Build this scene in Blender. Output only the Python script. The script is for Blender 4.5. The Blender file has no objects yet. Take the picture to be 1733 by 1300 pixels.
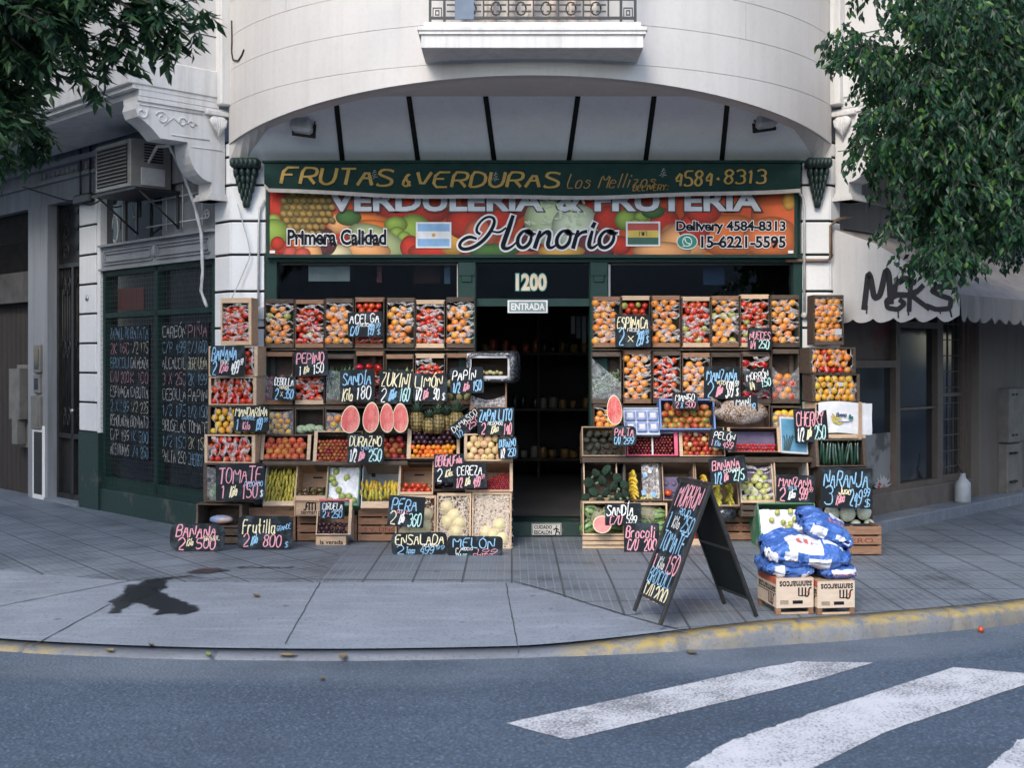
import bpy, math, random
import numpy as np
from mathutils import Vector, Matrix, noise
random.seed(11)
R = math.radians
sc = bpy.context.scene
# ------------------------------------------------------------------ camera, sky, sun, exposure
FPX, CX, HY, CAMZ, CAMD = 2000.0, 866.5, 610.0, 1.78, 12.0      # focal length in photo pixels, horizon row, eye height, distance to the shop front
cam = bpy.data.objects.new('camera', bpy.data.cameras.new('camera'))
sc.collection.objects.link(cam); sc.camera = cam
cam.location = (0, -CAMD, CAMZ); cam.rotation_euler = (R(90), 0, 0)
cam.data.sensor_width = 36; cam.data.lens = 36*FPX/1733; cam.data.shift_y = -40/1733
cam.data.clip_end = 3000; cam.data.clip_start = .05
cam.data.dof.use_dof = True; cam.data.dof.focus_distance = 11.4; cam.data.dof.aperture_fstop = 3.2
SUN_EL, SUN_AZ = 40, 200           # degrees; soft light from the open street side
w = bpy.data.worlds.new('World'); sc.world = w; w.use_nodes = True
sky = w.node_tree.nodes.new('ShaderNodeTexSky'); sky.sky_type = 'NISHITA'; sky.sun_disc = False
sky.sun_elevation = R(SUN_EL); sky.sun_rotation = R(SUN_AZ); sky.air_density = 1.0; sky.dust_density = 1.2; sky.ozone_density = 1.0
bg = w.node_tree.nodes['Background']; bg.inputs[1].default_value = 0.09
w.node_tree.links.new(sky.outputs[0], bg.inputs[0])
sl = bpy.data.lights.new('sun', 'SUN'); so = bpy.data.objects.new('sun', sl); sc.collection.objects.link(so)
sl.energy = 0.6; sl.angle = R(24); sl.color = (1, .93, .80)
az, el = R(SUN_AZ), R(SUN_EL)
sv = Vector((math.sin(az)*math.cos(el), math.cos(az)*math.cos(el), math.sin(el)))
so.rotation_euler = sv.to_track_quat('Z', 'Y').to_euler(); so.location = (0, -15, 12)
sc.view_settings.view_transform = 'Standard'; sc.view_settings.look = 'None'
sc.view_settings.exposure = 2.05; sc.view_settings.gamma = 1
sc.cycles.use_denoising = True; sc.cycles.max_bounces = 8; sc.cycles.transparent_max_bounces = 16
sc.cycles.caustics_reflective = False; sc.cycles.caustics_refractive = False

# ------------------------------------------------------------------ helpers
def X(px, Y): return (px-CX)/FPX*(CAMD+Y)
def Z(py, Y): return CAMZ-(py-HY)/FPX*(CAMD+Y)
def P(px, py, Y): return Vector((X(px, Y), Y, Z(py, Y)))
def G(px, py, z=0.0):
    d = (CAMZ-z)*FPX/(py-HY); return Vector(((px-CX)/FPX*d, d-CAMD, z))
def toPx(p): return CX+FPX*p[0]/(CAMD+p[1]), HY-FPX*(p[2]-CAMZ)/(CAMD+p[1])
def rnd(a, b): return random.uniform(a, b)
def frame(o, u, v, n=None):
    u = Vector(u).normalized(); v = Vector(v).normalized()
    n = u.cross(v).normalized() if n is None else Vector(n)
    return Matrix(((u.x, v.x, n.x, o[0]), (u.y, v.y, n.y, o[1]), (u.z, v.z, n.z, o[2]), (0, 0, 0, 1)))
I4 = Matrix.Identity(4)
COL = sc.collection.objects

class MB:
    def __init__(s): s.v = []; s.f = []; s.m = []; s.s = []
    def add(s, vs, fs, mi=0, sm=False, M=None):
        b = len(s.v)
        s.v += [tuple(M @ Vector(p)) if M is not None else tuple(p) for p in vs]
        for f in fs: s.f.append(tuple(i+b for i in f)); s.m.append(mi); s.s.append(sm)
        return s
    def box(s, x0, x1, y0, y1, z0, z1, mi=0, M=None, c=0):
        if x0 > x1: x0, x1 = x1, x0
        if y0 > y1: y0, y1 = y1, y0
        if z0 > z1: z0, z1 = z1, z0
        if c:
            c = min(c, (x1-x0)*.45, (y1-y0)*.45, (z1-z0)*.45); vs = []; xs = (x0, x1); ys = (y0, y1); zs = (z0, z1); ix = {}
            for i in (0, 1):
                for j in (0, 1):
                    for k in (0, 1):
                        d = (1-2*i, 1-2*j, 1-2*k); p = (xs[i], ys[j], zs[k])
                        for a in range(3):
                            q = [p[t]+(0 if t == a else d[t]*c) for t in range(3)]; ix[i, j, k, a] = len(vs); vs.append(q)
            fs = []
            for a in range(3):
                b, e = (a+1) % 3, (a+2) % 3
                for t in (0, 1):
                    def k_(p, q): r = [0, 0, 0]; r[a] = t; r[b] = p; r[e] = q; return tuple(r)
                    qd = [ix[k_(p, q)+(a,)] for p, q in ((0, 0), (1, 0), (1, 1), (0, 1))]
                    fs.append(qd if t else qd[::-1])
                for p in (0, 1):
                    for q in (0, 1):       # edges along axis a
                        def k2(t): r = [0, 0, 0]; r[a] = t; r[b] = p; r[e] = q; return tuple(r)
                        qd = [ix[k2(0)+(b,)], ix[k2(1)+(b,)], ix[k2(1)+(e,)], ix[k2(0)+(e,)]]
                        fs.append(qd if (p == q) else qd[::-1])
            for i in (0, 1):
                for j in (0, 1):
                    for k in (0, 1):
                        t = [ix[i, j, k, a] for a in range(3)]; fs.append(t if (i+j+k) % 2 else t[::-1])
            return s.add(vs, fs, mi, False, M)
        vs = [(x, y, z) for x in (x0, x1) for y in (y0, y1) for z in (z0, z1)]
        return s.add(vs, [(0, 1, 3, 2), (4, 6, 7, 5), (0, 4, 5, 1), (2, 3, 7, 6), (0, 2, 6, 4), (1, 5, 7, 3)], mi, False, M)
    def prism(s, pts, h, mi=0, M=None, z0=0.0):       # 2-D outline (counter-clockwise) in the frame's x,y, thickness along its z
        n = len(pts)
        vs = [(p[0], p[1], z0) for p in pts]+[(p[0], p[1], z0+h) for p in pts]
        fs = [tuple(range(n-1, -1, -1)), tuple(range(n, 2*n))]+[(i, (i+1) % n, n+(i+1) % n, n+i) for i in range(n)]
        return s.add(vs, fs, mi, False, M)
    def tube(s, pts, r, n=6, mi=0, M=None, sm=True):
        pts = [Vector(p) for p in pts]; vs = []; fs = []
        rs = r if isinstance(r, (list, tuple)) else [r]*len(pts)
        up = Vector((.13, .21, 1)).normalized()
        for i, p in enumerate(pts):
            t = (pts[min(i+1, len(pts)-1)]-pts[max(i-1, 0)]).normalized()
            a = t.cross(up)
            if a.length < .05: a = t.cross(Vector((1, 0, 0)))
            a.normalize(); b = t.cross(a)
            vs += [p+(a*math.cos(k*2*math.pi/n)+b*math.sin(k*2*math.pi/n))*rs[i] for k in range(n)]
        for i in range(len(pts)-1):
            fs += [(i*n+k, i*n+(k+1) % n, (i+1)*n+(k+1) % n, (i+1)*n+k) for k in range(n)]
        e = (len(pts)-1)*n
        fs += [tuple(range(n-1, -1, -1)), tuple(range(e, e+n))]
        return s.add(vs, fs, mi, sm, M)
    def lathe(s, prof, n=16, mi=0, M=None, sm=True):   # profile of (r, z)
        vs = []; fs = []
        for r, z in prof: vs += [(r*math.cos(k*2*math.pi/n), r*math.sin(k*2*math.pi/n), z) for k in range(n)]
        for i in range(len(prof)-1): fs += [(i*n+k, i*n+(k+1) % n, (i+1)*n+(k+1) % n, (i+1)*n+k) for k in range(n)]
        e = (len(prof)-1)*n
        fs += [tuple(range(n-1, -1, -1)), tuple(range(e, e+n))]
        return s.add(vs, fs, mi, sm, M)
    def ball(s, c, r, seg=10, ring=6, mi=0, M=None, sc_=(1, 1, 1), fn=None):
        vs = []; fs = []
        for i in range(1, ring):
            a = math.pi*i/ring
            for k in range(seg):
                b = 2*math.pi*k/seg; vs.append([math.sin(a)*math.cos(b), math.sin(a)*math.sin(b), math.cos(a)])
        vs.append([0, 0, 1]); vs.append([0, 0, -1]); t, b_ = len(vs)-2, len(vs)-1
        for i in range(ring-2): fs += [(i*seg+k, (i+1)*seg+k, (i+1)*seg+(k+1) % seg, i*seg+(k+1) % seg) for k in range(seg)]
        fs += [(t, k, (k+1) % seg) for k in range(seg)]
        l = (ring-2)*seg; fs += [(b_, l+(k+1) % seg, l+k) for k in range(seg)]
        out = []
        for p in vs:
            q = Vector(p)
            f = fn(q) if fn else 1.0
            out.append((c[0]+q.x*r*sc_[0]*f, c[1]+q.y*r*sc_[1]*f, c[2]+q.z*r*sc_[2]*f))
        return s.add(out, fs, mi, True, M)
    def stroke(s, pts, wd, mi=0, M=None, off=0.0, th=0.0):   # flat ribbon in the frame's x,y plane; wd a number or one per point
        pts = [Vector((p[0], p[1])) for p in pts]
        if len(pts) < 2: return s
        wds = wd if isinstance(wd, (list, tuple)) else [wd]*len(pts)
        vs = []
        for i, p in enumerate(pts):
            a = pts[max(i-1, 0)]; b = pts[min(i+1, len(pts)-1)]; t = b-a
            if t.length < 1e-9: t = Vector((1, 0))
            t.normalize(); nn = Vector((-t.y, t.x))*wds[i]*.5
            e = t*wds[i]*.3*(-1 if i == 0 else 1 if i == len(pts)-1 else 0)
            vs += [(p.x+nn.x+e.x, p.y+nn.y+e.y, off), (p.x-nn.x+e.x, p.y-nn.y+e.y, off)]
        return s.add(vs, [(2*i+1, 2*i+3, 2*i+2, 2*i) for i in range(len(pts)-1)], mi, False, M)
    def mesh(s, name, mats, org=(0, 0, 0)):
        me = bpy.data.meshes.new(name)
        o = Vector(org)
        me.from_pydata([tuple(Vector(p)-o) for p in s.v], [], s.f)
        for m in (mats if isinstance(mats, (list, tuple)) else [mats]): me.materials.append(m)
        me.polygons.foreach_set('material_index', s.m); me.polygons.foreach_set('use_smooth', s.s)
        me.update(); return me
    def build(s, name, mats, parent=None, org=None, world=True):
        """one mesh object; under a parent its vertices (given in world space) are stored relative to the parent's place"""
        if org is None: org = parent_org(parent) if (parent is not None and world) else (0, 0, 0)
        ob = bpy.data.objects.new(name, s.mesh(name, mats, org)); COL.link(ob)
        if parent is not None: ob.parent = parent
        else: ob.location = org
        return ob
ORG = {}
def parent_org(p): return ORG.get(p.name, (0, 0, 0))
def tag(o, label=None, cat=None, group=None, kind=None):
    if label: o['label'] = label
    if cat: o['category'] = cat
    if group: o['group'] = group
    if kind: o['kind'] = kind
    return o
def thing(name, label, cat, loc=(0, 0, 0), group=None):
    o = bpy.data.objects.new(name, None); COL.link(o); o.location = loc; o.empty_display_size = .1
    ORG[o.name] = tuple(loc); return tag(o, label, cat, group)
def sub(ob):                       # lets a mesh part carry sub-parts given in world space
    o = ob; t = Vector((0, 0, 0))
    while o is not None: t += o.location; o = o.parent
    ORG[ob.name] = tuple(t+Vector(ORG.get('@'+ob.name, (0, 0, 0)))); return ob
def part(mb, name, mats, parent, label=None):
    ob = mb.build(name, mats, parent); ORG[ob.name] = ORG.get(parent.name, (0, 0, 0)) if parent is not None else (0, 0, 0)
    if label: ob['label'] = label
    return ob
def solo(mb, name, mats, label, cat, org, group=None, kind=None):
    ob = mb.build(name, mats, None, org); ORG[ob.name] = tuple(org); return tag(ob, label, cat, group, kind)
def structure(mb, name, mats):
    return tag(mb.build(name, mats), None, None, None, 'structure')

# ------------------------------------------------------------------ materials
MATS = {}
def node(nt, t, **kw):
    n = nt.nodes.new('ShaderNode'+t)
    for k, v in kw.items():
        if k.startswith('_'): setattr(n, k[1:], v)
    for k, v in kw.items():
        if k.startswith('_'): continue
        i = n.inputs[int(k[1:])] if k[0] == 'i' and k[1:].isdigit() else n.inputs[k.replace('_', ' ')]
        if hasattr(v, 'is_output') or v.__class__.__name__.startswith('NodeSocket'): nt.links.new(v, i)
        else: i.default_value = v
    return n
def c4(c): return (c[0], c[1], c[2], 1)
def mixc(nt, f, a, b, mode='MIX'):
    n = nt.nodes.new('ShaderNodeMix'); n.data_type = 'RGBA'; n.blend_type = mode
    for i, v in ((0, f), (6, a), (7, b)):
        if v.__class__.__name__.startswith('NodeSocket'): nt.links.new(v, n.inputs[i])
        else: n.inputs[i].default_value = v if i == 0 or len(v) == 4 else c4(v)
    return n.outputs[2]
def math_(nt, op, a, b=0.0):
    n = nt.nodes.new('ShaderNodeMath'); n.operation = op
    for i, v in ((0, a), (1, b)):
        if v.__class__.__name__.startswith('NodeSocket'): nt.links.new(v, n.inputs[i])
        else: n.inputs[i].default_value = v
    return n.outputs[0]
def ramp(nt, f, a, b, c0=(0, 0, 0), c1=(1, 1, 1)):
    n = nt.nodes.new('ShaderNodeValToRGB'); nt.links.new(f, n.inputs[0])
    n.color_ramp.elements[0].position = a; n.color_ramp.elements[1].position = b
    n.color_ramp.elements[0].color = c4(c0); n.color_ramp.elements[1].color = c4(c1); return n.outputs[0]
def new_mat(name):
    m = bpy.data.materials.new(name); m.use_nodes = True; nt = m.node_tree
    return m, nt, nt.nodes['Principled BSDF'], node(nt, 'TexCoord').outputs['Object']
def pm(name, col, rough=.6, col2=None, scale=6, detail=5, lo=.35, hi=.7, stretch=(1, 1, 1), bump=.0, bscale=80, rv=0, spec=.5, metal=0, coat=0, hue=0, sss=0, trans=0):
    if name in MATS: return MATS[name]
    m, nt, b, co = new_mat(name)
    mp = node(nt, 'Mapping', Vector=co, Scale=stretch).outputs[0]
    base = None
    info = node(nt, 'ObjectInfo') if rv or hue else None
    if info is not None and not isinstance(info, str):
        off = node(nt, 'VectorMath', _operation='ADD', i0=mp); sx = node(nt, 'CombineXYZ', X=math_(nt, 'MULTIPLY', info.outputs['Random'], 37.0), Y=math_(nt, 'MULTIPLY', info.outputs['Random'], 91.0)).outputs[0]
        nt.links.new(sx, off.inputs[1]); mp = off.outputs[0]
    if col2 is None: col2 = tuple(c*.72 for c in col)
    nz = node(nt, 'TexNoise', Vector=mp, Scale=scale, Detail=detail, Roughness=.6).outputs[0]
    base = mixc(nt, ramp(nt, nz, lo, hi), col, col2)
    if rv or hue:
        h = node(nt, 'HueSaturation', Color=base)
        nt.links.new(math_(nt, 'ADD', math_(nt, 'MULTIPLY', info.outputs['Random'], 2*rv), 1-rv), h.inputs['Value'])
        if hue:
            r2 = math_(nt, 'FRACT', math_(nt, 'MULTIPLY', info.outputs['Random'], 7.31))
            nt.links.new(math_(nt, 'ADD', math_(nt, 'MULTIPLY', r2, 2*hue), .5-hue), h.inputs['Hue'])
        base = h.outputs[0]
    nt.links.new(base, b.inputs['Base Color']); b.inputs['Roughness'].default_value = rough
    b.inputs['Specular IOR Level'].default_value = spec; b.inputs['Metallic'].default_value = metal; b.inputs['Coat Weight'].default_value = coat
    if sss: b.inputs['Subsurface Weight'].default_value = sss; b.inputs['Subsurface Radius'].default_value = (.02, .008, .004); b.inputs['Subsurface Scale'].default_value = .5
    if bump:
        bn = node(nt, 'TexNoise', Vector=mp, Scale=bscale, Detail=4).outputs[0]
        nt.links.new(node(nt, 'Bump', Strength=bump, Distance=.02, Height=bn).outputs[0], b.inputs['Normal'])
    MATS[name] = m; return m

def wall_mat(name, col, dirt=(.42, .38, .35), streak=1.0):
    m, nt, b, co = new_mat(name)
    n1 = node(nt, 'TexNoise', Vector=co, Scale=.9, Detail=8, Roughness=.65).outputs[0]
    n2 = node(nt, 'TexNoise', Vector=node(nt, 'Mapping', Vector=co, Scale=(6, 6, .35)).outputs[0], Scale=1.3, Detail=7, Roughness=.7).outputs[0]
    n3 = node(nt, 'TexNoise', Vector=co, Scale=26, Detail=5).outputs[0]
    c = mixc(nt, math_(nt, 'MULTIPLY', ramp(nt, n1, .45, .8), .35), col, dirt)
    c = mixc(nt, math_(nt, 'MULTIPLY', ramp(nt, n2, .46, .80), .45*streak), c, dirt)
    c = mixc(nt, math_(nt, 'MULTIPLY', ramp(nt, n3, .5, .75), .14), c, tuple(k*.6 for k in col))
    # grime crust near the pavement
    nt.links.new(c, b.inputs['Base Color']); b.inputs['Roughness'].default_value = .75
    nt.links.new(node(nt, 'Bump', Strength=.12, Distance=.01, Height=n3).outputs[0], b.inputs['Normal']); return m

M_wall = wall_mat('painted_plaster', (.60, .572, .55), (.36, .325, .29), .6)
M_white = wall_mat('white_painted_stone', (.82, .82, .82), (.55, .54, .52), .5)
M_trim = wall_mat('white_trim', (.66, .64, .62), (.30, .275, .25), 1.4)
M_sidewall = wall_mat('grey_plaster', (.29, .305, .33), (.10, .09, .08), 1.3)
M_panel = wall_mat('soffit_panel', (.84, .86, .87), (.55, .53, .50), .5)
M_black = pm('black_joint', (.010, .013, .013), .7, spec=.2)
M_green = pm('dark_green_paint', (.010, .040, .033), .5, (.022, .05, .045), 5, bump=.06, bscale=30, spec=.22)
M_greend = pm('dark_green_plinth', (.012, .035, .03), .5, (.11, .10, .09), 5, 8, .58, .74, bump=.2, bscale=25)
M_iron = pm('black_iron', (.012, .013, .015), .45, (.03, .028, .026), 9)
M_stone = pm('green_cast_ornament', (.008, .022, .02), .5, (.02, .04, .036), 12, bump=.3, bscale=40)
M_wood_old = pm('weathered_wood', (.115, .08, .058), .8, (.055, .040, .032), 4, 6, .3, .7, (3, 3, 14), .3, 40, rv=.3)
M_wood_mid = pm('reddish_wood', (.30, .165, .095), .75, (.17, .09, .055), 4, 6, .3, .7, (3, 3, 14), .25, 40, rv=.2)
M_wood_pale = pm('pale_pine', (.62, .45, .30), .7, (.46, .31, .20), 4, 6, .3, .75, (3, 3, 14), .2, 40, rv=.15)
M_ply = pm('thin_plywood', (.56, .38, .24), .7, (.42, .27, .17), 3, 6, .3, .7, (2, 2, 9), .1, 40, rv=.12)
M_card = pm('brown_cardboard', (.34, .24, .16), .85, (.26, .18, .12), 5, rv=.15)
M_wcard = pm('white_card', (.60, .60, .61), .7, (.46, .46, .48), 6)
M_blue = pm('blue_card', (.10, .19, .42), .55, (.14, .24, .48), 5)
M_gcard = pm('green_card', (.06, .20, .11), .6, (.30, .32, .28), 4, lo=.5, hi=.62)
M_pink = pm('pink_paint', (.72, .10, .20), .6)
M_dark = pm('dark_inside', (.012, .012, .013), .8)
M_purple = pm('purple_paper', (.13, .10, .18), .7, (.09, .07, .13), 9, bump=.3, bscale=25)
M_tissue = pm('white_tissue', (.82, .82, .84), .8, (.70, .70, .74), 8, bump=.35, bscale=20)
M_steel = pm('brushed_steel', (.55, .56, .58), .3, metal=.9)
M_pipe = pm('white_conduit', (.62, .62, .62), .5, (.42, .41, .40), 7)
M_copper = pm('brown_pipe', (.18, .11, .07), .5, (.10, .07, .05), 7)
M_cable = pm('black_cable', (.02, .02, .022), .6)
M_slate = None
def slate(name='chalkboard'):
    m, nt, b, co = new_mat(name)
    inf = node(nt, 'ObjectInfo').outputs['Random']
    off = node(nt, 'VectorMath', _operation='ADD', i0=co); nt.links.new(node(nt, 'CombineXYZ', X=math_(nt, 'MULTIPLY', inf, 53.)).outputs[0], off.inputs[1])
    n1 = node(nt, 'TexNoise', Vector=off.outputs[0], Scale=7, Detail=6, Roughness=.6).outputs[0]
    c = mixc(nt, math_(nt, 'MULTIPLY', ramp(nt, n1, .5, .85), .6), (.010, .014, .018), (.13, .18, .22))
    nt.links.new(c, b.inputs['Base Color']); b.inputs['Roughness'].default_value = .7; b.inputs['Specular IOR Level'].default_value = .2; return m
M_slate = slate()
CH = {k: pm('chalk_'+n, c, .9, tuple(x*.75 for x in c), 60, 3, .45, .7) for k, n, c in (
    ('w', 'white', (.82, .82, .80)), ('b', 'blue', (.28, .52, .74)), ('p', 'pink', (.76, .34, .41)), ('y', 'cream', (.85, .76, .50)), ('g', 'mint', (.50, .78, .76)))}
CHK = 'wbpyg'; CHM = [CH[k] for k in CHK]

def glass_mat(name, tint=(.75, .8, .8), refl=.9, rough=.02):
    m = bpy.data.materials.new(name); m.use_nodes = True; nt = m.node_tree; nt.nodes.remove(nt.nodes['Principled BSDF'])
    fr = node(nt, 'Fresnel', IOR=1.5).outputs[0]
    t = node(nt, 'BsdfTransparent', Color=c4(tint)); g = node(nt, 'BsdfGlossy', Color=(refl, refl, refl, 1), Roughness=rough)
    mx = node(nt, 'MixShader', i0=fr, i1=t.outputs[0], i2=g.outputs[0])
    nt.links.new(mx.outputs[0], nt.nodes['Material Output'].inputs[0]); return m
M_glass = glass_mat('window_glass')
M_darkglass = pm('dark_shop_glass', (.012, .015, .018), .08, (.03, .034, .036), 2.5, bump=.01, bscale=3)
def film_mat(name, fac, col=(.80, .74, .74), rough=.2):
    m = bpy.data.materials.new(name); m.use_nodes = True; nt = m.node_tree; b = nt.nodes['Principled BSDF']
    b.inputs['Base Color'].default_value = c4(col); b.inputs['Roughness'].default_value = rough; b.inputs['Specular IOR Level'].default_value = 1.0
    co = node(nt, 'TexCoord').outputs['Object']
    nz = node(nt, 'TexNoise', Vector=co, Scale=30, Detail=4).outputs[0]
    nt.links.new(node(nt, 'Bump', Strength=.5, Distance=.02, Height=nz).outputs[0], b.inputs['Normal'])
    t = node(nt, 'BsdfTransparent')
    f = math_(nt, 'MULTIPLY', ramp(nt, nz, .25, .7), fac)
    mx = node(nt, 'MixShader', i0=f, i1=t.outputs[0], i2=b.outputs[0])
    nt.links.new(mx.outputs[0], nt.nodes['Material Output'].inputs[0]); return m
M_film = film_mat('stretched_film', .58)
M_filmthin = film_mat('thin_film', .38, (.7, .72, .76), .3)
M_filmdark = film_mat('black_plastic', 1.6, (.03, .033, .04), .15)

# ------------------------------------------------------------------ ground
def lerp_table(t, x):
    if x <= t[0][0]: return t[0][1]+(x-t[0][0])*(t[1][1]-t[0][1])/(t[1][0]-t[0][0])
    for (a, b), (c, d) in zip(t, t[1:]):
        if x <= c: return b+(d-b)*(x-a)/(c-a)
    (a, b), (c, d) = t[-2:]; return d+(x-c)*(d-b)/(c-a)
def smooth_table(t):
    def f(x): return sum(lerp_table(t, x+k*.18) for k in (-2, -1, 0, 1, 2))/5
    return f
curb_y = smooth_table([(-9, 0.2), (-7.2, -1.7), (-5.8, -3.0), (-4.6, -3.85), (-3.33, -4.33), (-2.2, -4.52), (-1.14, -4.57), (0, -4.5), (1.09, -4.3), (2.33, -3.98), (3.66, -3.5), (5, -2.75), (6.5, -1.5), (9, 1.0)])
def ramp_in(x):                     # inner edge of the smooth concrete ramp
    return lerp_table([(-9, 1.0), (-6, -1.2), (-3.7, -2.25), (-2.95, -2.5), (-.2, -2.52), (.02, -2.55), (1.12, -4.08), (1.3, -4.3)], x)
def sstep(a, b, x): t = max(0, min(1, (x-a)/(b-a))); return t*t*(3-2*t)
def pave_z(x, y):
    k = 1-sstep(.0, 1.9, x)
    if k <= 0: return 0.0
    c = curb_y(x)+.0; i = min(ramp_in(min(x, .3))+.15, 0.3)
    if y >= i: return 0.0
    return -.105*k*min(1, max(0, (i-y)/(i-c)))**1.15
KERB = .22
def grid(name, mats, xs, ylo, yhi, ny, zf):
    mb = MB(); vs = []; fs = []
    for x in xs:
        a, b = ylo(x), yhi(x)
        for j in range(ny+1): y = a+(b-a)*j/ny; vs.append((x, y, zf(x, y)))
    for i in range(len(xs)-1):
        for j in range(ny): k = i*(ny+1)+j; fs.append((k, k+ny+1, k+ny+2, k+1))
    mb.add(vs, fs, 0, True); return structure(mb, name, mats)

def asphalt():
    m, nt, b, co = new_mat('asphalt')
    n1 = node(nt, 'TexNoise', Vector=co, Scale=.55, Detail=6, Roughness=.6).outputs[0]
    n2 = node(nt, 'TexNoise', Vector=co, Scale=52, Detail=4, Roughness=.7).outputs[0]
    v = node(nt, 'TexVoronoi', Vector=co, Scale=48).outputs['Distance']
    c = mixc(nt, ramp(nt, n1, .35, .7), (.040, .064, .100), (.072, .104, .148))
    c = mixc(nt, math_(nt, 'MULTIPLY', ramp(nt, n2, .52, .66), .75), c, (.19, .24, .30))
    c = mixc(nt, math_(nt, 'MULTIPLY', ramp(nt, v, .45, .8), .5), c, (.026, .034, .046))
    n4 = node(nt, 'TexNoise', Vector=node(nt, 'Mapping', Vector=co, Scale=(.35, 1.6, 1)).outputs[0], Scale=1.1, Detail=7, Roughness=.7).outputs[0]
    c = mixc(nt, math_(nt, 'MULTIPLY', ramp(nt, n4, .50, .68), .5), c, (.030, .043, .060))
    sp = node(nt, 'SeparateXYZ', Vector=co); xa_ = math_(nt, 'ADD', sp.outputs[0], .9)
    dist = math_(nt, 'SUBTRACT', math_(nt, 'ADD', math_(nt, 'MULTIPLY', math_(nt, 'MULTIPLY', xa_, xa_), .05), -4.57), sp.outputs[1])
    gut = math_(nt, 'MULTIPLY', ramp(nt, math_(nt, 'ADD', dist, math_(nt, 'MULTIPLY', n4, -.7)), -.45, .25, (1, 1, 1), (0, 0, 0)), ramp(nt, n1, .3, .65))
    c = mixc(nt, math_(nt, 'MULTIPLY', gut, .55), c, (.19, .215, .25))
    # paler worn band of dust along the gutter
    nt.links.new(c, b.inputs['Base Color']); b.inputs['Roughness'].default_value = .78
    h = math_(nt, 'ADD', n2, v)
    nt.links.new(node(nt, 'Bump', Strength=.5, Distance=.012, Height=h).outputs[0], b.inputs['Normal']); return m
def concrete(name='ramp_concrete', a=(.25, .28, .325), b_=(.17, .195, .235), yellow=None):
    m, nt, b, co = new_mat(name)
    n1 = node(nt, 'TexNoise', Vector=co, Scale=1.1, Detail=9, Roughness=.68).outputs[0]
    n2 = node(nt, 'TexNoise', Vector=co, Scale=45, Detail=5).outputs[0]
    n3 = node(nt, 'TexNoise', Vector=node(nt, 'Mapping', Vector=co, Scale=(.7, 5, 1)).outputs[0], Scale=2.2, Detail=6).outputs[0]
    c = mixc(nt, ramp(nt, n1, .3, .72), a, b_)
    n5 = node(nt, 'TexNoise', Vector=co, Scale=.33, Detail=5, Roughness=.7).outputs[0]; c = mixc(nt, math_(nt, 'MULTIPLY', ramp(nt, n5, .42, .66), .55), c, tuple(k*.52 for k in a))
    n6 = node(nt, 'TexNoise', Vector=co, Scale=5.5, Detail=8, Roughness=.75).outputs[0]; c = mixc(nt, math_(nt, 'MULTIPLY', ramp(nt, n6, .56, .72), .5), c, tuple(k*.5 for k in a))
    c = mixc(nt, math_(nt, 'MULTIPLY', ramp(nt, n3, .5, .8), .5), c, tuple(min(1, k*1.35) for k in a))
    c = mixc(nt, math_(nt, 'MULTIPLY', ramp(nt, n2, .53, .70), .55), c, (.085, .09, .10))
    vg = node(nt, 'TexVoronoi', Vector=co, Scale=3.2, Randomness=1.0); c = mixc(nt, math_(nt, 'MULTIPLY', math_(nt, 'MULTIPLY', ramp(nt, vg.outputs['Distance'], .05, .10, (1, 1, 1), (0, 0, 0)), math_(nt, 'GREATER_THAN', node(nt, 'SeparateXYZ', Vector=vg.outputs['Color']).outputs[0], .45)), .6), c, (.04, .043, .05))
    if yellow:
        ny = node(nt, 'TexNoise', Vector=co, Scale=7, Detail=8, Roughness=.75).outputs[0]
        xx = node(nt, 'SeparateXYZ', Vector=co).outputs[0]
        zn = ramp(nt, math_(nt, 'MULTIPLY', xx, 1.0), .25, .6)
        zl = ramp(nt, math_(nt, 'MULTIPLY', xx, -1/3.2), .80, .98)
        zone = math_(nt, 'ADD', zn, math_(nt, 'MULTIPLY', zl, .75))
        f = math_(nt, 'MULTIPLY', ramp(nt, ny, .42, .56), zone)
        top = node(nt, 'SeparateXYZ', Vector=node(nt, 'NewGeometry').outputs['Normal']).outputs[2]
        f = math_(nt, 'MULTIPLY', f, math_(nt, 'ADD', .22, math_(nt, 'MULTIPLY', ramp(nt, top, .35, .8), .75)))
        c = mixc(nt, f, c, yellow)
    nt.links.new(c, b.inputs['Base Color']); b.inputs['Roughness'].default_value = .8
    nt.links.new(node(nt, 'Bump', Strength=.35, Distance=.01, Height=n2).outputs[0], b.inputs['Normal']); return m
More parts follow.
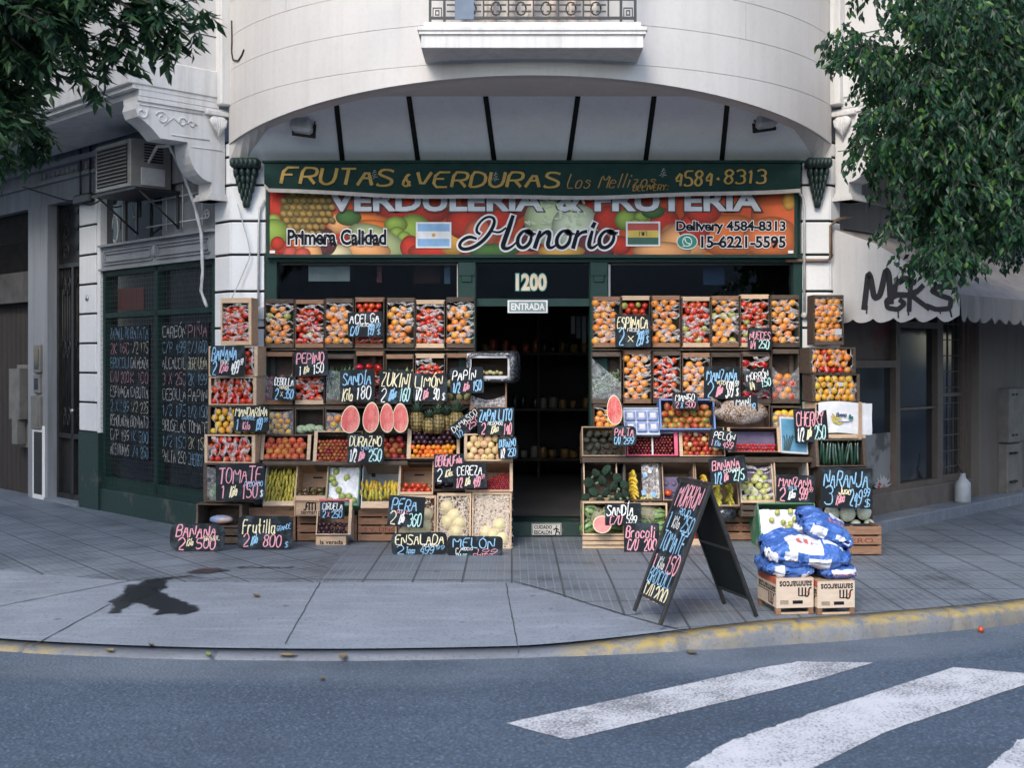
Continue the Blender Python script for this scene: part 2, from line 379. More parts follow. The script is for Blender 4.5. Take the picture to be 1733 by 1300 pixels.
def tiles():
    m, nt, b, co = new_mat('ribbed_pavement_tiles')
    sx = node(nt, 'SeparateXYZ', Vector=co).outputs[0]
    left = ramp(nt, math_(nt, 'ADD', math_(nt, 'MULTIPLY', sx, -1), -1.55), .0, .02)
    vr = node(nt, 'Mapping', Vector=co, Rotation=(0, 0, R(-38))).outputs[0]
    vv = mixc(nt, left, co, vr)
    br = node(nt, 'TexBrick', Vector=vv, Scale=1.0, _offset=0.0, Mortar_Size=.010, Mortar_Smooth=.3, Brick_Width=.40, Row_Height=.40, Color1=(.9, .9, .9, 1), Color2=(.7, .7, .7, 1), Mortar=(0, 0, 0, 1))
    gr = node(nt, 'TexBrick', Vector=vv, Scale=1.0, _offset=.5, Mortar_Size=.007, Mortar_Smooth=.4, Brick_Width=.20, Row_Height=.0667, Color1=(.9, .9, .9, 1), Color2=(.8, .8, .8, 1), Mortar=(0, 0, 0, 1))
    vt = node(nt, 'Mapping', Vector=vv, Rotation=(0, 0, R(90))).outputs[0]; nt.links.new(vt, gr.inputs['Vector'])
    joint, groove = br.outputs['Fac'], gr.outputs['Fac']
    n1 = node(nt, 'TexNoise', Vector=co, Scale=.8, Detail=8, Roughness=.65).outputs[0]
    n2 = node(nt, 'TexNoise', Vector=co, Scale=40, Detail=4).outputs[0]
    nw = node(nt, 'TexNoise', Vector=co, Scale=1.6, Detail=7, Roughness=.7).outputs[0]
    c = mixc(nt, ramp(nt, n1, .35, .7), (.215, .25, .288), (.115, .137, .165))
    c = mixc(nt, .5, c, mixc(nt, 1.0, c, br.outputs['Color'], 'MULTIPLY'))
    c = mixc(nt, math_(nt, 'MULTIPLY', math_(nt, 'MULTIPLY', groove, ramp(nt, n1, .3, .6)), .55), c, mixc(nt, left, (.30, .31, .33), (.03, .033, .04)))
    c = mixc(nt, math_(nt, 'MULTIPLY', joint, .62), c, (.03, .034, .04))
    c = mixc(nt, math_(nt, 'MULTIPLY', ramp(nt, n2, .55, .8), .3), c, (.28, .27, .27))
    c = mixc(nt, math_(nt, 'MULTIPLY', ramp(nt, nw, .57, .72), .5), c, (.05, .053, .06))
    vg = node(nt, 'TexVoronoi', Vector=co, Scale=3.2, Randomness=1.0); c = mixc(nt, math_(nt, 'MULTIPLY', math_(nt, 'MULTIPLY', ramp(nt, vg.outputs['Distance'], .05, .10, (1, 1, 1), (0, 0, 0)), math_(nt, 'GREATER_THAN', node(nt, 'SeparateXYZ', Vector=vg.outputs['Color']).outputs[0], .45)), .6), c, (.04, .043, .05))
    nt.links.new(c, b.inputs['Base Color'])
    nt.links.new(ramp(nt, nw, .4, .75, (.62,)*3, (.34,)*3), b.inputs['Roughness'])
    h = math_(nt, 'SUBTRACT', math_(nt, 'MULTIPLY', n2, .25), math_(nt, 'ADD', groove, joint))
    nt.links.new(node(nt, 'Bump', Strength=.5, Distance=.008, Height=h).outputs[0], b.inputs['Normal']); return m
M_asphalt = asphalt(); M_conc = concrete(); M_kerb = concrete('kerb_stone', (.20, .215, .24), (.12, .13, .15), (.36, .265, .085)); M_tile = tiles()
mb = MB(); RZ = -.12
mb.add([(-900, -900, RZ), (900, -900, RZ), (900, 900, RZ), (-900, 900, RZ)], [(0, 1, 2, 3)]); structure(mb, 'road', M_asphalt)
xs = [-9+18*i/180 for i in range(181)]
kin = lambda x: curb_y(x)+KERB
xr = [x for x in xs if x <= 1.21]
grid('pavement', M_tile, xs, lambda x: (max(ramp_in(x)+.006, kin(x)) if x < 1.25 else kin(x)), lambda x: 16.0 if abs(x) < 9.5 else 16, 90, pave_z)
grid('concrete_ramp', M_conc, xr, lambda x: min(kin(x), ramp_in(x)-.002), lambda x: ramp_in(x)+.0, 24, lambda x, y: pave_z(x, y)+.002)
# kerb: top strip, rounded nose and face, drawn as one swept strip with chips and joints
mb = MB(); vs = []; fs = []; prof = [(KERB-.004, -.012), (KERB, .004), (.06, .004), (.022, -.012), (.004, -.035), (-.006, -.10), (-.012, -.14)]
xk = [-9+18*i/720 for i in range(721)]
for i, x in enumerate(xk):
    dz = pave_z(x, curb_y(x)+.02); low = min(1, -dz/.105)
    ch = noise.noise((x*3.1, 4.2, 0))*.012+noise.noise((x*14, 1.2, 0))*.006
    chip = .05*max(0, 1-abs(x-1.16)/.10)+.03*max(0, 1-abs(x-.98)/.05)
    jt = .018 if any(abs(x-j) < .013 for j in (1.95, 3.1, 4.3, 5.4, -1.9, -3.2)) else 0
    for k, (dy, z) in enumerate(prof):
        e = 0 if k < 2 else 1
        zz = z+dz*(1 if k < 5 else .0)+(0 if k < 2 else -chip*(.6 if k < 4 else 0)-jt)
        if low > .2 and k >= 5: zz = min(zz, -.125)
        vs.append((x, curb_y(x)+dy+e*(ch+chip*.7*(k > 2)+jt*.6), min(zz, z+dz if k < 5 else zz)))
n = len(prof)
for i in range(len(xk)-1):
    for k in range(n-1): fs.append((i*n+k, i*n+k+1, (i+1)*n+k+1, (i+1)*n+k))
mb.add(vs, fs, 0, True); structure(mb, 'kerb', M_kerb)
# painted crossing
def paint_mat():
    m, nt, b, co = new_mat('worn_road_paint')
    n1 = node(nt, 'TexNoise', Vector=co, Scale=60, Detail=5).outputs[0]; n2 = node(nt, 'TexNoise', Vector=co, Scale=2.2, Detail=8, Roughness=.75).outputs[0]
    c = mixc(nt, ramp(nt, n2, .35, .7), (.58, .58, .60), (.46, .465, .49))
    c = mixc(nt, math_(nt, 'MULTIPLY', ramp(nt, math_(nt, 'ADD', math_(nt, 'MULTIPLY', n1, .6), math_(nt, 'MULTIPLY', n2, .55)), .56, .66), .8), c, (.10, .105, .115))
    nt.links.new(c, b.inputs['Base Color']); b.inputs['Roughness'].default_value = .7; return m
M_paint = paint_mat()
def stripe(pts, rag=()):
    out = []
    for i, (a, b) in enumerate(zip(pts, pts[1:]+pts[:1])):
        A, B = G(*a, RZ), G(*b, RZ); k = max(2, int((B-A).length/.03)); d = (B-A).normalized(); nn = Vector((-d.y, d.x, 0))
        am = .014 if i in rag else .006
        for j in range(k): p = A+(B-A)*j/k; out.append(p+nn*(noise.noise(p*(22 if i in rag else 9))*am+(noise.noise(p*70)*am*.7 if i in rag else 0)))
    mb = MB(); mb.add([(p.x, p.y, RZ+.004) for p in out], [tuple(range(len(out)))]); o = structure(mb, 'crossing_stripe', M_paint); return o
stripe([(857, 1226), (960, 1254), (1382, 1152), (1478, 1123), (1350, 1121), (1268, 1136)][::1], (4,))
stripe([(1120, 1325), (1330, 1325), (1500, 1240), (1760, 1152), (1760, 1143), (1614, 1131), (1386, 1205), (1236, 1256)], (6, 7))
stripe([(1640, 1330), (1800, 1330), (1800, 1230), (1725, 1255)], (3,))
# worn pale patches by the gutter
M_patch = concrete('worn_gutter_patch', (.17, .175, .185), (.12, .125, .135))
def blob(pts, name, m, z, amp=.04, zf=None, fr=9):
    out = []
    for a, b in zip(pts, pts[1:]+pts[:1]):
        A, B = G(*a, z), G(*b, z); k = max(2, int((B-A).length/.025)); d = (B-A).normalized(); nn = Vector((-d.y, d.x, 0))
        for j in range(k): p = A+(B-A)*j/k; out.append(p+nn*(noise.noise(p*fr)+.5*noise.noise(p*fr*3))*amp)
    mb = MB(); mb.add([(p.x, p.y, (zf(p.x, p.y) if zf else z)+.004) for p in out], [tuple(range(len(out)))]); return structure(mb, name, m)
# wet patch on the ramp: soaked in, soft at its rim
def wet_mat():
    m = bpy.data.materials.new('wet_concrete'); m.use_nodes = True; nt = m.node_tree; b = nt.nodes['Principled BSDF']; co = node(nt, 'TexCoord').outputs['Object']
    b.inputs['Base Color'].default_value = (.020, .023, .028, 1); b.inputs['Roughness'].default_value = .28
    a = node(nt, 'Attribute', _attribute_name='soak').outputs['Fac']; nz = node(nt, 'TexNoise', Vector=co, Scale=16, Detail=6, Roughness=.7).outputs[0]
    f = ramp(nt, math_(nt, 'ADD', a, math_(nt, 'MULTIPLY', math_(nt, 'SUBTRACT', nz, .5), .9)), .22, .75)
    t = node(nt, 'BsdfTransparent'); mx = node(nt, 'MixShader', i0=math_(nt, 'MULTIPLY', f, .88), i1=t.outputs[0], i2=b.outputs[0]); nt.links.new(mx.outputs[0], nt.nodes['Material Output'].inputs[0]); return m
M_wet = wet_mat()
def soak(segs, name='wet_patch'):
    """segs: pixel points with half-width; a grid whose soak value falls off with distance from the drawn strokes"""
    pts = [(G(a, b, -.02), r) for a, b, r in segs]; x0_ = min(p.x-r for p, r in pts)-.1; x1_ = max(p.x+r for p, r in pts)+.1; y0_ = min(p.y-r for p, r in pts)-.1; y1_ = max(p.y+r for p, r in pts)+.1
    nx_, ny_ = int((x1_-x0_)/.03)+1, int((y1_-y0_)/.03)+1; vs = []; at = []; fs = []
    for i in range(nx_+1):
        for j in range(ny_+1):
            x, y_ = x0_+(x1_-x0_)*i/nx_, y0_+(y1_-y0_)*j/ny_; best = -9
            wx, wy = x+.05*noise.noise((x*5, y_*5, 0))+.035*noise.noise((x*17, y_*11, 3)), y_+.08*noise.noise((x*5, y_*5, 7))+.06*noise.noise((x*19, y_*9, 5))
            for (p, r), (q, r2) in zip(pts, pts[1:]):
                dx, dy = q.x-p.x, q.y-p.y; L2 = dx*dx+dy*dy or 1e-9; t = max(0, min(1, ((wx-p.x)*dx+(wy-p.y)*dy)/L2)); d = math.hypot(wx-p.x-dx*t, wy-p.y-dy*t); rr = r+(r2-r)*t; best = max(best, (rr-d)/.075+.5)
            vs.append((x, y_, pave_z(x, y_)+.0075)); at.append(max(0, min(1, best)))
    for i in range(nx_):
        for j in range(ny_):
            k = i*(ny_+1)+j; q = (k, k+ny_+1, k+ny_+2, k+1)
            if max(at[z] for z in q) > 0: fs.append(q)
    mb = MB(); mb.add(vs, fs, 0, True); o = structure(mb, name, M_wet); a = o.data.attributes.new('soak', 'FLOAT', 'POINT'); a.data.foreach_set('value', at)
soak([(262, 989, .10), (246, 998, .15), (226, 1008, .11), (206, 1022, .07), (192, 1030, .03)]); soak([(232, 1003, .12), (256, 1012, .13), (280, 1021, .11), (300, 1027, .12), (316, 1030, .07)]); soak([(258, 988, .06), (285, 984, .03), (330, 981, .02)]); soak([(328, 974, .05), (350, 972, .10), (378, 971, .05)]); soak([(405, 966, .02), (445, 966, .03), (500, 966, .01)])
M_crack = pm('dark_joint', (.05, .055, .062), .9)
def crack(a, b, wd=.012, name='pavement_joint'):
    A, B = G(*a, -.03), G(*b, -.03); k = 24; mb = MB(); pts = []
    for j in range(k+1):
        p = A+(B-A)*j/k; q = p+Vector((noise.noise(p*6), noise.noise(p*6+Vector((9, 9, 9))), 0))*.009; pts.append(q)
    vs = []; d = (B-A).normalized(); nn = Vector((-d.y, d.x, 0))
    for q in pts: e = nn*wd*.5*(1+.6*noise.noise(q*20)); vs += [(q.x+e.x, q.y+e.y, pave_z(q.x, q.y)+.006), (q.x-e.x, q.y-e.y, pave_z(q.x, q.y)+.006)]
    mb.add(vs, [(2*i, 2*i+1, 2*i+3, 2*i+2) for i in range(k)]); return structure(mb, name, M_crack)
crack((55, 1077), (185, 1022), .010); crack((483, 1076), (542, 992), .007); crack((856, 994), (878, 1088), .007)
crack((250, 985), (868, 990), .009); crack((868, 990), (1148, 1066), .014); crack((0, 1022), (250, 985), .010)
# ------------------------------------------------------------------ the corner building
B = thing('corner_building', 'cream corner building with a bowed upper wall over a chamfered greengrocer shop front', 'building', (.185, 0, 0))
XC, HALF, SAG = .185, 3.06, 1.8
RB = (HALF**2+SAG**2)/(2*SAG)
def bow_y(x, r=0.0):
    o = min(abs(x-XC), HALF); return -(SAG-(RB-math.sqrt(max(RB*RB-o*o, 0))))+r
def bow_z(x): return 4.245-.27*((x-XC)/HALF)**2
SQ = math.sqrt(.5)
LS = Vector((-2.86, 0, 0)); RS = Vector((3.23, 0, 0))
ML = frame(LS, (-SQ, SQ, 0), (0, 0, 1), (-SQ, -SQ, 0))    # left street front: x along it, y up, z out of the wall
MR = frame(RS, (SQ, SQ, 0), (0, 0, 1), (SQ, -SQ, 0))      # right street front
ML_ = lambda s, z, n=0: ML @ Vector((s, z, n)); MR_ = lambda s, z, n=0: MR @ Vector((s, z, n))
def sL(px, n=0):
    u = (px-CX)/FPX; return (LS.x-SQ*n-u*(CAMD-SQ*n))/(SQ*(1+u))
def sR(px, n=0):
    u = (px-CX)/FPX; return (u*(CAMD-SQ*n)-RS.x-SQ*n)/(SQ*(1-u))
def zL(px, py, n=0): p = ML_(sL(px, n), 0, n); return Z(py, p.y)
def zR(px, py, n=0): p = MR_(sR(px, n), 0, n); return Z(py, p.y)
def nR(px, s=0.0):       # distance out of the right wall of a point seen at px in the plane through s across the wall
    u = (px-CX)/FPX; return (u*(CAMD+SQ*s)-RS.x-SQ*s)/(SQ*(1+u))
def nL(px, s=0.0):
    u = (px-CX)/FPX; return (LS.x-SQ*s-u*(CAMD+SQ*s))/(SQ*(1-u))

# bowed wall: courses with sunk joints
mb = MB(); nx = 72
xsb = [XC+HALF*math.sin(math.pi/2*(-1+2*i/nx)) for i in range(nx+1)]
courses = [4.36, 4.71, 5.05, 5.40, 5.75, 6.1, 6.45, 6.8, 7.15, 9.5]
rows = [(None, 0)]
for z in courses[:-1]: rows += [(z-.005, 0), (z-.0028, .008), (z+.0028, .008), (z+.005, 0)]
rows.append((courses[-1], 0)); vs = []; fs = []
for z, d in rows:
    for x in xsb: vs.append((x, bow_y(x)+d*.7, bow_z(x) if z is None else max(z, bow_z(x)+.001)))
for j in range(len(rows)-1):
    for i in range(nx): k = j*(nx+1)+i; fs.append((k, k+1, k+nx+2, k+nx+1))
mb.add(vs, fs); 
vs = []; fs = []
for i, x in enumerate(xsb): vs += [(x, bow_y(x), bow_z(x)), (x, min(bow_y(x)+.27, .1), bow_z(x)-.0), (x, min(bow_y(x)+.27, .1), 9.5), (x, bow_y(x), 9.5)]
for i in range(nx): k = i*4; fs += [(k, k+1, k+5, k+4), (k+1, k+2, k+6, k+5), (k+2, k+3, k+7, k+6)]
mb.add(vs, fs)
BW = part(mb, 'bow_wall', M_wall, B)
for xo, z0_, z1_ in ((1.95, 4.72, 5.04), (-2.3, 5.06, 5.39)):
    x = XC+xo; a_ = bow_y(x); M_ = frame((x, a_, 0), (1, (bow_y(x+.05)-bow_y(x-.05))/.1, 0), (0, 0, 1)); part(MB().box(-.0035, .0035, z0_, z1_, -.01, .0012, 0, M_), 'joint_line', pm('plaster_joint', (.46, .44, .42), .9), BW)
# slanted panel under it, with dark strips, and the soffit between
def pan(x, t): return Vector((x, -.78*t, 3.79+.50*t))
mb = MB(); vs = []; fs = []
xp = [XC-3.055+6.11*i/60 for i in range(61)]
tt = [min(1.0, max(.01, -(bow_y(x)+.26)/.78)) for x in xp]
for x, t in zip(xp, tt): vs += [tuple(pan(x, 0)), tuple(pan(x, t))]
for i in range(60): fs.append((2*i, 2*i+2, 2*i+3, 2*i+1))
mb.add(vs, fs, 0, False); part(mb, 'sloping_panel', M_panel, B)
mb = MB(); vs = []; fs = []
for x, t in zip(xp, tt): vs += [tuple(pan(x, t)), (x, min(bow_y(x)+.06, -.004), bow_z(x)-.003)]
for i in range(60): fs.append((2*i, 2*i+2, 2*i+3, 2*i+1))
mb.add(vs, fs); part(mb, 'soffit', M_wall, B)
for a, b in (((568, 192), (580, 275)), ((692, 162), (708, 275)), ((822, 162), (837, 275)), ((978, 162), (962, 275)), ((1107, 162), (1092, 275)), ((1232, 188), (1221, 275))):
    p0 = pan(X(b[0], 0), 0); x1 = X(a[0], -.6); t1 = min(1.0, max(.01, -(bow_y(x1)+.26)/.78)); x1 = X(a[0], -.78*t1); p1 = pan(x1, t1)
    mb = MB(); M = frame(p0, (1, 0, 0), p1-p0); M = frame(p0, (p1-p0).cross(Vector((0, -.54, -.84))).normalized(), p1-p0)
    L = (p1-p0).length; mb.box(-.024, .024, 0, L, -.006, .012, 0, M); part(mb, 'panel_strip', M_black, B)
# wall behind shop sign, above windows
mb = MB(); mb.box(-2.6, 3.0, .06, .35, 2.78, 3.82); mb.box(-2.6, 3.0, .002, .06, 3.72, 3.80); part(mb, 'lintel_wall', M_green, B)
# pillars: white blocks with dark joints
def pillar(x0, x1, Mside, s1, name='pillar'):
    mb = MB(); js = [Z(py, 0) for py in (555, 493, 431, 374, 313, 265)]
    zs = [.0]+[.3]+[js[0]-.74, js[0]-.37]+js+[4.0]
    for a, b in zip(zs, zs[1:]):
        g = .012
        mi = 0
        mb.box(x0, x1, 0, .3, a+g, b-g, mi, None, .006)
        mb.box(.006, s1, a+g, b-g, -.3, 0, mi, Mside, .006)
        mb.box(x0+.003, x1-.003, .012, .29, b-g, b+g, 1)
        mb.box(.02, s1-.003, b-g, b+g, -.29, -.012, 1, Mside)
    return part(mb, name, [M_white, M_black], B)
pillar(-2.855, -2.50, ML, .30); pillar(2.945, 3.225, MR, .20)
# head of the pillars: rounded cove corners
for x0, x1 in ((-2.855, -2.42), (2.86, 3.225)): part(MB().box(x0, x1, .01, .3, 3.86, 4.05, 0), 'pillar_head', M_white, B)
# ---- side walls of the upper storeys (oriels) and the street fronts
def oriel(Mf, sgn):
    mb = MB(); pr = 1.02
    mb.box(.06, 11, 4.43, 9.5, .05, pr, 0, Mf)
    o1 = part(mb, 'oriel_wall', M_wall, B); sub(o1)
    mb = MB()
    for z in (5.05, 5.75, 6.45, 7.15): mb.box(.056, .064, z-.005, z+.005, .06, pr+.004, 0, Mf); mb.box(.06, 11, z-.005, z+.005, pr, pr+.004, 0, Mf)
    part(mb, 'joint_line', M_crack, o1)
    mb = MB(); mb.box(.03, 11, 4.43, 4.70, .12, pr+.06, 0, Mf, .01); mb.box(.045, 11, 4.39, 4.43, .1, pr+.02, 0, Mf); mb.box(.05, 11, 4.33, 4.39, .1, pr-.05, 0, Mf)
    part(mb, 'cornice', M_trim, B)
    mb = MB(); mb.box(-.04, .10, 4.36, 9.5, -.02, .13, 0, Mf, .012); part(mb, 'corner_strip', M_trim, B)
oriel(ML, -1); oriel(MR, 1)
# scroll bracket beneath each oriel
def bracket(Mf):
    out = [(.02, 3.40), (.02, 4.33), (.97, 4.33), (.985, 4.27), (1.0, 4.2), (.97, 4.13), (.90, 4.09), (.82, 4.03), (.76, 3.97), (.74, 3.95), (.44, 3.95)]
    arc = [(.24+.20*math.cos(a), 3.95-.36+.36*math.sin(a)) for a in [math.pi/2*(1-k/8) for k in range(9)]]
    arc = [(.44-.27*(1-math.cos(math.pi/2*k/8)), 3.95-.37*math.sin(math.pi/2*k/8)) for k in range(9)]
    pts = out+arc+[(.17, 3.45), (.19, 3.40)]
    Mb = Mf @ Matrix(((0, 0, 1, .07), (0, 1, 0, 0), (1, 0, 0, 0), (0, 0, 0, 1)))     # outline x = out of the wall, y = up; thickness along the wall
    mb = MB(); mb.prism(pts[::-1], .26, 0, Mb); mb.box(-.02, .98, 4.28, 4.325, -.02, .28, 0, Mb)
    mb.box(.0, .22, 3.40, 3.44, -.02, .28, 0, Mb); mb.box(.01, .20, 3.44, 3.47, -.01, .27, 0, Mb)
    o = part(mb, 'bracket', M_trim, B)
    mb = MB()                                     # carved scrolls and mouldings on its face
    def sp(c, r, t0, t1, k=16): return [(c[0]+r*(1-.7*i/k)*math.cos(t0+(t1-t0)*i/k), c[1]+r*(1-.7*i/k)*math.sin(t0+(t1-t0)*i/k), -.004) for i in range(k+1)]
    for c, r, a, b in (((.72, 4.15), .07, .3, 8), ((.50, 4.14), .05, 3, -4), ((.40, 4.13), .04, 0, 6), ((.93, 4.17), .06, 2.5, 9)): mb.tube(sp(c, r, a, b), .009, 5, 0, Mb)
    mb.tube([(.70, 4.08, -.003), (.60, 4.17, -.003), (.50, 4.10, -.003), (.42, 4.17, -.003), (.34, 4.13, -.003)], .008, 5, 0, Mb)
    mb.tube([(.96, 4.25, -.003), (.28, 4.25, -.003)], .009, 5, 0, Mb); mb.tube([(.62, 4.00, -.003), (.2, 4.00, -.003)], .007, 5, 0, Mb); mb.tube([(.4, 3.91, -.003), (.05, 3.91, -.003)], .005, 5, 0, Mb)
    for k in range(4): mb.ball((.50+.07*k, 3.965, .1), .034, 8, 5, 0, Mb, (1, .7, 3))
    part(mb, 'carving', M_trim, o)
    mb = MB()                                     # acanthus shell on its inner corner
    for k in range(7):
        a = R(-150+20*k); p = [(.12+.02*math.cos(a), 4.27, -.02), (.12+.10*math.cos(a)*.9, 4.20, -.045), (.12+.10*math.cos(a)*.7, 4.12+.03*abs(k-3)/3, -.055), (.12+.05*math.cos(a), 4.02+.03*abs(k-3), -.03)]
        mb.tube(p, [.012, .026, .024, .008], 6, 0, Mb)
    mb.box(-.01, .26, 4.25, 4.30, -.06, .02, 0, Mb, .008)
    part(mb, 'shell_ornament', M_trim, o)
bracket(ML); bracket(MR)

# ---- left street front
mb = MB()
mb.box(.30, 2.86, 3.70, 4.43, -.3, 0, 0, ML); mb.box(2.86, 9, 3.76, 4.43, -.3, 0, 0, ML)
mb.box(.30, 2.86, 2.84, 3.12, -.3, -.01, 0, ML); mb.box(.30, 1.50, 3.12, 3.70, -.3, -.06, 0, ML)
mb.box(4.28, 4.87, -.05, 3.76, -.3, .02, 0, ML); part(mb, 'street_wall', M_sidewall, B)
mb = MB(); mb.box(4.87, 9, 2.55, 2.95, -.3, 0, 0, ML); part(mb, 'shutter_lintel', pm('dark_plaster', (.11, .10, .095), .85, (.05, .045, .04), 4), B)  # band darker than the plaster around it
mb = MB()          # moulded panels of the lintel band
for a, b in ((.40, 1.52), (1.62, 2.78)):
    for q in (0, .035):
        for s0, s1, z0, z1 in ((a+q, b-q, 2.90+q, 2.912+q), (a+q, b-q, 3.06-q, 3.072-q), (a+q, a+q+.012, 2.90+q, 3.07-q), (b-q-.012, b-q, 2.90+q, 3.07-q)): mb.box(s0, s1, z0, z1, -.01, .008, 0, ML)
mb.ball((1.57, 2.99, .0), .05, 8, 6, 0, ML, (.8, 1.4, .6)); mb.box(.3, 2.86, 3.115, 3.14, -.01, .04, 0, ML); mb.box(.3, 2.86, 2.835, 2.86, -.01, .03, 0, ML)
mb.box(.3, 6, 4.02, 4.06, 0, .05, 0, ML); mb.box(.3, 6, 4.20, 4.26, 0, .09, 0, ML)
for k in range(26): mb.box(1.2+k*.13, 1.27+k*.13, 4.10, 4.16, 0, .03, 0, ML)
part(mb, 'moulding', M_sidewall, B)
mb = MB()
mb.box(2.86, 3.38, -.05, .92, -.3, .03, 1, ML); 
zz = [.92+.355*k for k in range(9)]
for a, b in zip(zz, zz[1:]): mb.box(2.95, 3.38, a+.012, b-.012, -.3, .02, 0, ML, .006); mb.box(2.953, 3.377, b-.012, b+.012, -.29, .008, 2, ML)
mb.box(2.86, 2.945, .92, 3.76, -.3, .0, 0, ML)
part(mb, 'pilaster', [M_white, M_greend, M_black], B)
# transom window with a curled grille
mb = MB(); mb.box(1.50, 2.86, 3.14, 3.70, -.2, -.08, 0, ML); o = part(mb, 'transom_window', M_darkglass, B)
mb = MB(); mb.box(2.40, 2.425, 3.14, 3.70, -.08, -.05, 0, ML); mb.box(1.50, 2.86, 3.14, 3.16, -.08, -.05, 0, ML); mb.box(2.05, 2.2, 3.42, 3.62, -.078, -.06, 0, ML); mb.box(2.07, 2.18, 3.44, 3.6, -.079, -.055, 1, ML); part(mb, 'window_bar', [M_sidewall, M_darkglass], o)
mb = MB()
for z in (3.27, 3.55): mb.tube([ML_(.45, z, .0), ML_(1.75, z, 0)], .008, 5)
for s in (.55, .95, 1.3): mb.tube([ML_(s, 3.2, 0), ML_(s, 3.66, 0)], .006, 5)
mb.tube([ML_(.45+.06*(1-k/24)*math.cos(k*.5), 3.30+.06*(1-k/24)*math.sin(k*.5), .004) for k in range(20)], .007, 5); mb.tube([ML_(2.55+.07*math.cos(k*.45), 3.32+.16*math.sin(k*.45), -.03) for k in range(13)], .008, 5)
part(mb, 'window_grille', M_trim, B)
# storefront glass with its frame
mb = MB(); mb.box(.34, 2.86, -.05, .26, -.3, .01, 0, ML, .006); part(mb, 'shop_plinth', M_greend, B)
mb = MB()
for a in ((.34, .40, .26, 2.84), (2.80, 2.86, .26, 2.84), (1.55, 1.62, .26, 2.84), (.40, 2.80, .26, .40), (.40, 2.80, 2.78, 2.84), (.40, 2.80, 2.28, 2.34)): mb.box(*a, -.16, -.03, 0, ML)
SW = part(mb, 'shop_window', M_green, B)
mb = MB(); mb.box(.40, 1.55, .40, 2.78, -.14, -.11, 0, ML); mb.box(1.62, 2.80, .40, 2.78, -.14, -.11, 0, ML); part(mb, 'window_pane', M_darkglass, SW)
mb = MB()
for k in range(42): s = .42+k*.0575; mb.box(s, s+.0028, .28, 2.82, .002, .005, 0, ML)
for k in range(44): z = .29+k*.0575; mb.box(.36, 2.84, z, z+.0028, .0052, .008, 0, ML)
part(mb, 'wire_mesh', M_iron, SW)
mb = MB(); mb.box(2.0, 2.62, 2.36, 2.62, -.109, -.105, 0, ML); part(mb, 'red_reflection_card', pm('dull_red_reflection', (.10, .02, .012), .5), SW)  # flat piece coloured as a red reflection in the pane
# iron door
mb = MB(); mb.box(3.38, 4.28, -.05, 3.76, -.28, -.16, 0, ML); ID = part(mb, 'iron_door', M_iron, B)
mb = MB()
for a in ((3.38, 3.44, 0, 3.76), (4.22, 4.28, 0, 3.76), (3.80, 3.86, 0, 2.95), (3.44, 4.22, 2.95, 3.0), (3.44, 4.22, .8, .86), (3.44, 4.22, 0, .1)): mb.box(*a, -.16, -.10, 0, ML)
for s0, s1 in ((3.46, 3.79), (3.87, 4.20)):
    for k in range(5): s = s0+.03+(s1-s0-.06)*k/4; mb.tube([ML_(s, .86, -.13), ML_(s, 2.95, -.13)], .008, 4)
    for zc in (1.05, 1.9, 2.7):
        c = (s0+s1)/2
        for sg in (-1, 1): mb.tube([ML_(c+sg*(.06+.07*(1-k/20)*math.cos(k*.45)), zc+.16*(1-k/24)*math.sin(k*.45), -.118) for k in range(20)], .010, 4)
for zc in (3.15, 3.4, 3.6):
    for c in (3.6, 4.05): mb.tube([ML_(c+.12*(1-k/24)*math.cos(k*.45), zc+.12*(1-k/24)*math.sin(k*.45), -.118) for k in range(20)], .010, 4)
part(mb, 'door_grille', M_iron, ID)
part(MB().ball(ML_(3.80, 1.15, -.09), .03, 8, 6), 'door_handle', M_steel, ID)
mb = MB(); mb.box(3.36, 4.30, -.05, .035, -.3, .06, 0, ML); part(mb, 'door_step', M_conc, B)
# neighbour doorway: shutter box, plank door, meter cupboards on the wall between
mb = MB(); mb.box(4.87, 9, 2.95, 3.76, -.30, -.12, 0, ML)
for k in range(14): mb.box(4.9, 9, 2.97+k*.03, 2.985+k*.03, -.12, -.105, 0, ML)
part(mb, 'roller_shutter', pm('dark_shutter', (.018, .016, .015), .85, (.03, .027, .025), 6, spec=.15), B)  # matt near-black base colour
M_plank = pm('grey_planks', (.058, .045, .037), .9, (.03, .024, .021), 3, 7, .3, .7, (8, 8, .5), .3, 30)
mb = MB(); mb.box(5.0, 9, -.05, 2.55, -.3, -.14, 0, ML)
for k in range(26): mb.box(5.0+k*.15, 5.14+k*.15, -.04, 2.5, -.14, -.12, 0, ML, .004)
part(mb, 'plank_door', M_plank, B)
M_meter = pm('grey_meter_box', (.20, .19, .17), .6, (.13, .12, .11), 6)
for a in ((5.03, 5.45, .95, 1.72), (5.1, 5.36, .62, 1.05), (4.42, 4.62, 1.62, 1.98), (4.42, 4.70, .9, 1.32), (4.44, 4.62, 1.36, 1.6)):
    mb = MB(); mb.box(*a, -.1, .06 if a[0] < 5 else -.07, 0, ML, .008); mb.box(a[0]+.04, a[1]-.04, a[2]+.05, a[3]-.05, .05, .066 if a[0] < 5 else -.062, 1, ML); part(mb, 'meter_cover', [M_meter, M_darkglass if a[0] < 5 and a[2] > .9 else M_meter], B)
mb = MB(); mb.box(4.42, 4.66, .06, .86, .02, .035, 0, ML); mb.box(4.36, 4.72, -.04, .94, .012, .03, 1, ML, .01); part(mb, 'niche', [M_iron, M_white], B)
mb = MB(); mb.lathe([(.036, 0), (.034, .012), (.02, .02)], 12, 0, ML @ Matrix.Translation((3.16, 2.53, .022))); part(mb, 'door_bell', M_steel, B)

